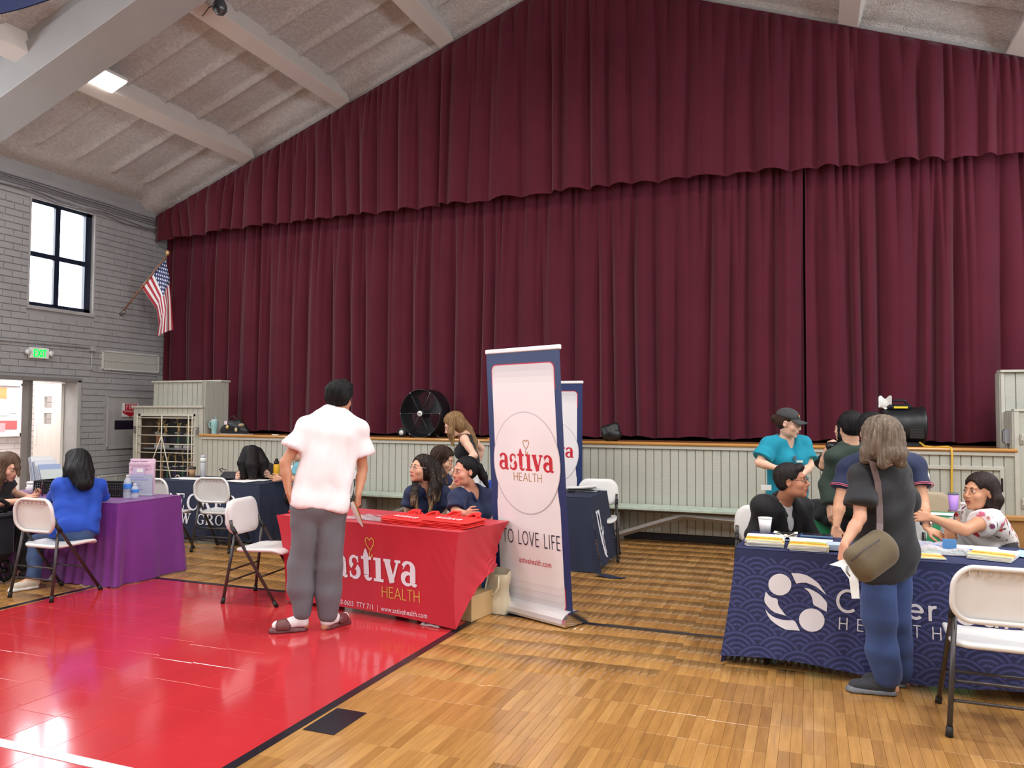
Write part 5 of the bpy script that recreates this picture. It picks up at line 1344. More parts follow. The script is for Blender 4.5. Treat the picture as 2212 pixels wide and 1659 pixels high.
                upm = [cap(hl + d * .035 + up_ * .045, hl + d * .10 + up_ * .05, .036 * s * wv, .038 * s * wv, .02), cap(hl + d * .1 + up_ * .045, tp - d * .05 + up_ * .032, .038 * s * wv, .036 * s * wv, .02), cap(hl + d * .042 + up_ * .05, hl + d * .05 + up_ * Sh.get('ank', .075), .037 * s, .038 * s, .02), pcut(hl + up_ * .012, -up_), cap(an + A3((0, 0, .06)), an - A3((0, 0, .01)), .030 * s, .028 * s, .01, None, '-')]
                o = cloth_part('shoe', upm, Sh['m'], h=.0085, wr=0); cloth_part('sole', so, Sh['solem'], h=.0085, wr=0)
                if Sh.get('lace'):
                    mb = MB()
                    for k in range(3): cpos = hl + d * (.12 + .022 * k) + up_ * (.092 - .008 * k); mb.tube([tuple(cpos - sdv * .022), tuple(cpos + up_ * .003), tuple(cpos + sdv * .022)], .003, 5)
                    part('lace', mb, Sh['lace'], root, True)
    # ---- face
    f = D.get('face', {})
    if not D.get('noface'):
        look = f.get('look', (0, 1, 0))
        for sx in (-1, 1): eye_part(HR, hd, hs, sx, root, look)
        bm = hairmat(f.get('brow', (30, 24, 22)))
        for sx in (-1, 1):
            mb = MB(); mb.tube([tuple(xf(HR, hd, (sx * x * hs, y * hs, z * hs))) for x, y, z in ((.014, .0945, .0275), (.026, .0945, .0325), (.038, .087, .0315), (.048, .077, .026))], [.0022 * hs, .0032 * hs, .0028 * hs, .0012 * hs], 6); part('eyebrow', mb, bm, root, True)
            if True:
                mb = MB(); mb.tube([tuple(xf(HR, hd, (sx * x * hs, y * hs, z * hs))) for x, y, z in ((.0205, .0935, .0095), (.0275, .0968, .0150), (.0345, .0958, .0152), (.0440, .0885, .0100))], .0016 * hs, 5); part('eyelash', mb, MATS.get('lash') or mat('lash', (16, 12, 12)), root, True)
        lm = mat('lips_%d_%d_%d' % f.get('lips', (168, 92, 88)), f.get('lips', (168, 92, 88)), rough=.35)
        mo = D.get('mouth', 0.0); sm = f.get('smile', 0.0)
        LP = []
        def P_(x, y, z): return xf(HR, hd, (x * hs, y * hs, z * hs))
        for sg, zz in ((1, -.0585 + mo * .55), (-1, -.0665 - mo * .75)):
            pts = [(-.021 - .008 * sm, .0935 - .003 * sm, -.0625 + .008 * sm), (-.011 - .003 * sm, .1020, zz + .001 * sm), (0, .1045, zz - (.001 if sg > 0 else 0)), (.011 + .003 * sm, .1020, zz + .001 * sm), (.021 + .008 * sm, .0935 - .003 * sm, -.0625 + .008 * sm)]
            rr = (.0014, .0038 if sg > 0 else .0046, .0040 if sg > 0 else .0050, .0038 if sg > 0 else .0046, .0014)
            LP += [cap(P_(*pts[i]), P_(*pts[i + 1]), rr[i] * hs, rr[i + 1] * hs, .003) for i in range(4)]
        v, q = sdf(LP, .0028, 1); link('lips', np_mesh('lips', v, q, lm), root)
        if f.get('teeth'):
            mb = MB(); pts = [P_(x, .0995 - 14 * x * x, -.0620 + mo * .15 + .005 * sm * (abs(x) / .022) ** 2) for x in np.linspace(-.021, .021, 9)]; mb.tube([tuple(p) for p in pts], .0055 * hs, 6); part('teeth', mb, mat('teeth', (238, 234, 226), rough=.2), root, True)
        elif mo > 0:
            mb = MB(); mb.lathe([(.001, -.002), (.016 * hs, 0), (.001, .004)], (0, 0, 0), 12, Matrix([[HR[0][0], HR[0][2], HR[0][1], P_(0, .082, -.063)[0]], [HR[1][0], HR[1][2], HR[1][1], P_(0, .082, -.063)[1]], [HR[2][0], HR[2][2], HR[2][1], P_(0, .082, -.063)[2]], [0, 0, 0, 1]])); part('mouth', mb, mat('mouth_dark', (58, 22, 22), rough=.5), root, True)
        gl = f.get('glasses')
        if gl:
            mb = MB()
            for sx in (-1, 1):
                mb.tube([tuple(P_(sx * .0335 + .023 * math.cos(a), .1045 - .10 * abs(.0335 * 0 + sx * .023 * math.cos(a)) * (1 if sx * math.cos(a) > 0 else .1), .006 + .0185 * math.sin(a))) for a in [2 * PI * i / 20 for i in range(20)]], gl[1] * hs, 6, closed=True)
                mb.tube([tuple(P_(sx * .056, .100, .010)), tuple(P_(sx * .079, .050, .012)), tuple(P_(sx * .083, -.01, .010)), tuple(P_(sx * .082, -.025, -.004))], gl[1] * hs, 6)
            mb.tube([tuple(P_(-.0105, .108, .010)), tuple(P_(0, .111, .013)), tuple(P_(.0105, .108, .010))], gl[1] * hs, 6); part('glasses', mb, gl[0], root, True)
    # ---- hair
    H = D.get('hair')
    if H:
        def Pt(p): return xf(HR, hd, A3(p) * hs)
        P = []
        kd = H.get('cap', 'long'); vol = H.get('vol', 1.0)
        def E(c, r, k=.02, op='+'): return ell(Pt(c), A3(r) * hs, HR, k, op)
        P.append(E((0, -.024, .050), (.085 * vol, .102 * vol, .086 * vol)))
        if kd == 'short': P += [E((0, -.052, .004), (.078 * vol, .066 * vol, .074), .02), E((0, .10, -.030), (.085, .085, .118), .012, '-'), E((-.085, .016, -.03), (.022, .05, .05), .012, '-'), E((.085, .016, -.03), (.022, .05, .05), .012, '-')]
        elif kd == 'bob': P += [E((0, -.045, -.02), (.094 * vol, .078 * vol, .110), .03), E((0, .105, -.035), (.072, .085, .120), .012, '-')]
        elif kd == 'back': P += [E((0, -.045, .005), (.080, .072, .075), .02), E((0, .100, -.025), (.086, .090, .122), .014, '-')]
        else: P += [E((0, -.040, -.01), (.090 * vol, .080 * vol, .100), .03), E((0, .104, -.032), (.072, .087, .122), .012, '-')]
        for lk in H.get('locks', []):
            pts = [A3(p) for p in lk[0]]; rr = np.interp(np.linspace(0, 1, len(pts)), np.linspace(0, 1, len(lk[1])), lk[1])
            P += [cap(pts[i], pts[i + 1], rr[i], rr[i + 1], .014) for i in range(len(pts) - 1)]
        for lk in H.get('hlocks', []):
            pts = [Pt(p) for p in lk[0]]; rr = np.interp(np.linspace(0, 1, len(pts)), np.linspace(0, 1, len(lk[1])), lk[1]) * hs
            P += [cap(pts[i], pts[i + 1], rr[i], rr[i + 1], .014) for i in range(len(pts) - 1)]
        for c in H.get('cuts', []): P.append(E(c[0], c[1], .01, '-'))
        Fh, lo = field(P, .006); v, q = nets(Fh, lo, .006); v = smooth(v, q, 1)
        rel = v - hd; loc = rel @ HR; th = np.arctan2(loc[:, 0], loc[:, 1] + .02); rad = np.hypot(loc[:, 0], loc[:, 1]) + 1e-6
        st = np.sin(th * 29 + 2.2 * np.sin(loc[:, 2] * 22) + 3 * np.sin(th * 5)) * .75 + np.sin(th * 61 + loc[:, 2] * 30 + 2 * np.sin(th * 9)) * .5
        dirv = np.stack([loc[:, 0], loc[:, 1] + .02, np.zeros(len(v))], 1) / rad[:, None] @ HR.T
        v = v + dirv * (st * H.get('strand', .0022) * 1.25)[:, None]
        zt = hd[2] - v[:, 2]; tip = np.clip((zt - H.get('tip0', .10)) / H.get('tipl', .25), 0, 1) * H.get('tipk', 1.0) + H.get('mix', 0.0)
        link('hair', np_mesh('hair', v, q, H['m'], colors=np.repeat(tip[:, None], 3, 1), cname='tip'), root)
    hat = D.get('hat')
    if hat is not None:
        def Pt2(p): return xf(HR, hd, A3(p) * hs)
        HP = [ell(Pt2((0, -.018, .058)), A3((.090, .108, .082)) * hs, HR, .02), pcut(Pt2((0, .0, .050)), -HR[:, 2] - HR[:, 1] * .10)]
        cloth_part('cap', HP, hat, h=.006, wr=0)
        mb = MB(); nn = 12
        for layer in (0, 1):
            pass
        top = [Pt2((.078 * math.sin(t), .078 * math.cos(t) + .0 , .056 - .006 * math.sin(t) ** 2)) for t in np.linspace(-1.25, 1.25, nn + 1)]
        out = [Pt2((.084 * math.sin(t), .078 + .088 * math.cos(t * .95) + .0, .044 - .030 * math.sin(t) ** 2)) for t in np.linspace(-1.25, 1.25, nn + 1)]
        dn = HR[:, 2] * -.005
        V_ = [tuple(p) for p in top] + [tuple(p) for p in out] + [tuple(p + dn) for p in top] + [tuple(p + dn) for p in out]; m_ = nn + 1
        F_ = []
        for i_ in range(nn): F_ += [(i_, i_ + 1, m_ + i_ + 1, m_ + i_), (2 * m_ + i_, 3 * m_ + i_, 3 * m_ + i_ + 1, 2 * m_ + i_ + 1), (m_ + i_, m_ + i_ + 1, 3 * m_ + i_ + 1, 3 * m_ + i_)]
        mb.add(V_, F_); part('cap_brim', mb, hat, root, True)
        cols = [(210, 40, 44), (236, 130, 40), (240, 210, 60), (60, 150, 80), (60, 90, 190)]
        for k, cc in enumerate(cols):
            mb = MB(); mb.box((0, 0, 0), (.030 - .003 * abs(k - 2), .003, .0052)); M_ = Matrix([[HR[0][0], HR[0][1], HR[0][2], 0], [HR[1][0], HR[1][1], HR[1][2], 0], [HR[2][0], HR[2][1], HR[2][2], 0], [0, 0, 0, 1]])
            cpt = Pt2((.022, .0855, .098 - .0052 * k)); mb.v = [tuple(Vector(cpt) + M_.to_3x3() @ Vector(p)) for p in mb.v]; part('emblem_stripe', mb, mat('emblem_%d' % k, cc, rough=.6), root)
    return root
# ------------------------------------------------------------------ people
def sitlegs(j, deg, fw=.40, kz=.47, spread=.10, back=.0):
    a = math.radians(deg); f = A3((-math.sin(a), math.cos(a), 0)); r = A3((math.cos(a), math.sin(a), 0)); p = A3(j['pel'])
    for sd, sg in (('L', -1), ('R', 1)):
        k = p + r * sg * spread + f * fw; k[2] = kz; n = k - f * back; n[2] = .085; t = n + f * .13; t[2] = .035
        j['kn' + sd], j['an' + sd], j['to' + sd] = tuple(k), tuple(n), tuple(t)
    return j
def standlegs(j, deg, spread=.09):
    a = math.radians(deg); f = A3((-math.sin(a), math.cos(a), 0)); r = A3((math.cos(a), math.sin(a), 0)); p = A3(j['pel'])
    for sd, sg in (('L', -1), ('R', 1)):
        k = p + r * sg * spread; k[2] = .44; n = p + r * sg * (spread + .01) - f * .02; n[2] = .085; t = n + f * .13; t[2] = .035
        j['kn' + sd], j['an' + sd], j['to' + sd] = tuple(k), tuple(n), tuple(t)
    return j
def fabric(name, rgb, **k):
    d = dict(rough=.8, var=.06, vscale=8, bump=.55, bscale=13, dist=.010, stretch=(1, 1, .5), sheen=.1); d.update(k); return mat(name, rgb, **d)
SHOE_D = dict(m=fabric('dark_shoe', (46, 46, 50)), solem=mat('dark_sole', (60, 60, 62), rough=.6))
JEANS = fabric('blue_denim', (62, 84, 124), var=.15)
BLKPANT = fabric('black_trousers', (28, 28, 32))
NPOLO = fabric('navy_polo', (30, 40, 74))
BLACKH, DARKBR = hairmat((20, 18, 20)), hairmat((46, 32, 26))
SK_TAN, SK_FAIR, SK_MED = (198, 142, 112), (232, 184, 158), (212, 160, 130)
# man in white at the red table
TEE = fabric('white_tee', (236, 230, 232), bump=.5, bscale=16, dist=.006, stretch=(1, 1, .35)); SWEAT = fabric('grey_sweatpants', (104, 106, 112), bump=.25, bscale=14, dist=.006); SLIDE = mat('maroon_slide', (104, 52, 54), rough=.45); SOCK = fabric('white_sock', (226, 220, 220))
person('person', 'person seen from behind in white T-shirt, grey sweatpants and maroon slides', dict(
    j=dict(pel=(-3.198, 4.608, 0.871), nb=(-3.176, 4.740, 1.500), hd=(-3.178, 4.800, 1.604), shL=(-3.329, 4.622, 1.394), shR=(-3.030, 4.823, 1.385), elL=(-3.415, 4.492, 1.154), wrL=(-3.365, 4.477, 0.946), elR=(-3.029, 4.878, 1.103), wrR=(-2.994, 4.770, 0.928),
           knL=(-3.310, 4.561, 0.454), knR=(-3.153, 4.655, 0.436), anL=(-3.301, 4.549, 0.076), anR=(-3.157, 4.659, 0.057), toL=(-3.395, 4.471, 0.042), toR=(-3.132, 4.777, 0.005)),
    b=1.02, hf=(-0.247, 0.980, -0.080), hu=(0, 0, 1), skin=(196, 138, 106), noface=True, handL=dict(d=(0.217, 0.232, -0.994), n=(0.568, 0.749, 0.124), curl=(.5, .6, .65, .7)), handR=dict(d=(-0.109, 0.161, -0.994), n=(-1.005, -0.172, 0.002), curl=(.7, .75, .8, .8)),
    top=dict(m=TEE, sleeve=.62, hem=.045, skirt=True, g=.026, sw=.030, loose=.022, wr=.0045), pants=dict(m=SWEAT, g=.016, w=.030, calf=1.0, cuff=.056, len=.88, rib=True, wr=.004), shoes=dict(kind='slide', m=SLIDE, sock=SOCK, sole=.034, len=.268),
    hair=dict(m=BLACKH, cap='short', vol=1.14, strand=.005, hlocks=[([(-.05, .03, .10), (.01, .05, .128), (.06, .03, .10)], [.028, .03, .026]), ([(-.07, -.04, .07), (0, -.08, .10), (.07, -.05, .08)], [.03, .032, .03])])))
# grey-haired woman at the wave-print table
BTEE = fabric('black_tee', (36, 36, 40), bump=.3, bscale=14, dist=.005); BPANT = fabric('blue_trousers', (54, 76, 128), var=.12, bump=.3, bscale=10, dist=.006)
SNK = fabric('charcoal_knit_shoe', (52, 54, 60), bump=.5, bscale=120); SNKS = mat('grey_sole', (112, 114, 120), rough=.5)
person('person', 'person with grey bob seen from behind in black T-shirt and blue trousers', dict(
    j=dict(pel=(0.380, 4.678, 0.805), nb=(0.354, 4.596, 1.253), hd=(0.344, 4.565, 1.370), shL=(0.238, 4.522, 1.191), shR=(0.453, 4.733, 1.193), elL=(0.235, 4.422, 0.978), wrL=(0.154, 4.300, 0.853), elR=(0.488, 4.928, 0.951), wrR=(0.503, 5.156, 0.756),
           knL=(0.337, 4.657, 0.405), knR=(0.425, 4.788, 0.387), anL=(0.378, 4.708, 0.075), anR=(0.450, 4.876, 0.057), toL=(0.258, 4.697, 0.014), toR=(0.359, 4.853, 0.017)),
    s=.95, b=.90, hf=(-0.453, 0.901, -0.061), fem=False, skin=(214, 158, 130), noface=True, handL=dict(d=(-0.103, -0.051, -1.002), n=(0.880, 0.498, 0.012), curl=(.55, .6, .65, .7)), handR=dict(d=(-0.361, 0.944, -0.261), n=(-0.009, 0.039, -0.999)),
    top=dict(m=BTEE, sleeve=.72, hem=.165, skirt=True, g=.020, sw=.026, loose=.022, wr=.005), pants=dict(m=BPANT, g=.012, w=.027, calf=1.15, cuff=.066, len=.93, wr=.005), shoes=dict(m=SNK, solem=SNKS, sole=.040, len=.27, w=1.05, ank=.09),
    hair=dict(m=hairmat((112, 98, 86), (196, 180, 156), 'ash'), cap='bob', vol=1.16, strand=.005, mix=.05, tipk=.3, hlocks=[([(-.07, -.03, 0), (-.09, -.03, -.06), (-.10, -.02, -.10)], [.035, .04, .03]), ([(.07, -.03, 0), (.09, -.03, -.06), (.10, -.02, -.095)], [.035, .04, .03]), ([(0, -.09, 0), (-.02, -.105, -.07), (-.05, -.10, -.125)], [.04, .045, .032]), ([(.03, -.09, 0), (.03, -.105, -.07), (.05, -.10, -.12)], [.04, .045, .032])])))
# woman in blue at the purple table
BLUET = fabric('royal_blue_tee', (24, 70, 176), bump=.3, bscale=12, dist=.006)
person('person', 'person with long black hair seen from behind in royal blue T-shirt and jeans', dict(
    j=dict(pel=(-5.821, 4.859, 0.520), nb=(-5.950, 4.986, 0.920), hd=(-6.051, 5.070, 1.041), shL=(-6.014, 4.856, 0.872), shR=(-5.821, 5.059, 0.854), elL=(-6.133, 4.902, 0.728), wrL=(-6.388, 5.043, 0.652), elR=(-5.918, 5.210, 0.714), wrR=(-6.052, 5.234, 0.714),
           knL=(-6.304, 4.894, 0.367), anL=(-6.176, 4.762, 0.082), toL=(-6.206, 4.645, 0.041), knR=(-6.223, 5.184, 0.350), anR=(-6.183, 5.136, 0.051), toR=(-6.245, 5.082, 0.007)),
    hf=(-0.501, 0.889, -0.211), fem=True, b=.92, skin=(214, 160, 132), noface=True,
    top=dict(m=BLUET, sleeve=.75, hem=.06, g=.022, skirt=True, sw=.020, loose=.018, wr=.005), pants=dict(m=JEANS, g=.010, w=.012, cuff=.046, len=.92), shoes=dict(m=fabric('beige_slip_on', (206, 196, 180)), solem=mat('white_sole', (226, 224, 218), rough=.5), sole=.042, len=.25, ank=.06),
    hair=dict(m=BLACKH, cap='long', vol=1.08, strand=.003, locks=[([(-6.039, 5.007, 1.113), (-5.989, 4.924, 0.999), (-5.991, 4.883, 0.942)], [.05, .05, .02]), ([(-5.976, 5.010, 1.115), (-5.839, 4.918, 0.984), (-5.773, 4.883, 0.887)], [.07, .085, .060]), ([(-5.963, 5.037, 1.094), (-5.820, 4.947, 0.983), (-5.761, 4.909, 0.889)], [.06, .065, .055]), ([(-6.047, 5.005, 1.113), (-5.884, 4.901, 0.992), (-5.834, 4.880, 0.908)], [.06, .075, .045])])))
# woman with a phone at the left edge
person('person', 'person in black top looking down at a phone at the left edge', dict(
    j=sitlegs(dict(pel=(-7.025, 4.902, 0.487), nb=(-6.831, 4.906, 0.870), hd=(-6.748, 4.933, 1.004), elR=(-6.736, 4.736, 0.685), wrR=(-6.467, 4.860, 0.717), elL=(-6.907, 5.097, 0.741), wrL=(-6.643, 5.071, 0.721)), -60, kz=.46),
    right=(0.452, -0.897, -0.039), hf=(0.925, 0.052, -0.426), fem=True, skin=(224, 170, 144), handR=dict(d=(0.900, 0.440, 0.310), n=(-0.292, 0.769, -0.568), curl=(.15, .4, .5, .5)), handL=dict(d=(0.972, 0.256, 0.252), n=(0.221, -0.587, 0.676), curl=(.5, .5, .5, .5), thumb=.8),
    face=dict(lips=(176, 100, 98), look=(0, .9, -.5), brow=(70, 50, 40)), top=dict(m=BTEE, sleeve=.45, hem=.02), pants=dict(m=BLKPANT), shoes=SHOE_D,
    hair=dict(m=hairmat((92, 72, 58), (150, 118, 86), 'brownhl'), cap='long', tipk=.5, locks=[([(-6.880, 4.965, 1.074), (-6.897, 4.943, 0.928), (-6.895, 4.929, 0.774)], [.06, .06, .03]), ([(-6.678, 4.935, 1.089), (-6.646, 4.940, 0.998), (-6.629, 4.939, 0.924)], [.025, .022, .012]), ([(-6.729, 4.852, 1.063), (-6.745, 4.852, 0.918), (-6.762, 4.850, 0.795)], [.045, .045, .02])])))
# the two women behind the red table
person('person', 'person with clear glasses and long streaked hair in navy polo behind the red table', dict(
    j=sitlegs(dict(pel=(-3.184, 6.238, 0.496), nb=(-3.119, 6.075, 0.877), hd=(-3.138, 5.997, 1.026), shR=(-3.215, 5.976, 0.822), shL=(-3.005, 6.165, 0.806), elR=(-3.246, 5.971, 0.663), wrR=(-3.180, 6.003, 0.519), elL=(-3.002, 6.151, 0.646), wrL=(-3.040, 6.078, 0.517)), 190),
    hf=(-0.427, -0.899, 0.129), fem=True, skin=SK_MED, face=dict(lips=(172, 84, 88), look=(-.1, 1, .15), glasses=(mat('clear_rim', (206, 196, 186), rough=.15, spec=.8), .0019), brow=(40, 28, 24)),
    top=dict(m=NPOLO, sleeve=.72, hem=.02, v=.12, vw=.04, collar=True, sw=.018, loose=.014), pants=dict(m=BLKPANT), shoes=SHOE_D,
    hair=dict(m=hairmat((34, 26, 24), (178, 144, 104), 'ombre'), cap='long', tip0=.16, tipl=.22, tipk=.95, vol=1.05, locks=[([(-3.219, 6.029, 1.074), (-3.178, 5.965, 0.920), (-3.163, 5.890, 0.809), (-3.152, 5.855, 0.719)], [.020, .022, .022, .008]), ([(-3.180, 5.984, 0.958), (-3.133, 5.899, 0.848), (-3.126, 5.863, 0.755), (-3.088, 5.859, 0.683)], [.016, .024, .024, .008]), ([(-3.081, 6.059, 1.096), (-3.033, 6.020, 0.937), (-3.018, 5.924, 0.804), (-2.991, 5.907, 0.682)], [.04, .036, .026, .008]), ([(-3.040, 6.015, 1.000), (-2.983, 5.957, 0.865), (-2.982, 5.940, 0.765), (-3.008, 5.890, 0.676)], [.03, .030, .024, .008]), ([(-3.053, 6.093, 1.055), (-3.014, 6.072, 0.898), (-2.996, 6.020, 0.764)], [.045, .045, .02])])))
person('person', 'smiling person with black ponytail in navy polo beside the banner', dict(
    j=sitlegs(dict(pel=(-2.678, 6.109, 0.542), nb=(-2.652, 5.976, 0.873), hd=(-2.663, 5.858, 1.027), shR=(-2.712, 5.805, 0.829), shL=(-2.568, 6.118, 0.805), elR=(-2.681, 5.715, 0.705), wrR=(-2.528, 5.601, 0.722), elL=(-2.536, 6.136, 0.663), wrL=(-2.599, 6.064, 0.544)), 185),
    hf=(-0.513, -0.838, -0.048), fem=True, skin=(208, 148, 122), mouth=.0075, face=dict(lips=(186, 72, 84), smile=1.0, teeth=True, brow=(28, 20, 18)),
    top=dict(m=NPOLO, sleeve=.78, hem=.02, v=.13, vw=.045, collar=True, sw=.020, loose=.016), pants=dict(m=BLKPANT), shoes=SHOE_D,
    hair=dict(m=BLACKH, cap='back', vol=1.0, locks=[([(-2.629, 5.911, 1.093), (-2.580, 5.953, 1.058), (-2.545, 5.970, 0.981), (-2.502, 5.968, 0.898)], [.032, .036, .034, .012])])))
# two women at the monogram table
person('person', 'person with curly brown updo in profile seated behind the two in navy', dict(
    j=sitlegs(dict(pel=(-3.408, 6.772, 0.537), nb=(-3.332, 6.700, 0.901), hd=(-3.254, 6.659, 1.064), elR=(-3.228, 6.564, 0.751), wrR=(-3.067, 6.483, 0.833), elL=(-3.287, 6.917, 0.743), wrL=(-3.138, 6.756, 0.825)), -40),
    right=(0.007, -0.993, -0.039), hf=(0.916, 0.129, -0.303), fem=True, skin=SK_MED, face=dict(lips=(170, 88, 88), look=(0, .9, -.4), brow=(44, 30, 24)), top=dict(m=NPOLO, sleeve=.6, hem=.02), pants=dict(m=BLKPANT), shoes=SHOE_D,
    hair=dict(m=hairmat((60, 42, 34), (104, 78, 60), 'curl'), cap='long', strand=.007, vol=1.08, locks=[([(-3.325, 6.672, 1.123), (-3.360, 6.685, 1.011), (-3.327, 6.680, 0.903)], [.06, .055, .03]), ([(-3.236, 6.604, 0.998), (-3.187, 6.573, 0.915), (-3.158, 6.555, 0.849)], [.016, .02, .01])])))
person('person', 'person with long blonde hair in black sleeveless top bending by the fan', dict(
    j=standlegs(dict(pel=(-3.290, 7.446, 0.887), nb=(-3.330, 7.306, 1.299), hd=(-3.406, 7.219, 1.385), shL=(-3.268, 7.171, 1.242), shR=(-3.337, 7.499, 1.232), elL=(-3.129, 7.113, 1.089), wrL=(-3.259, 7.024, 0.985), elR=(-3.285, 7.651, 1.139), wrR=(-3.331, 7.684, 0.969)), 100),
    hf=(-0.709, -0.488, -0.473), hu=(-0.272, -0.142, 0.898), fem=True, b=.92, skin=SK_FAIR, mouth=.005, face=dict(lips=(190, 96, 96), smile=1.0, teeth=True, look=(0, .9, -.4), brow=(96, 70, 50)),
    handL=dict(d=(-0.624, -0.317, -0.708), n=(0.283, 0.665, -0.477)), top=dict(m=fabric('black_tank', (22, 22, 26)), arm='none', hem=-.09, g=.008, wr=.001, scoop=.10), pants=dict(m=fabric('white_trousers', (232, 230, 230)), waist=.10), shoes=SHOE_D,
    hair=dict(m=hairmat((128, 98, 66), (206, 172, 122), 'blonde'), cap='long', vol=1.12, mix=.15, tipk=.5, locks=[([(-3.378, 7.282, 1.437), (-3.328, 7.359, 1.331), (-3.271, 7.397, 1.212), (-3.241, 7.401, 1.116)], [.06, .065, .05, .015]), ([(-3.380, 7.130, 1.452), (-3.390, 7.111, 1.312), (-3.369, 7.124, 1.186)], [.035, .034, .012]), ([(-3.493, 7.258, 1.450), (-3.481, 7.246, 1.331), (-3.469, 7.255, 1.236)], [.03, .026, .010])])))
# woman in scrubs
TEAL = fabric('teal_scrubs', (0, 140, 166), bump=.15, bscale=16, dist=.005)
person('person', 'person in teal scrubs and dark cap standing before the stage', dict(
    j=standlegs(dict(pel=(-0.200, 7.306, 0.834), nb=(-0.198, 7.222, 1.309), hd=(-0.180, 7.160, 1.436), shR=(-0.335, 7.108, 1.254), shL=(-0.059, 7.343, 1.251), elR=(-0.416, 7.019, 1.097), wrR=(-0.277, 6.945, 1.062), elL=(-0.007, 7.263, 1.070), wrL=(-0.081, 7.024, 0.989)), 175),
    hf=(0.953, -0.246, -0.218), fem=True, skin=SK_FAIR, face=dict(lips=(186, 104, 100), look=(0, .9, -.3), brow=(70, 48, 38), glasses=(mat('thin_rim', (150, 150, 160), rough=.2, metal=.5), .0016)),
    handR=dict(d=(0.873, 0.241, -0.298), n=(-0.267, 0.976, -0.160)), handL=dict(d=(-0.530, -0.281, -0.707), n=(-0.451, 0.893, 0.139)),
    top=dict(m=TEAL, sleeve=.75, hem=.12, skirt=True, v=.17, vw=.055, g=.020, sw=.026, loose=.022), pants=dict(m=TEAL, w=.03, cuff=.07), shoes=SHOE_D,
    hat=fabric('charcoal_cap', (58, 58, 60)), hair=dict(m=hairmat((58, 38, 30)), cap='back', vol=.98, hlocks=[([(0, -.10, .03), (0, -.128, .02), (0, -.135, -.005)], [.03, .034, .02])])))
# seated man in the black jacket
VELB = fabric('black_velvet', (17, 17, 21), sheen=.15); 
person('person', 'person in black velvet jacket and glasses seated at the wave patterned table', dict(
    j=sitlegs(dict(pel=(-0.202, 6.093, 0.594), nb=(-0.192, 5.870, 0.898), hd=(-0.124, 5.782, 1.045), shR=(-0.327, 5.755, 0.858), shL=(-0.065, 6.029, 0.828), elR=(-0.377, 5.787, 0.670), wrR=(-0.264, 5.891, 0.504), elL=(-0.010, 6.057, 0.644), wrL=(-0.098, 5.955, 0.489)), 178),
    hf=(0.953, -0.195, 0.084), b=1.05, skin=(192, 128, 98), mouth=.006, face=dict(lips=(150, 84, 74), look=(.15, 1, .1), glasses=(mat('dark_rim', (60, 52, 48), rough=.3, metal=.5), .0016), brow=(44, 38, 36)),
    top=dict(m=VELB, sleeve=1.9, hem=.03, v=.26, vw=.05, g=.028, sw=.018, collar=True, wr=.004, under=fabric('white_undershirt', (232, 232, 234))), pants=dict(m=BLKPANT), shoes=SHOE_D,
    hair=dict(m=hairmat((38, 33, 32)), cap='short', vol=1.05, strand=.002, hlocks=[([(-.05, .05, .085), (0, .065, .10), (.05, .05, .085)], [.024, .026, .022])])))
# person in dark green, and the one with a camera beyond
person('person', 'person seen from behind in dark green sweater between the tables', dict(
    j=standlegs(dict(pel=(0.288, 6.624, 0.858), nb=(0.289, 6.553, 1.270), hd=(0.290, 6.548, 1.410), shL=(0.153, 6.462, 1.186), shR=(0.449, 6.726, 1.188), elL=(0.119, 6.479, 0.971), wrL=(0.133, 6.427, 0.821), elR=(0.484, 6.749, 0.963), wrR=(0.425, 6.625, 0.821)), 20),
    b=.9, hf=(-0.266, 0.974, -0.110), skin=(226, 176, 146), noface=True, top=dict(m=fabric('dark_green_knit', (40, 56, 46)), sleeve=1.92, hem=.10, skirt=True, g=.022, sw=.022), pants=dict(m=BLKPANT), shoes=SHOE_D,
    hair=dict(m=hairmat((26, 24, 26)), cap='short', vol=1.08, strand=.004)))
person('person', 'person in black with long dark hair raising a camera, mostly hidden', dict(
    j=standlegs(dict(pel=(0.262, 8.604, 0.689), nb=(0.289, 8.486, 1.192), hd=(0.325, 8.493, 1.368), shL=(0.194, 8.345, 1.131), shR=(0.429, 8.758, 1.118), elL=(0.106, 8.231, 1.016), wrL=(0.144, 8.109, 1.185), elR=(0.463, 8.777, 0.975), wrR=(0.338, 8.452, 1.185)), 45),
    hf=(-0.847, 0.531, 0.028), fem=True, skin=SK_FAIR, noface=True, handL=dict(d=(0.428, 0.126, 0.902), n=(0.765, 0.525, -0.387), curl=(.6, .6, .6, .6)), top=dict(m=fabric('black_knit', (22, 22, 26)), sleeve=.98, sleeveR=1.9, hem=.10, skirt=True, sw=.03, loose=.03, g=.02), pants=dict(m=BLKPANT), shoes=SHOE_D,
    hair=dict(m=BLACKH, cap='long', strand=.006, vol=1.05, locks=[([(0.306, 8.430, 1.406), (0.290, 8.375, 1.292), (0.293, 8.381, 1.187)], [.05, .04, .015])])))
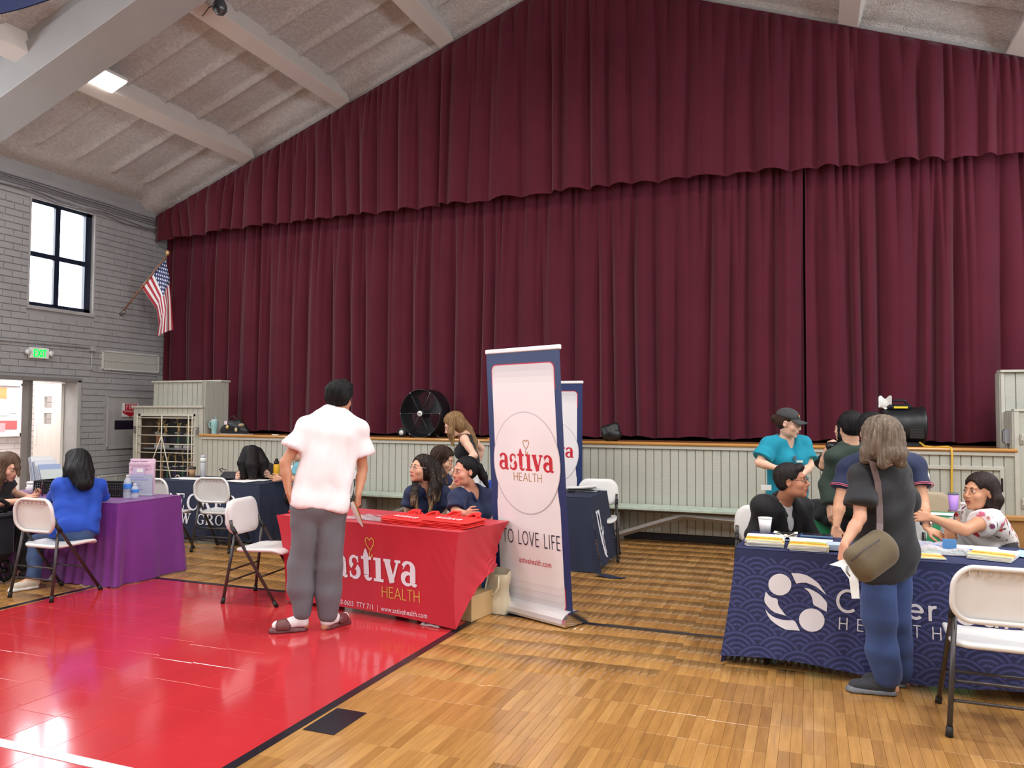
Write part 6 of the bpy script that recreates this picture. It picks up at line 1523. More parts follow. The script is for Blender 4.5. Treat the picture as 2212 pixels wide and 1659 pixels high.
# man in navy polo leaning on the table
PINK = mat('pink_stripe', (214, 110, 130), rough=.7)
person('person', 'person in navy polo with pink striped cuffs leaning on the table, face hidden', dict(
    j=standlegs(dict(pel=(0.525, 6.427, 0.826), nb=(0.425, 5.771, 1.236), hd=(0.378, 5.553, 1.392), shR=(0.235, 5.755, 1.148), shL=(0.669, 5.975, 1.172), elR=(0.181, 5.690, 0.933), wrR=(0.152, 5.621, 0.767), elL=(0.698, 5.888, 0.936), wrL=(0.703, 5.769, 0.773)), 178),
    hf=(0.467, -0.791, -0.385), b=1.08, skin=(212, 156, 122), handR=dict(d=(-0.030, -0.184, -1.008), n=(-0.078, 1.036, 0.141), curl=(.9, .95, 1, 1)), handL=dict(d=(0.794, -0.052, -0.429), n=(0.201, 0.329, -0.890), curl=(.1, .1, .12, .15), thumb=.1, spread=.12),
    top=dict(m=NPOLO, sleeve=.62, hem=.05, skirt=True, g=.02, sw=.018, loose=.012, trim=PINK), pants=dict(m=fabric('dark_trousers', (40, 42, 52))), shoes=SHOE_D,
    hair=dict(m=BLACKH, cap='short', vol=1.06, strand=.003, hlocks=[([(-.06, .03, .09), (-.03, .075, .10), (.03, .08, .10), (.07, .03, .08)], [.03, .03, .03, .025])])))
# woman in the floral top
def floral(v):
    r = np.random.default_rng(5); C = np.tile(np.array(lin((236, 232, 232))), (len(v), 1)); c0 = v.mean(0)
    for k in range(70):
        p = v[r.integers(len(v))]; d = np.linalg.norm(v - p, axis=1); rad = r.uniform(.010, .022); col = lin([(196, 30, 44), (214, 110, 140), (120, 60, 90), (226, 150, 150)][r.integers(4)])
        C[d < rad] = col
    for k in range(170):
        p = v[r.integers(len(v))]; ax = r.normal(size=3); ax /= np.linalg.norm(ax); q = v - p; t = q @ ax; d = np.linalg.norm(q - t[:, None] * ax, axis=1); m = (np.abs(t) < r.uniform(.014, .04)) & (d < .005)
        C[m] = lin([(50, 54, 40), (96, 108, 50), (36, 34, 40)][r.integers(3)])
    return C
person('person', 'person with dark bob in white floral top reaching out across the right table', dict(
    j=sitlegs(dict(pel=(1.177, 6.235, 0.637), nb=(1.060, 5.965, 0.884), hd=(1.024, 5.839, 1.010), shL=(1.071, 5.800, 0.844), shR=(1.035, 6.173, 0.815), elL=(0.895, 5.584, 0.794), wrL=(0.695, 5.504, 0.871), elR=(0.911, 6.064, 0.740), wrR=(0.824, 5.729, 0.786)), 175),
    hf=(-0.793, -0.585, 0.044), fem=True, b=1.04, skin=(204, 146, 112), mouth=.006, face=dict(lips=(160, 78, 74), brow=(60, 44, 38)), handL=dict(d=(-0.968, -0.270, 0.118), n=(-0.268, 0.980, -0.260), curl=(.2, .3, .35, .4), spread=.12), handR=dict(d=(0.139, -0.065, -1.005), n=(-0.358, 0.929, 0.139), curl=(.25, .3, .3, .35)),
    top=dict(m=mat('floral_cloth', (255, 255, 255), rough=.75, attr='tint'), sleeve=.42, hem=.02, g=.022, fn=floral, sw=.024, loose=.02), pants=dict(m=BLKPANT), shoes=SHOE_D,
    hair=dict(m=hairmat((44, 32, 30), (84, 74, 70), 'bobdk'), cap='bob', vol=1.1, strand=.0015, cuts=[((.07, .035, -.03), (.02, .07, .10)), ((-.085, .045, -.05), (.04, .06, .10))], hlocks=[([(-.06, -.04, .03), (-.085, -.05, -.04), (-.08, -.05, -.10)], [.04, .045, .03])])))
# two at the far law table
person('person', 'person with long black hair bent low over the law table papers', dict(
    j=sitlegs(dict(pel=(-6.645, 8.157, 0.494), nb=(-6.420, 7.906, 0.846), hd=(-6.335, 7.689, 0.928), elR=(-6.443, 7.636, 0.694), wrR=(-6.342, 7.458, 0.743), elL=(-6.153, 7.855, 0.687), wrL=(-6.021, 7.635, 0.753)), 180),
    right=(-0.934, -0.358, -0.006), hf=(0.032, -0.487, -0.870), hu=(0.309, -0.812, 0.466), fem=True, skin=SK_FAIR, face={}, top=dict(m=BTEE, sleeve=1.6, hem=.02), pants=dict(m=BLKPANT), shoes=SHOE_D,
    hair=dict(m=hairmat((24, 20, 22), (110, 78, 56), 'dip'), cap='long', tip0=.14, tipl=.2, tipk=.75, vol=1.1, locks=[([(-6.362, 7.653, 1.036), (-6.353, 7.555, 0.902), (-6.311, 7.535, 0.733)], [.07, .06, .04]), ([(-6.283, 7.640, 1.038), (-6.204, 7.549, 0.879), (-6.187, 7.540, 0.726)], [.08, .08, .05]), ([(-6.252, 7.695, 1.019), (-6.151, 7.675, 0.901), (-6.119, 7.672, 0.758)], [.07, .07, .05])])))
person('person', 'person in teal shirt seated beyond the man in white, mostly hidden', dict(
    j=sitlegs(dict(pel=(-5.678, 7.829, 0.540), nb=(-5.639, 7.722, 0.901), hd=(-5.614, 7.639, 1.058), shL=(-5.558, 7.594, 0.857), shR=(-5.721, 7.854, 0.836), elL=(-5.598, 7.530, 0.742), wrL=(-5.707, 7.434, 0.746), elR=(-5.816, 7.876, 0.709), wrR=(-5.899, 7.737, 0.716)), 120),
    hf=(-0.725, -0.476, -0.413), fem=True, skin=SK_MED, face={}, top=dict(m=fabric('pale_teal_shirt', (104, 164, 176)), sleeve=.7, hem=.02, g=.02), pants=dict(m=BLKPANT), shoes=SHOE_D, hair=dict(m=DARKBR, cap='back', strand=.003)))
# ------------------------------------------------------------------ fixtures on the left wall
XW = XL + .004
WHT = mat('white_plastic', (232, 232, 228), rough=.4); BLK = mat('black_plastic', (22, 22, 24), rough=.35); CREAM = mat('cream_metal', (206, 206, 200), rough=.45)
def hang_text(txt, size, y, z, x, m, par, wid=None, name='lettering', flip=1):
    Q = font_tris(txt, size); w_ = max(p[0] for q in Q for p in q); k = (wid / w_) if wid else 1
    return part(name, polys_mb([[(p[0] * k, p[1]) for p in q] for q in Q], lambda u, v: (x, y + u, z + v)), m, par, world=True)
t = thing('exit_sign', 'lit green exit sign with two emergency lamps over the doorway', 'sign', (XW, 8.14, 2.28))
bx('housing', (.03, 0, .08), (.06, .30, .16), WHT, t, ch=.01)
mb = MB(); Q, w_ = text_quads('EXIT', GN, .115, .02); k = .205 / w_; Q = [[(p[0] + dx, p[1] * .94 + dy) for p in q] for q in Q for dx, dy in ((0, 0), (.009, 0), (-.009, 0), (0, .006), (0, -.004))]; quads_mb([[(p[0] * k, p[1]) for p in q] for q in Q], lambda u, v: (.0615, -.10 + u, .022 + v), mb=mb); part('exit_letters', mb, mat('exit_green', (20, 230, 80), emit=1.6), t)
for y in (-.185, .185):
    b = MB(); b.lathe([(.012, -.03), (.034, -.02), (.042, .012), (.040, .03), (.002, .034)], (.04, y, .085), 14, rotm(y=PI / 2)); part('lamp_head', b, mat('lamp_head', (220, 222, 224), rough=.25), t, True)
t = thing('wall_vent', 'wide cream ventilation grille on the wall beside the curtain', 'vent', (XW, 9.83, 2.18))
bx('backing', (.006, 0, .155), (.012, 1.14, .30), mat('vent_dark', (120, 120, 122), rough=.6), t)
for c, d in (((.016, 0, .012), (.03, 1.16, .024)), ((.016, 0, .30), (.03, 1.16, .024)), ((.016, -.57, .155), (.03, .024, .31)), ((.016, .57, .155), (.03, .024, .31)), ((.02, 0, .155), (.02, 1.12, .012))): bx('frame', c, d, CREAM, t)
b = MB()
for k in range(92): b.box((.017, -.55 + k * .0121, .155), (.012, .0045, .28))
part('fins', b, CREAM, t)['kind'] = 'stuff'
t = thing('wall_vent', 'low cream ventilation grille near the floor behind the basket', 'vent', (XW, 9.55, .2))
bx('backing', (.006, 0, .14), (.012, .6, .27), mat('vent_dark'), t)
for c, d in (((.016, 0, .012), (.03, .62, .024)), ((.016, 0, .275), (.03, .62, .024)), ((.016, -.3, .14), (.03, .024, .28)), ((.016, .3, .14), (.03, .024, .28)), ((.02, .02, .14), (.02, .014, .26))): bx('frame', c, d, CREAM, t)
b = MB()
for k in range(46): b.box((.017, -.28 + k * .0124, .14), (.012, .0045, .25))
part('fins', b, CREAM, t)['kind'] = 'stuff'
b = MB(); b.tube([(XW + .012, 5.0, 2.505), (XW + .012, 9.03, 2.505)], .011, 8); b.tube([(XW + .012, 9.06, 2.48), (XW + .012, 9.06, 2.19), (XW + .012, 9.08, 2.16), (XW + .012, 9.12, 2.15), (XW + .012, 10.36, 2.135), (XW + .012, 10.41, 2.11), (XW + .012, 10.42, 1.9)], .011, 8)
t = tag(part('conduit', b, TRIM, smooth=True), 'grey painted conduit running along the brick wall past the exit sign', 'conduit'); bx('junction_box', (XW + .025, 9.06, 2.50), (.05, .085, .085), TRIM, t)
t = thing('extinguisher_niche', 'recessed grey extinguisher niche with dark slot in the brick wall', 'niche', (XW - .01, 9.865, .93))
bx('panel', (.004, 0, .41), (.012, .92, .82), TRIM, t)
for c, d in (((.014, 0, -.012), (.03, .98, .035)), ((.014, 0, .835), (.03, .98, .035)), ((.014, -.475, .41), (.03, .035, .85)), ((.014, .475, .41), (.03, .035, .85))): bx('frame', c, d, TRIM, t)
bx('slot', (.010, -.07, .36), (.006, .52, .15), mat('slot_dark', (26, 20, 40), rough=.6), t)
t = thing('fire_sign', 'white and red fire extinguisher sign with a down arrow', 'sign', (XW + .012, 9.83, 1.42)); bx('plate', (0, 0, .115), (.006, .33, .23), WHT, t)
SR = mat('sign_red', (186, 30, 50), rough=.4)
b = MB(); b.prism([(-.155, .10), (-.16, .06), (0, -.005), (.16, .06), (.155, .10)], .002); b.prism([(-.11, .10), (.13, .10), (.13, .215), (-.11, .215)], .002); b.v = [(.006 - y, x, z + .01) for x, y, z in b.v]; part('arrow', b, SR, t)
mb = MB(); Q, w_ = text_quads('FIRE', GN if False else {**GN, 'R': (.6, brush([(.1, 0), (.1, 1)], .12) + brush([(.1, .94), (.34, .94)], .12) + brush(arc(.34, .73, .18, .21, 90, -90), .12) + brush([(.1, .52), (.34, .52)], .12) + brush([(.3, .52), (.52, 0)], .12))}, .085, .06); quads_mb([[(p[0] * .205 / w_, p[1]) for p in q] for q in Q], lambda u, v: (.0075, -.092 + u, .128 + v), mb=mb); part('fire_letters', mb, WHT, t)
Q = font_tris('EXTINGUISHER', .042); w_ = max(p[0] for q in Q for p in q); part('small_letters', polys_mb([[(p[0] * .27 / w_, p[1]) for p in q] for q in Q], lambda u, v: (.0075, -.135 + u, .080 + v)), WHT, t)['kind'] = 'stuff'
CABL = mat('grey_cable', (132, 132, 138), rough=.5)
for k in range(6):
    r = random.Random(k); b = MB(); z0 = 4.90 - .028 * k; pts = [(XW + .02 + .012 * (k % 3), 5.6 + .4 * i, z0 - .01 * i * (.35 + .1 * k) - (.05 if k > 3 else .012) * abs(math.sin(i * .9 + k)) * (i % 3 != 0)) for i in range(13)]; pts[-1] = (XW + .03, 10.56, pts[-1][2]); b.tube(pts, .009, 6)
    tag(part('cable', b, CABL, smooth=True), 'grey cable along the top of the brick wall, %s of six' % ['uppermost', 'second from the top', 'third from the top', 'third from below', 'second from below', 'lowest'][k], 'cable', 'cables along the wall top')
# flag on its angled staff
base, tip = A3((XW, 9.60, 3.11)), A3((-9.867, 9.822, 4.107))
fl = thing('flag', 'striped flag with white stars hanging from an angled wooden staff on the wall', 'flag', tuple(base))
b = MB(); b.tube([tuple(base), tuple(tip)], .013, 8); part('staff', b, mat('flag_staff', (150, 104, 80), rough=.4), fl, True, world=True)
b = MB(); b.lathe([(.004, -.04), (.026, -.03), (.034, 0), (.028, .03), (.004, .045)], tuple(tip + A3((0, 0, .02))), 10); part('finial', b, mat('gilt_ball', (214, 178, 120), rough=.3, metal=.4), fl, True, world=True)
b = MB(); b.lathe([(.03, 0), (.024, .05), (.017, .10)], tuple(base), 10, rotm(y=PI / 3)); part('bracket', b, STEEL, fl, True, world=True)
Lc = [A3(p) for p in ((-10.309, 9.706, 3.583), (-10.046, 9.791, 3.199), (-9.990, 9.802, 2.953), (-10.020, 9.799, 2.747))]; Rc = [A3(p) for p in ((-9.943, 9.861, 4.019), (-9.812, 9.817, 3.711), (-9.778, 9.823, 3.367), (-9.754, 9.854, 2.858))]; Mc = [A3(p) for p in ((-10.108, 9.784, 3.815), (-9.811, 9.677, 3.461), (-9.756, 9.689, 3.173), (-9.796, 9.712, 2.792))]
def crv(P, v):
    x = np.linspace(0, 1, 4); return np.array([np.interp(v, x, [p[i] for p in P]) for i in range(3)])
nu, nv = 130, 120; Vf = []; Cf = []
for j in range(nv + 1):
    v = j / nv; l, m_, r = crv(Lc, v), crv(Mc, v), crv(Rc, v)
    for i in range(nu + 1):
        u = i / nu; p = r * (1 - u) * (1 - 2 * u) + m_ * 4 * u * (1 - u) + l * u * (2 * u - 1)
        ph = math.sin(u * 15 + 2 * v) * .035 * v; p = p + A3((ph, -ph * .6, 0)); Vf.append(p)
        st = int(u * 13); c = (176, 40, 58) if st % 2 == 0 else (236, 232, 230)
        if u < .54 and v < .42:
            c = (40, 54, 104); su, sv = u / .54 * 9, v / .42 * 11; a, q = round(su - .5), round(sv - .5)
            if (a + q) % 2 == 0 and math.hypot((su - .5 - a) * .9, sv - .5 - q) < .36: c = (240, 240, 244)
        Cf.append(lin(c))
Vf = np.array(Vf); Fg = gridfaces(nu, nv); me = np_mesh('cloth', np.concatenate([Vf, Vf + A3((-.004, .004, 0))]), np.concatenate([Fg, Fg[:, ::-1] + len(Vf)]), mat('flag_cloth', (255, 255, 255), rough=.7, attr='tint'), colors=np.array(Cf + Cf)); link('cloth', me, fl, world=True)
# display case in the passage
t = thing('poster_case', 'white framed notice case on the white passage wall', 'notice board', (HX + .02, 8.72, 1.10)); bx('case', (.02, 0, .43), (.06, .86, .86), mat('case_back', (232, 226, 226), rough=.5), t)
for c, d in (((.06, 0, .02), (.05, .9, .06)), ((.06, 0, .85), (.05, .9, .06)), ((.06, -.43, .43), (.05, .06, .88)), ((.06, .43, .43), (.05, .06, .88))): bx('frame', c, d, mat('case_frame', (244, 242, 242), rough=.3), t)
for k, (y, z, sy, sz, c) in enumerate(((.10, .70, .16, .18, (236, 150, 96)), (.26, .72, .14, .12, (214, 224, 232)), (.12, .46, .20, .26, (206, 218, 234)), (.30, .50, .12, .26, (226, 226, 232)), (.20, .18, .34, .14, (226, 110, 110)), (.10, .14, .14, .14, (238, 176, 180)), (-.15, .55, .2, .3, (224, 214, 206)), (-.18, .2, .22, .2, (190, 210, 220)))):
    bx('paper', (.053 + .0005 * k, y, z), (.002, sy, sz), mat('notice_%d' % k, c, rough=.6), t, ch=0)
# lamp at the near rafter, round camera, navy banner under the roof
t = thing('ceiling_light', 'bright white ceiling light panel at the end of the grey rafter', 'light', (-8.38, 7.2, 5.735)); RL = rotm(y=-SLO)
b = MB(); b.box((0, 0, .03), (.30, .56, .05), ch=.008, M=RL); part('housing', b, WHT, t); b = MB(); b.box((0, 0, -.004), (.27, .52, .02), M=RL); part('diffuser', b, mat('lamp_glow', (255, 252, 246), emit=14), t)
t = thing('ceiling_camera', 'dark grey round camera hanging at the upper cream purlin', 'camera', (-6.50, 7.18, 6.30)); b = MB(); b.lathe([(.002, -.085), (.05, -.075), (.082, -.03), (.085, .01), (.07, .06), (.05, .09), (.05, .16)], (0, 0, 0), 20); part('body', b, mat('camera_grey', (96, 98, 102), rough=.25, metal=.4), t, True)
b = MB(); b.lathe([(.002, .0), (.036, .002), (.040, .02), (.034, .022)], (.02, -.062, -.045), 16, rotm(x=math.radians(128))); part('lens_hood', b, BLK, t, True); b = MB(); b.tube([(-.05, 0, .05), (-.12, -.05, 0), (-.20, -.04, -.06), (-.27, 0, -.05)], .006, 6); part('lead', b, BLK, t, True)
b = MB(); b.grid(lambda u, v: (-8.3 + 3.6 * u, 4.5 + .02 * math.sin(u * 14), 4.91 + .9 * v), 40, 4); b.grid(lambda u, v: (-8.3 + 3.6 * u, 4.512 + .02 * math.sin(u * 14), 4.91 + .9 * v), 40, 4)
tag(part('hanging_banner', b, mat('navy_banner', (34, 46, 92), rough=.7), smooth=True), 'navy cloth banner hung high under the roof at the corner of view', 'banner')

# ------------------------------------------------------------------ on the stage
STZ = 1.16
t = thing('drum_fan', 'large black drum fan on wheels standing on the stage', 'fan', (-5.13, 9.92, STZ + .345), math.radians(-7))
FM = mat('fan_black', (26, 27, 30), rough=.35, metal=.3); RX = rotm(x=PI / 2)
def ring(R_, y, r, m, nm, par=t, n=48): b = MB(); b.tube([(R_ * math.cos(a), y, R_ * math.sin(a)) for a in [2 * PI * k / n for k in range(n)]], r, 6, closed=True); return part(nm, b, m, par, True)
b = MB(); b.lathe([(.335, -.13), (.345, -.12), (.345, .12), (.335, .13), (.325, .12), (.325, -.12), (.335, -.13)], (0, 0, 0), 48, RX, cap=False); part('drum', b, FM, t, True)
ring(.338, -.135, .009, FM, 'rim'); ring(.338, .135, .009, FM, 'rim')
for yy, nm in ((-.135, 'front_grille'), (.135, 'rear_grille')):
    b = MB()
    for k in range(3, 26):
        R_ = .325 * k / 26; b.tube([(R_ * math.cos(a), yy, R_ * math.sin(a)) for a in [2 * PI * i / 36 for i in range(36)]], .0026, 4, closed=True)
    part(nm, b, FM, t, True)['kind'] = 'stuff'
for k in range(6):
    a = PI * k / 3 + .0; b = MB(); b.tube([(.04 * math.cos(a), -.140, .04 * math.sin(a)), (.335 * math.cos(a), -.140, .335 * math.sin(a))], .004, 5); part('spoke', b, mat('fan_spoke', (84, 86, 90), rough=.3, metal=.6), t, True)
    b = MB(); b.lathe([(.010, -.005), (.010, .005)], (.336 * math.cos(a), -.145, .336 * math.sin(a)), 8, RX); part('clip', b, CHROME, t)
for k in range(3):
    a0 = 2 * PI * k / 3 + .5; b = MB(); b.grid(lambda u, v: ((.05 + .25 * u) * math.cos(a0 + (v - .5) * (.9 + .2 * u)), .05 * (v - .5) + .02, (.05 + .25 * u) * math.sin(a0 + (v - .5) * (.9 + .2 * u))), 8, 8); part('blade', b, mat('fan_blade', (58, 60, 62), rough=.35, metal=.6), t, True)
b = MB(); b.lathe([(.06, -.04), (.06, .12)], (0, 0, 0), 20, RX); part('motor', b, FM, t, True)
b = MB(); b.lathe([(.040, .0), (.040, .012), (.002, .016)], (0, -.138, 0), 24, RX); bd = part('badge', b, WHT, t, True); bx('badge_bar', (0, -.156, 0), (.046, .003, .010), BLK, bd)
for x in (-.30,):
    b = MB(); b.tube([(-.20, -.10, -.24), (x, -.11, -.272)], .02, 8); part('wheel_bracket', b, FM, t)
    for yy in (-.15, .10):
        b = MB(); b.lathe([(.03, -.018), (.066, -.02), (.072, -.008), (.072, .008), (.066, .02), (.03, .018)], (x, yy, -.272), 20, RX); w_ = part('wheel', b, RUBBER, t, True); b = MB(); b.lathe([(.034, -.022), (.036, .022)], (x, yy, -.272), 14, RX); part('hub', b, WHT, w_, True)
for yy in (-.1, .1): b = MB(); b.tube([(.20, yy, -.27), (.32, yy, -.335), (.36, yy, -.335)], .014, 8); part('stand_foot', b, FM, t, True)
# blower
t = thing('air_blower', 'black barrel air blower with yellow label on the right of the stage', 'blower', (.98, 9.78, STZ), math.radians(4)); BL_ = mat('blower_black', (30, 31, 34), rough=.4)
RY = rotm(y=PI / 2)
b = MB(); b.lathe([(.02, -.24), (.17, -.24), (.20, -.22), (.205, 0), (.205, .16), (.215, .17), (.215, .20), (.19, .21), (.02, .21)], (0, 0, .245), 32, RY); part('barrel', b, BL_, t, True)
bx('base', (-.02, 0, .03), (.34, .36, .06), BL_, t, ch=.02); bx('control_box', (-.06, -.03, .45), (.26, .22, .07), BL_, t, ch=.03); b = MB(); b.tube([(-.15, -.03, .48), (-.13, -.03, .525), (.01, -.03, .525), (.03, -.03, .48)], .014, 8); part('handle', b, BL_, t, True)
bx('label', (-.05, -.142, .445), (.14, .004, .022), mat('yellow_label', (226, 200, 40), rough=.4), t, ch=0)
b = MB(); b.box((.10, -.196, .17), (.15, .02, .15), ch=.03); g_ = part('outlet', b, mat('outlet_dark', (10, 10, 12), rough=.5), t)
for k in range(5): b = MB(); b.tube([(.035, -.210, .11 + .03 * k), (.165, -.210, .11 + .03 * k)], .004, 5); part('outlet_bar', b, mat('fan_spoke'), t)
b = MB(); b.grid(lambda u, v: (.72 + .13 * u, 9.66 + .05 * math.sin(u * 5) * v, 1.60 + .12 * v + .02 * math.sin(u * 9)), 8, 6); b.grid(lambda u, v: (.72 + .13 * u, 9.72 + .05 * math.sin(u * 5) * v, 1.60 + .12 * v + .02 * math.sin(u * 9)), 8, 6); b.box((.785, 9.69, 1.645), (.12, .07, .10), ch=.02); tag(part('white_cloth', b, WHT, smooth=True), 'white cloth bundle lying on top of the black blower', 'cloth')
YC = mat('yellow_cord', (226, 180, 60), rough=.45)
b = MB(); b.tube([(1.12, 9.62, STZ + .06), (1.16, 9.55, STZ + .02), (1.24, 9.45, STZ + .012), (1.36, 9.40, STZ + .025), (1.385, 9.345, STZ + .015), (1.39, 9.33, STZ - .05), (1.385, 9.345, .9), (1.38, 9.345, .5), (1.385, 9.33, .25), (1.30, 9.28, .02), (1.0, 9.2, .012)], .011, 8); tag(part('extension_cord', b, YC, smooth=True), 'yellow extension cord hanging down the stage front', 'cord')
OC = mat('orange_cord', (226, 130, 40), rough=.45)
b = MB(); b.tube([(-3.84 + .13 * math.cos(a), 9.46 + .07 * math.sin(a), STZ + .015 + .004 * (k // 14)) for k, a in enumerate([2 * PI * i / 14 for i in range(43)])], .010, 6); tag(part('cord_coil', b, OC, smooth=True), 'coil of orange cord on the stage edge behind the blonde person', 'cord')
b = MB(); b.lathe([(.038, 0), (.041, .02), (.041, .085), (.050, .115), (.052, .21), (.050, .215), (.048, .222), (.02, .226)], (0, 0, 0), 20); t = thing('tumbler', 'mint green handled tumbler on the stage edge beside the cabinet', 'tumbler', (-8.50, 9.46, STZ)); MINT = mat('mint_enamel', (150, 196, 196), rough=.35); part('body', b, MINT, t, True)
b = MB(); b.tube([(-.05, 0, .20), (-.09, 0, .20), (-.10, 0, .17), (-.095, 0, .12), (-.05, 0, .105)], .012, 8); part('handle', b, MINT, t, True); b = MB(); b.lathe([(.050, .216), (.052, .225), (.046, .236), (.004, .24)], (0, 0, 0), 20); part('lid', b, mat('tumbler_lid', (206, 220, 220), rough=.2), t, True); b = MB(); b.tube([(.02, 0, .23), (.028, 0, .30)], .005, 6); part('straw', b, MINT, t)
t = thing('handbag', 'black handbag with charms lying on books on the stage', 'bag', (-8.16, 9.52, STZ + .028)); BAGM = mat('black_leather', (26, 26, 28), rough=.4)
v, q = sdf([ell((0, 0, .10), (.21, .09, .085), None, .03), cap((-.19, 0, .04), (.19, 0, .04), .07, .065, .03), cap((-.10, 0, .17), (.10, 0, .17), .03, .03, .04), pcut((0, 0, 0), (0, 0, -1))], .010, 2); link('body', np_mesh('body', v, q, BAGM), t)
b = MB(); b.tube([(-.10, 0, .17), (-.09, 0, .24), (-.03, 0, .265), (.02, 0, .22), (.04, 0, .17)], .010, 8); part('strap', b, BAGM, t, True); b = MB(); b.box((-.09, -.10, .16), (.055, .008, .055), ch=.003); part('heart_charm', b, mat('charm_pink', (240, 220, 226), rough=.3), t); b = MB(); b.lathe([(.02, -.006), (.03, 0), (.02, .006)], (-.06, -.10, .10), 14, RX); part('gold_charm', b, GOLD, t, True)
v, q = sdf([ell((.17, -.06, .13), (.028, .02, .06), basis((1, 0, -1), (0, 1, 0)), .01), ell((.10, -.095, .06), (.022, .018, .035), None, .01)], .006, 1); link('plush_charm', np_mesh('plush_charm', v, q, mat('plush_tan', (210, 190, 150), rough=.9)), t)
bx2 = lambda nm, lab, cat, c, d, m, rz=0, ch=.002, group=None: tag(part(nm, MB().box(c, d, rz=rz, ch=ch), m), lab, cat, group)
bx2('notebook', 'grey and white notebook under the black handbag', 'book', (-8.12, 9.50, STZ + .013), (.46, .22, .024), mat('notebook_grey', (196, 196, 198), rough=.5))
bx2('paper_sheet', 'loose white papers on the stage edge right of the handbag', 'paper', (-7.45, 9.47, STZ + .006), (.45, .16, .008), WHT, .06)
bx2('remote', 'small white gadget lying on the loose papers on the stage', 'gadget', (-7.37, 9.46, STZ + .018), (.10, .04, .016), WHT)
b = MB(); b.tube([(-6.78 + .16 * math.cos(a), 9.52 + .03 * math.sin(a), STZ + .075 + .045 * math.sin(a)) for a in [2 * PI * i / 24 for i in range(25)]], .011, 6); b.tube([(-6.62, 9.52, STZ + .05), (-6.5, 9.5, STZ + .02), (-6.35, 9.5, STZ + .015)], .014, 6); tag(part('cable_loop', b, mat('grey_lead', (130, 130, 134), rough=.4), smooth=True), 'loop of thick grey cable standing on the stage behind the man', 'cable')
bx2('power_strip', 'small power strip beside the grey cable loop on the stage', 'power strip', (-6.42, 9.47, STZ + .016), (.12, .05, .03), mat('strip_grey', (170, 166, 160), rough=.4))
v, q = sdf([ell((-2.33, 9.55, STZ + .10), (.13, .09, .10), None, .03), cap((-2.42, 9.55, STZ + .16), (-2.28, 9.55, STZ + .20), .05, .05, .03), pcut((0, 0, STZ), (0, 0, -1))], .012, 2); tag(link('backpack', np_mesh('backpack', v, q, BAGM)), 'black bag on the stage peeking from behind the far banner', 'bag')

# ------------------------------------------------------------------ bench along the stage front
BEN = mat('pale_green_bench_paint', (182, 196, 180), rough=.5, var=.12, vscale=12); GREYP = mat('grey_bench_leg', (134, 128, 122), rough=.6)
t = thing('wall_bench', 'long pale green bench along the stage front on grey braces', 'bench', (-3.2, 9.2, 0))
for y, w_ in ((-.10, .19), (.09, .15)): bx('plank', (0, y, .415), (5.9, w_, .035), BEN, t, ch=.006)
bx('rail', (0, .02, .375), (5.8, .06, .045), GREYP, t)
for x in (-2.4, 1.05, 2.72):
    for y in (-.12, .12): bx('leg', (x, y, .18), (.06, .05, .36), GREYP, t)
for xa, za, xb, zb in ((.95, .05, 1.82, .35), (-2.35, .05, -1.5, .35)):
    b = MB(); b.tube([(xa, -.13, za), (xb, -.13, zb)], .034, 4); part('brace', b, GREYP, t); b = MB(); b.tube([(xb, -.13, zb), (xb + .85, -.13, zb - .045)], .034, 4); part('brace', b, GREYP, t)

# ------------------------------------------------------------------ small things on the tables
CLEAR = mat('clear_plastic', (226, 234, 240), rough=.08, alpha=.38); PAPER = mat('paper_white', (238, 238, 236), rough=.6); CUPW = mat('paper_cup', (240, 238, 236), rough=.5)
def lathe_thing(nm, lab, cat, loc, parts_, group=None):
    t = thing(nm, lab, cat, loc, 0, group)
    for pn, prof, m in parts_: b = MB(); b.lathe(prof, (0, 0, 0), 22); part(pn, b, m, t, True)
    return t
def bottle(lab, loc, h, r, group=None):
    return lathe_thing('water_bottle', lab, 'bottle', loc, [('body', [(r * .8, 0), (r, .01), (r, h * .25), (r * .92, h * .28), (r, h * .31), (r, h * .66), (r * .75, h * .80), (r * .38, h * .90), (r * .38, h * .93)], CLEAR), ('label', [(r * 1.02, h * .42), (r * 1.03, h * .43), (r * 1.03, h * .62), (r * 1.02, h * .63)], mat('bottle_label', (60, 130, 214), rough=.4)), ('cap', [(r * .42, h * .92), (r * .42, h * .99), (r * .38, h)], WHT)], group)
bottle('taller clear water bottle with blue label on the purple table', (-5.835, 5.40, .712), .215, .034); bottle('short clear water bottle in front of the brochure holder', (-5.775, 5.43, .712), .135, .033)
# brochure holder
t = thing('brochure_holder', 'clear brochure holder with pink and violet leaflets on the purple table', 'holder', (-5.955, 5.66, .712), math.radians(22))
bx('base', (0, .02, .004), (.25, .12, .008), CLEAR, t); 
for k, (y, h, m) in enumerate(((.045, .335, mat('leaflet_pink', (226, 196, 214), rough=.4)), (.02, .30, mat('leaflet_rose', (220, 188, 206), rough=.4)), (-.012, .188, mat('leaflet_violet', (66, 58, 150), rough=.35)))): bx('leaflet', (0, y, .008 + h / 2), (.238, .010, h), m, t)
bx('front_panel', (0, -.024, .10), (.25, .004, .19), CLEAR, t); bx('insert_card', (-.02, .008, .222), (.11, .004, .075), mat('leaflet_mauve', (204, 184, 210), rough=.4), t); bx('code_card', (-.01, .004, .232), (.06, .002, .034), WHT, t)
Q = font_tris('Support Services', .022); part('title', polys_mb(Q, lambda u, v: (-.105 + u, .0385, .312 + v)), mat('violet_ink', (62, 44, 96), rough=.5), t)['kind'] = 'stuff'
b = MB()
for k, (z, w_) in enumerate(((.175, .15), (.15, .19), (.12, .10), (.095, .12), (.06, .14), (.03, .10))): b.box((-.105 + w_ / 2, -.0268, z), (w_, .0008, .005))
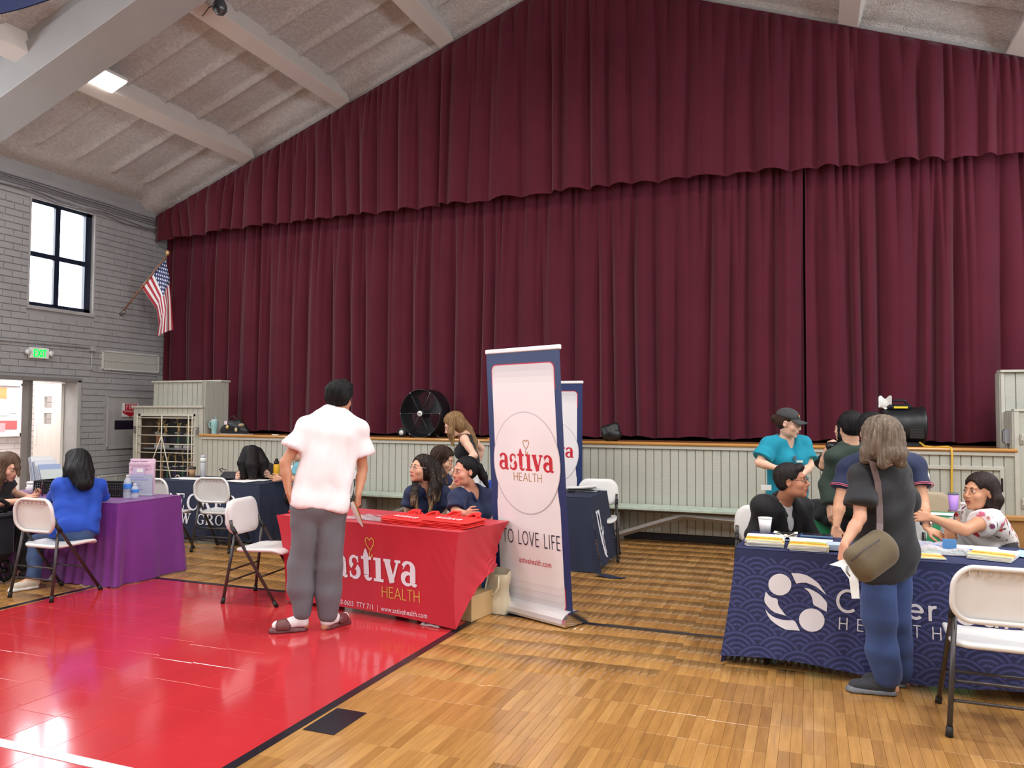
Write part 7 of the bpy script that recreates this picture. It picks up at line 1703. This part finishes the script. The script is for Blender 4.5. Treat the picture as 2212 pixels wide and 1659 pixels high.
part('text_lines', b, mat('pale_violet_ink', (150, 144, 214), rough=.5), t)['kind'] = 'stuff'
b = MB()
for k in range(5): b.box((0 if k % 2 else -.02, .0145, .285 - .012 * k), (.2 - .02 * (k % 3), .0008, .004))
part('text_lines', b, mat('mauve_ink', (160, 120, 150), rough=.5), t)['kind'] = 'stuff'
# black baskets
def basket(lab, loc, rz, L_, D_, H_):
    t = thing('plastic_basket', lab, 'basket', loc, rz); bx('bottom', (0, 0, .006), (L_ * .9, D_ * .9, .012), BLK, t)
    for nm, cx, cy, sx, sy in (('side', 0, -D_ / 2, L_, .006), ('side', 0, D_ / 2, L_, .006), ('side', -L_ / 2, 0, .006, D_), ('side', L_ / 2, 0, .006, D_)):
        b = MB(); n = int(max(sx, sy) / .022); 
        for z in (.008, .030, H_ * .36, H_ * .54, H_ * .72, H_ - .012): b.box((cx, cy, z), (max(sx, .006), max(sy, .006), .010))
        for k in range(n + 1):
            o_ = -max(sx, sy) / 2 + k * max(sx, sy) / n; b.box((cx + (o_ if sx > sy else 0), cy + (o_ if sy > sx else 0), H_ / 2), (.010 if sx > sy else .006, .010 if sy > sx else .006, H_ - .01))
        part(nm, b, BLK, t)['kind'] = 'stuff'
    b = MB(); b.tube([(-L_ / 2, -D_ / 2, H_), (L_ / 2, -D_ / 2, H_), (L_ / 2, D_ / 2, H_), (-L_ / 2, D_ / 2, H_)], .009, 6, closed=True); part('rim', b, BLK, t); return t
basket('black plastic basket beside the water bottles on the purple table', (-6.17, 5.52, .712), math.radians(14), .36, .24, .12)
basket('black plastic basket behind the phone on the purple table', (-6.82, 5.50, .712), math.radians(8), .34, .24, .12)
t = thing('file_rack', 'rack of leaning magazines and leaflets on the purple table', 'rack', (-7.14, 5.62, .712), math.radians(-12)); bx('tray', (0, 0, .02), (.34, .24, .03), WHT, t)
for k in range(10):
    h = .30 - .012 * k + .02 * ((k * 7) % 3); b = MB(); b.box((0, 0, h / 2), (.008, .21, h), M=rotm(y=math.radians(-16 - 1.2 * k)))
    o = part('magazine', b, mat('magazine_%d' % (k % 5), [(206, 208, 216), (186, 196, 214), (222, 222, 224), (150, 166, 200), (196, 204, 202)][k % 5], rough=.4), t); o.location = (-.12 + .026 * k, 0, .032)
lathe_thing('paper_cup', 'white lidded paper cup by the magazines on the purple table', 'cup', (-7.02, 5.36, .712), [('body', [(.028, 0), (.038, .095)], CUPW), ('lid', [(.041, .095), (.041, .104), (.034, .115), (.002, .116)], WHT)])
t = thing('phone', 'smartphone with a pink grip held up over the purple table', 'phone', (-6.484, 5.064, 0.812), math.radians(-40)); b = MB(); b.box((0, 0, 0), (.075, .010, .15), ch=.004, M=rotm(y=math.radians(38))); part('body', b, mat('phone_dark', (70, 62, 62), rough=.2), t); b = MB(); b.box((0, -.006, -.01), (.068, .004, .12), ch=.002, M=rotm(y=math.radians(38))); part('case', b, mat('phone_case', (150, 90, 100), rough=.3), t)
# folding wagon
t = thing('folding_wagon', 'black fabric folding wagon with spoked wheels at the left edge', 'wagon', (-6.98, 4.62, 0), math.radians(4)); WB = fabric('wagon_cloth', (26, 28, 36), bump=.3, bscale=14)
b = MB(); b.box((0, 0, .42), (.96, .44, .40), ch=.05); b.box((0, 0, .60), (1.0, .48, .04), ch=.018); b.box((0, 0, .23), (.86, .38, .06), ch=.02)
for k in range(5): b.box((-.38 + .19 * k, -.222, .41), (.012, .012, .34), ch=.004)
part('fabric_body', b, WB, t)
for x in (-.34, .34):
    for y in (-.21, .21):
        b = MB(); R_ = .085; b.tube([(x + R_ * math.cos(a), y, .10 + R_ * math.sin(a)) for a in [2 * PI * k / 24 for k in range(24)]], .016, 8, closed=True); w_ = part('wheel', b, RUBBER, t, True); b = MB(); b.lathe([(.022, -.02), (.022, .02)], (x, y, .10), 12, RX)
        for k in range(5): a = 2 * PI * k / 5; b.tube([(x, y, .10), (x + R_ * math.cos(a), y, .10 + R_ * math.sin(a))], .009, 5)
        part('spokes', b, BLK, w_, True)
for y in (-.19, .19): b = MB(); b.tube([(-.40, y, .18), (.40, y, .18)], .012, 8); b.tube([(-.2, y, .2), (.30, y, .40)], .009, 6); part('frame_tube', b, BLK, t, True)
b = MB(); b.tube([(.42, -.12, .60), (.46, -.12, .70), (.46, -.06, .735), (.46, .06, .735), (.46, .12, .70), (.42, .12, .60)], .020, 8); part('handle', b, RUBBER, t, True)
# law table
LZ = .703
lathe_thing('coffee_cup', 'brown paper coffee cup with dark lid on the law table', 'cup', (-7.128, 7.568, 0.703), [('body', [(.029, 0), (.041, .105)], mat('kraft_cup', (156, 122, 86), rough=.6)), ('lid', [(.045, .105), (.045, .116), (.038, .13), (.002, .131)], mat('dark_lid', (46, 36, 36), rough=.4))])
lathe_thing('drink_bottle', 'tall white sports bottle with clear body on the law table', 'bottle', (-7.062, 7.677, 0.703), [('body', [(.030, 0), (.034, .01), (.034, .17), (.030, .18)], mat('bottle_frost', (206, 206, 210), rough=.15, alpha=.8)), ('collar', [(.037, .18), (.037, .225), (.030, .235)], WHT), ('lid', [(.026, .235), (.026, .262), (.018, .268)], mat('bottle_lid', (190, 196, 204), rough=.3))])
lathe_thing('drink_bottle', 'yellow bottle with black cap on the law table', 'bottle', (-6.032, 7.778, 0.703), [('body', [(.036, 0), (.039, .01), (.039, .165), (.030, .18)], mat('yellow_bottle', (236, 178, 34), rough=.35)), ('cap', [(.024, .18), (.030, .185), (.030, .215), (.016, .222)], BLK), ('spout', [(.016, .22), (.02, .245), (.012, .248)], BLK)])
sheets = [((-6.744, 6.982, 0.743), .30, .21, .1, 'white paper near the coffee cup on the law table'), ((-6.866, 7.388, 0.703), .34, .24, .2, 'white papers in the middle of the law table'), ((-6.197, 7.344, 0.703), .34, .22, -.1, 'white papers before the bent person on the law table'), ((-6.107, 7.526, 0.703), .28, .2, .15, 'white papers beside the yellow bottle on the law table'), ((-6.597, 7.588, 0.703), .12, .1, .5, 'small white note by the tablet on the law table')]
for k, (p, a, c, rz, lab) in enumerate(sheets):
    if k == 0: p = (-7.05, 7.40, .703)
    bx2('paper_sheet', lab, 'paper', (p[0], p[1], LZ + .003 + .001 * k), (a, c, .005), PAPER, rz)
b = MB(); p = (-6.572, 7.599, 0.703); b.box((p[0], p[1], LZ + .03), (.20, .008, .13), ch=.003, M=rotm(x=math.radians(-62))); b.v = [(x + p[0] * 0 + (0 if True else 0), y, z) for x, y, z in b.v]
t = thing('tablet', 'dark tablet propped before the bent person on the law table', 'tablet', (p[0] + .02, p[1] - .05, LZ + .02), .2); b = MB(); b.box((0, 0, .03), (.19, .008, .13), ch=.003, M=rotm(x=math.radians(-58))); part('body', b, mat('tablet_dark', (44, 40, 48), rough=.3), t); b = MB(); b.tube([(-.09, .0, .06), (-.10, -.04, .10), (-.06, -.06, .11), (.0, -.05, .09)], .006, 6); part('strap', b, BLK, t)
# red table: two stacks of folded red totes, packet, red roll
TOTE = mat('red_tote', (224, 46, 44), rough=.75, bump=.2, bscale=30, dist=.003, var=.05)
TZ = AZ + .004
def tote(lab, cx, cy, z, rz, w_, d_, group):
    t = thing('tote_bag', lab, 'bag', (cx, cy, z), rz, group); b = MB()
    plate(b, [(x, y - .03 * (1 - (x / (w_ / 2)) ** 2) * (1 if y < 0 else 0)) for x, y in rrect(w_, d_, .03, 5)], .009, lambda x, y: .006 + .004 * math.sin(9 * x + 4) + .006 * max(0, y / d_)); part('body', b, TOTE, t, True)
    for s_ in (-1, 1):
        b = MB(); b.tube([(s_ * w_ * .10, d_ * .42, .014), (s_ * w_ * .16, d_ * .60, .030), (s_ * w_ * .30, d_ * .56, .034), (s_ * w_ * .34, d_ * .38, .014)], .010, 6); part('handle', b, TOTE, t, True)
    return t
for (cx, cy, rz, lab, n) in ((-2.81, 5.26, -.16, 'left', 4), (-2.46, 5.22, -.14, 'right', 5)):
    for k in range(n):
        t = tote('folded red tote bag in the %s stack on the red table, %s' % (lab, ['bottom one', 'second from below', 'third from below', 'fourth from below', 'top one'][4 if k == n - 1 else k]), cx + .012 * ((k * 5) % 3 - 1), cy + .010 * ((k * 3) % 3 - 1), TZ + .0105 * k, rz + .04 * ((k * 7) % 3 - 1), .40, .30, 'red totes in the %s stack' % lab)
        if k == n - 1:
            Q, w_ = text_quads('astiva', GS, .085); part('print', quads_mb([[(p[0] * .22 / w_, p[1]) for p in q] for q in Q], lambda u, v: (u - .12, v - .08, .0155 + .004 * math.sin(9 * (u - .12) + 4))), PRINT_W, t)
CRINK = mat('crinkled_film', (235, 222, 226), rough=.06, alpha=.45, bump=1.0, bscale=40, dist=.02)
def film(nm, lab, cx, cy, z, sx, sy, h, rz, m, seed, under=None):
    r = np.random.default_rng(seed); t = thing(nm, lab, 'packet', (cx, cy, z), rz); n = 26; P = r.uniform(-1, 1, (8, 4))
    def fz(u, v): return h * (.55 + .22 * sum(math.sin(p[0] * 14 * u + p[1] * 14 * v + p[2] * 6) * p[3] for p in P)) * min(1, 8 * min(u, 1 - u, v, 1 - v) + .1)
    b = MB(); b.grid(lambda u, v: (sx * (u - .5) * (1 + .05 * math.sin(9 * v)), sy * (v - .5) * (1 + .05 * math.sin(8 * u)), max(.001, fz(u, v))), n, n); part('film', b, m, t)
    if under is not None: b = MB(); plate(b, rrect(sx * .8, sy * .7, .02), h * .35, lambda x, y: h * .4); part('contents', b, under, t, True)
    return t
film('plastic_packet', 'crinkled clear plastic packet of dark red cloth on the red table', -3.20, 5.30, TZ, .40, .22, .035, -.16, CRINK, 4, mat('dark_red_cloth', (140, 26, 42), rough=.7))
bx2('red_card_box', 'small red folded cloth on the left corner of the red table', 'cloth', (-3.93, 5.36, TZ + .014), (.14, .10, .026), TOTE, .2, .01)
film('plastic_wrapper', 'scrap of clear plastic wrap on the floor under the red table front', -2.52, 4.99, .003, .16, .05, .02, -.16, CRINK, 9)
# paper fan in the man's hand
p0 = A3((-2.979, 4.736, 0.867)); t = thing('paper_fan', 'white paper flyer with red, yellow and green edge in the hand of the man', 'flyer', tuple(p0))
Lf = [A3(p) for p in ((-3.013, 4.701, 0.876), (-3.014, 4.704, 0.798), (-2.914, 4.703, 0.711))]; Rf = [A3(p) for p in ((-2.970, 4.674, 0.893), (-2.912, 4.655, 0.847), (-2.897, 4.687, 0.723))]
def q3(P, v): return P[0] * (1 - v) * (1 - v) + P[1] * 2 * v * (1 - v) + P[2] * v * v
for nm, a, c, m in (('sheet', 0, .78, PAPER), ('green_edge', .78, .86, mat('flyer_green', (60, 150, 80), rough=.5)), ('yellow_edge', .86, .92, mat('flyer_yellow', (226, 190, 60), rough=.5)), ('red_edge', .92, 1.0, mat('flyer_red', (200, 50, 50), rough=.5))):
    b = MB()
    for e in (0, .002): b.grid(lambda u, v: tuple(q3(Lf, v) * (1 - (a + (c - a) * u)) + q3(Rf, v) * (a + (c - a) * u) + A3((0, e, 0))), 6, 12)
    part(nm, b, m, t, True, world=True)
# under the red table on the right
t = thing('cardboard_box', 'cardboard box standing under the right end of the red table', 'box', (-2.42, 5.36, 0), math.radians(-9)); CARD = mat('cardboard', (196, 164, 116), rough=.8, var=.06, vscale=8); bx('body', (0, 0, .09), (.30, .30, .18), CARD, t, ch=.004); bx('flap', (0, -.155, .185), (.30, .01, .02), CARD, t); bx('tape', (0, -.1515, .13), (.05, .002, .10), mat('packing_tape', (150, 112, 76), rough=.3), t)
t = thing('canvas_tote', 'cream canvas tote with blue side leaning behind the table leg', 'bag', (-2.24, 5.535, 0), math.radians(-12)); b = MB(); b.grid(lambda u, v: ((.115 + .01 * math.sin(9 * v)) * math.cos(2 * PI * u) * (1 if abs(math.cos(2 * PI * u)) < .7 else .7 / abs(math.cos(2 * PI * u)) * 1.25), (.06 - .02 * v + .008 * math.sin(7 * v + 9 * u)) * math.sin(2 * PI * u), .002 + .31 * v + .02 * math.sin(6 * u) * v), 28, 10); b.box((0, 0, .004), (.2, .1, .006)); part('body', b, mat('cream_canvas', (216, 204, 176), rough=.85, bump=.3, bscale=20, dist=.006), t, True); b = MB(); b.tube([(-.05, -.05, .28), (-.06, -.07, .18), (.02, -.075, .14), (.06, -.07, .2), (.05, -.05, .28)], .008, 6); part('strap', b, MATS['cream_canvas'], t, True); bx('blue_panel', (-.09, -.02, .20), (.03, .07, .10), mat('tote_blue', (40, 110, 190), rough=.6), t)
# monogram table
b = MB(); 
for k in range(6):
    p = (-2.248, 7.828, 0.703); r = random.Random(k); b = MB(); zz = .706 + .006 * k; cx, cy = p[0] + r.uniform(-.02, .02), p[1] + .10 + r.uniform(-.02, .02); an_ = .1 + r.uniform(-.15, .15)
    b.grid(lambda u, v: (cx + (u - .5) * .30 * math.cos(an_) - (v - .5) * .22 * math.sin(an_), cy + (u - .5) * .30 * math.sin(an_) + (v - .5) * .22 * math.cos(an_), zz + .022 * (k / 5) * u * u + .002), 8, 4); b.grid(lambda u, v: (cx + (u - .5) * .30 * math.cos(an_) - (v - .5) * .22 * math.sin(an_), cy + (u - .5) * .30 * math.sin(an_) + (v - .5) * .22 * math.cos(an_), zz + .022 * (k / 5) * u * u), 8, 4)
    tag(part('paper_sheet', b, PAPER), 'white sheet in the curling stack on the monogram table', 'paper', 'curling sheets on the monogram table')
t = thing('bulldog_clip', 'black clip with bent wires before the curling sheets', 'clip', (-2.291, 7.671, 0.706)); b = MB(); b.box((0, 0, .012), (.07, .02, .022), ch=.006); part('spring', b, BLK, t); b = MB(); b.tube([(-.05, 0, .01), (-.07, 0, .02), (-.06, 0, .03)], .003, 5); b.tube([(.05, 0, .01), (.07, 0, .02), (.06, 0, .03)], .003, 5); part('wires', b, STEEL, t)
lathe_thing('water_bottle', 'clear bottle with dark cap between the women at the back table', 'bottle', (-3.12, 7.36, .703), [('body', [(.034, 0), (.038, .01), (.038, .12), (.018, .17), (.018, .185)], CLEAR), ('cap', [(.021, .185), (.021, .21)], BLK)])
bx2('paper_box', 'open white paper box beside the clear bottle on the back table', 'box', (-3.22, 7.34, .703 + .03), (.22, .16, .06), PAPER, .3, .004)
lathe_thing('orange_fruit', 'orange fruit beside the white box on the back table', 'fruit', (-3.00, 7.32, .703), [('fruit', [(.002, 0), (.025, .008), (.036, .035), (.026, .062), (.002, .07)], mat('orange_peel', (226, 130, 60), rough=.5))])
bx2('snack_pack', 'blue striped pack behind the ponytail on the back table', 'packet', (-3.295, 7.914, 0.703), (.16, .10, .15), mat('blue_pack', (52, 80, 170), rough=.35, var=.5, vscale=40, stretch=(1, 1, .3)), .1, .01)
# right table
RZ = .706
lathe_thing('paper_cup', 'white paper cup with dark print on the wave patterned table', 'cup', (-0.295, 5.585, 0.706), [('body', [(.033, 0), (.0445, .098)], CUPW), ('rim', [(.0445, .097), (.047, .099), (.047, .103), (.0445, .105)], CUPW)])
COVER = bpy.data.materials.new('brochure_cover'); COVER.use_nodes = True
nt = COVER.node_tree; n = nt.nodes; tc = n.new('ShaderNodeTexCoord'); sp = n.new('ShaderNodeSeparateXYZ'); nt.links.new(tc.outputs['Object'], sp.inputs[0]); nz = n.new('ShaderNodeTexNoise'); nz.inputs['Scale'].default_value = 16; nt.links.new(tc.outputs['Object'], nz.inputs['Vector'])
ma = n.new('ShaderNodeMath'); ma.operation = 'MULTIPLY_ADD'; ma.inputs[1].default_value = .10; nt.links.new(nz.outputs['Fac'], ma.inputs[0]); nt.links.new(sp.outputs['Y'], ma.inputs[2]); cr = n.new('ShaderNodeValToRGB'); e = cr.color_ramp.elements; e[0].position = 0; e[1].position = 1
mr = n.new('ShaderNodeMapRange'); mr.inputs[1].default_value = -.09; mr.inputs[2].default_value = .20; nt.links.new(ma.outputs[0], mr.inputs[0]); nt.links.new(mr.outputs[0], cr.inputs[0])
e[0].color = lin((244, 236, 190)) + (1,); e[1].color = lin((240, 242, 246)) + (1,)
for p_, c in ((.18, (238, 206, 70)), (.30, (214, 120, 60)), (.40, (224, 190, 70)), (.50, (190, 200, 80)), (.60, (240, 240, 236))): x = e.new(p_); x.color = lin(c) + (1,)
nt.links.new(cr.outputs[0], n['Principled BSDF'].inputs['Base Color']); n['Principled BSDF'].inputs['Roughness'].default_value = .35
def brochure(lab, p, rz, z, group, bend=.0):
    t = thing('brochure', lab, 'brochure', (p[0], p[1], z), rz, group); b = MB(); b.box((0, 0, .0025), (.215, .28, .005)); part('pages', b, PAPER, t); b = MB(); b.grid(lambda u, v: (-.108 + .216 * u, -.141 + .282 * v, .0056 + .0004 * math.sin(u * 6)), 4, 4); b.grid(lambda u, v: (-.108 + .216 * u, -.141 + .282 * v, .0060 + .0004 * math.sin(u * 6)), 4, 4); part('cover', b, COVER, t); return t
ORD = ['bottom one', 'second from below', 'third from below', 'fourth from below', 'fifth from below', 'top one']
def stack(nm, p, rz, n_):
    for k in range(n_): r = random.Random(k * 3 + n_); brochure('bright landscape brochure in the %s, %s' % (nm, ORD[5 if k == n_ - 1 else k]), (p[0] + r.uniform(-.006, .006), p[1] + r.uniform(-.006, .006)), rz + r.uniform(-.05, .05), RZ + .0066 * k, 'brochures in the ' + nm)
stack('stack by the paper cup', (-.27, 5.12), .12 - PI / 2 + 1.45, 6); stack('second stack from the paper cup', (-.015, 5.06), -.04, 5)
bx2('leaflet', 'white leaflet behind the second brochure stack', 'leaflet', (-.02, 5.34, RZ + .004), (.28, .14, .006), PAPER, -.12); bx2('leaflet', 'pale blue leaflet under the edge of the stack by the cup', 'leaflet', (-.26, 5.33, RZ + .004), (.26, .12, .006), mat('pale_blue_paper', (176, 206, 232), rough=.5), .1)
t = thing('napkin', 'cream folded napkin with dark sunglasses on the navy cloth', 'napkin', (-.16, 5.49, RZ)); b = MB(); b.grid(lambda u, v: (-.075 + .15 * u, -.05 + .1 * v, .006 + .018 * abs(u - .5) * 2 + .004 * math.sin(9 * u)), 10, 4); b.box((0, 0, .003), (.14, .09, .005)); part('paper', b, mat('cream_paper', (232, 222, 206), rough=.7), t); b = MB(); b.tube([(-.055, -.01, .022), (0, -.015, .020), (.055, -.01, .022)], .006, 6); b.box((-.03, -.014, .018), (.045, .008, .016), ch=.003); b.box((.03, -.014, .018), (.045, .008, .016), ch=.003); part('sunglasses', b, BLK, t)
t = thing('tablet', 'dark blue cased tablet lying flat near the paper napkin', 'tablet', (.03, 5.50, RZ), -.05); bx('case', (0, 0, .010), (.20, .11, .018), mat('blue_case', (62, 96, 132), rough=.35), t, ch=.006); bx('screen', (0, 0, .0195), (.175, .09, .002), mat('screen_dark', (34, 34, 52), rough=.15), t)
bx2('card_box', 'small white and blue card box beside the brochures', 'box', (.135, 5.05, RZ + .02), (.10, .12, .036), mat('card_blue', (190, 210, 228), rough=.4), -.05)
brochure('single bright brochure at the table front right of the woman in black', (0.585, 5.065, 0.706), .05, RZ, None)
FB, FT = mat('blue_film', (70, 150, 226), rough=.08, alpha=.8, bump=1, bscale=40, dist=.02), mat('teal_film', (150, 214, 206), rough=.08, alpha=.7, bump=1, bscale=40, dist=.02)
p = (0.687, 5.417, 0.706); film('plastic_packet', 'clear packet with blue contents on the right table', p[0], p[1], RZ, .22, .14, .045, .1, CRINK, 21, FB)
p = (0.720, 5.155, 0.706); film('plastic_packet', 'clear packet with teal contents on the right table front', p[0], p[1], RZ, .32, .13, .045, -.05, CRINK, 22, FT)
t = thing('blue_card', 'light blue card standing up among the plastic packets', 'card', (0.772, 5.328, 0.706), .05); bx('card', (0, 0, .032), (.075, .004, .062), mat('card_light_blue', (96, 156, 214), rough=.5), t, ch=.001)
p = (0.922, 5.445, 0.706); bx2('paper_sheet', 'white form lying before the woman in the floral top', 'paper', (p[0], p[1], RZ + .003), (.26, .14, .004), PAPER, -.08)
for k, (c, lab) in enumerate((((40, 70, 190), 'blue pen'), ((206, 206, 210), 'white pen'))):
    p = (0.918, 5.322, 0.706); t = thing('pen', '%s lying beside the right brochure stack' % lab, 'pen', (p[0] + .10 * k, p[1] - .005 - .01 * k, RZ + .006), -.08 - .1 * k); b = MB(); b.tube([(-.07, 0, 0), (.05, 0, 0)], .005, 8); part('barrel', b, mat('pen_%d' % k, c, rough=.3), t); b = MB(); b.tube([(.05, 0, 0), (.072, 0, 0)], [.005, .001], 8); part('tip', b, STEEL, t)
p = (0.967, 5.132, 0.706); stack('right brochure stack', (p[0], p[1] + .01), -.35, 4)
p = (1.128, 5.295, 0.706); bx2('leaflet', 'blue and white leaflet at the right edge of the table', 'leaflet', (p[0] + .04, p[1], RZ + .004), (.16, .24, .006), mat('pale_blue_paper'), -.5)
# green table
lathe_thing('tumbler', 'lilac tumbler with clear lid on the green covered table', 'tumbler', (1.127, 7.537, 0.703), [('body', [(.030, 0), (.033, .01), (.041, .14)], mat('lilac_enamel', (188, 136, 222), rough=.4)), ('lid', [(.042, .14), (.042, .152), (.036, .156), (.002, .157)], mat('smoke_lid', (120, 120, 130), rough=.1, alpha=.8))])
p = (0.995, 7.214, 0.703); bx2('paper_sheet', 'white papers on the green covered table by the tumbler', 'paper', (p[0], p[1], .708), (.40, .16, .006), PAPER, -.03)
p = (1.248, 7.732, 0.703); bx2('paper_bag', 'small white and red packet behind the lilac tumbler', 'packet', (p[0], p[1] + .03, .73), (.10, .06, .06), mat('packet_red', (224, 206, 204), rough=.5, var=.3, vscale=30), .2, .01)
v, q = sdf([ell((-.02, 0, .06), (.16, .12, .06), None, .04), cap((-.14, -.05, .05), (.10, -.10, .06), .05, .045, .04), cap((.05, .05, .06), (.20, -.02, .05), .05, .04, .04), cap((.10, -.20, -.02), (.12, -.14, .06), .045, .05, .04), cap((-.05, -.20, .0), (.0, -.13, .06), .04, .045, .04), cap((.02, -.205, -.04), (.16, -.205, -.06), .04, .045, .05)], .011, 2); t = tag(link('jacket', np_mesh('jacket', v, q, fabric('black_jacket', (20, 20, 24), bump=.5, bscale=18, dist=.01))), 'black jacket heaped on the green table behind the seated man', 'jacket'); t.location = (.10, 6.93, .70)
# boxes on the right
t = thing('cardboard_box', 'tall brown cardboard box behind the woman in the floral top', 'box', (1.42, 6.55, 0), math.radians(6)); CB2 = mat('brown_cardboard', (172, 124, 70), rough=.8, var=.06, vscale=6); bx('body', (0, 0, .39), (.34, .30, .78), CB2, t, ch=.004); bx('flap', (0, -.16, .79), (.34, .02, .03), CB2, t); bx('tape', (.02, -.152, .6), (.06, .002, .3), mat('packing_tape'), t)
t = thing('cardboard_box', 'lower cardboard box at the right edge with white paper on top', 'box', (1.60, 6.05, 0), math.radians(-4)); bx('body', (0, 0, .34), (.42, .34, .68), CARD, t, ch=.004); bx('flap', (-.2, -.1, .70), (.02, .2, .08), CARD, t); bx('tape', (0, -.172, .45), (.06, .002, .2), mat('packing_tape'), t)
bx2('paper_sheet', 'white paper lying on the cardboard box at the right edge', 'paper', (1.60, 6.03, .684), (.25, .2, .005), PAPER, .3)

# ------------------------------------------------------------------ carried things
t = thing('shoulder_bag', 'olive brown crossbody bag hanging at the hip of the woman in black', 'bag', (0.255, 4.352, 0.796)); BRN = fabric('olive_nylon', (98, 84, 62), bump=.35, bscale=30, dist=.004, sheen=.2); o = A3((0.255, 4.352, 0.796))
c1, c2, c3, c4 = [A3(p) for p in ((0.178, 4.269, 0.795), (0.328, 4.409, 0.879), (0.362, 4.414, 0.798), (0.234, 4.293, 0.712))]; md = (c1 + c2 + c3 + c4) / 4
bxv = unit(c2 - c1); v, q = sdf([cap(c1 + bxv * .02, c2 - bxv * .02, .046, .050, .05), cap(c4 + (md - c4) * .25, c3 + (md - c3) * .25, .052, .056, .06), cap((c1 + c4) / 2 + (md - c1) * .35, (c2 + c3) / 2 - (c2 - md) * .2, .062, .066, .06)], .008, 2); link('body', np_mesh('body', v, q, BRN), t, world=True)
b = MB(); zpts = [A3(p) for p in ((0.180, 4.211, 0.787), (0.231, 4.229, 0.833), (0.280, 4.262, 0.867), (0.317, 4.318, 0.884))]; b.tube([tuple(p + A3((0, -.004, 0))) for p in zpts], .0035, 5); part('zip', b, mat('zip_dark', (66, 60, 66), rough=.4), t, True, world=True)
SB = mat('taupe_strap', (104, 84, 82), rough=.45)
st = [A3(p) for p in ((0.263, 4.463, 1.275), (0.297, 4.461, 1.264), (0.321, 4.469, 1.163), (0.328, 4.460, 1.045), (0.327, 4.437, 0.952), (0.321, 4.394, 0.906))]
b = MB(); W2 = A3((0.933, 0.362, -0.094)) * .0165; nrm = A3((0.358, -0.933, -0.039)) * .006
V_ = []; 
for p in st: V_ += [tuple(p - W2 + nrm), tuple(p + W2 + nrm), tuple(p + W2 - nrm * .2), tuple(p - W2 - nrm * .2)]
F_ = []
for i in range(len(st) - 1):
    for k in range(4): a = i * 4 + k; c = i * 4 + (k + 1) % 4; F_.append((a, c, c + 4, a + 4))
b.add(V_, F_); part('strap', b, SB, t, False, world=True)
b = MB(); p = st[-1] + nrm; b.tube([tuple(p + A3((-0.017, -0.007, 0.012))), tuple(p + A3((0.017, 0.006, 0.012))), tuple(p + A3((0.017, 0.007, -0.020))), tuple(p + A3((-0.017, -0.006, -0.020)))], .003, 6, closed=True); part('buckle', b, CHROME, t, True, world=True)
b = MB(); p = A3((0.164, 4.243, 0.757)); b.tube([tuple(p), tuple(p + A3((-0.001, -0.010, -0.030))), tuple(p + A3((0.011, -0.005, -0.050)))], .0045, 6); part('zip_pull', b, STEEL, t, True, world=True)
b = MB(); C1 = [A3(p) for p in ((0.083, 4.234, 0.758), (0.134, 4.232, 0.750), (0.171, 4.227, 0.697), (0.183, 4.236, 0.598))]; C2 = [A3(p) for p in ((0.148, 4.257, 0.786), (0.186, 4.263, 0.755), (0.215, 4.266, 0.693), (0.221, 4.272, 0.594))]
for e in (0, .002): b.grid(lambda u, v: tuple(crv(C1, v) * (1 - u) + crv(C2, v) * u + A3((0, e, 0))), 4, 18)
tag(part('paper_sheet', b, PAPER, smooth=True), 'bent white sheet held in the hand of the woman with the brown bag', 'paper')
t = thing('camera', 'black camera held up beside the person in dark green', 'camera', (0.213, 8.070, 1.214)); b = MB(); b.box((0, 0, 0), (.13, .07, .085), ch=.012); part('body', b, BLK, t); b = MB(); b.lathe([(.036, 0), (.036, .09), (.03, .1)], (0, 0, 0), 16, rotm(x=PI / 2, z=-.6)); part('lens', b, BLK, t, True); b = MB(); b.tube([(.06, 0, .03), (.13, .03, .06), (.18, .05, .05), (.2, .06, -.06)], .010, 6); part('strap', b, BLK, t, True)
def on(label_bit): return [o for o in bpy.data.objects if o.type == 'MESH' and o.parent is None and label_bit in o.get('label', '')][0]
pm = on('pink striped cuffs'); w = A3((0.699, 5.776, 0.808)); ad = unit(A3((0.703, 5.769, 0.773)) - A3((0.698, 5.888, 0.936))); Bw = basis(ad, (1, 0, 0)); b = MB()
ri = [[tuple(w + ad * h_ + (Bw[:, 0] * math.cos(a) + Bw[:, 2] * math.sin(a)) * .0335) for a in [2 * PI * k / 20 for k in range(20)]] for h_ in (-.012, .012)]
b.add(ri[0] + ri[1], [(k, (k + 1) % 20, 20 + (k + 1) % 20, 20 + k) for k in range(20)]); part('watch_band', b, mat('slate_band', (74, 72, 104), rough=.5), pm, True)
b = MB(); fw = A3((0.963, -0.277, 0.081)); Mw = basis(fw, ad); b.box((0, 0, 0), (.038, .012, .042), ch=.005); b.v = [tuple(w + fw * .036 + Mw @ A3(p)) for p in b.v]; part('watch_case', b, WHT, pm); b = MB(); b.box((0, 0, 0), (.028, .004, .032)); b.v = [tuple(w + fw * .0435 + Mw @ A3(p)) for p in b.v]; part('watch_screen', b, mat('screen_dark'), pm)
ps = on('teal scrubs'); b = MB(); p = A3((-0.092, 7.121, 1.112)); b.box((p[0], p[1], p[2]), (.055, .012, .016), rz=.35); part('name_badge', b, WHT, ps); b = MB(); p = A3((-0.129, 7.101, 1.139)); b.box((p[0], p[1], p[2]), (.026, .012, .05), rz=.35, ch=.004); part('badge_reel', b, mat('badge_mix', (90, 110, 130), rough=.4, var=.6, vscale=90), ps)
p = A3((-0.357, 6.964, 0.893)); b = MB(); b.box((p[0], p[1], p[2]), (.085, .006, .045), rz=.2); part('id_card', b, WHT, ps)
pp = on('smiling person with black ponytail'); fwd = A3((0.219, -0.988, 0.010)); rv = A3((0.988, 0.217, 0.030)); uv = A3((-0.009, 0.008, 1.001)); p = A3((-2.553, 5.783, 0.767))
bpy.context.view_layer.update()
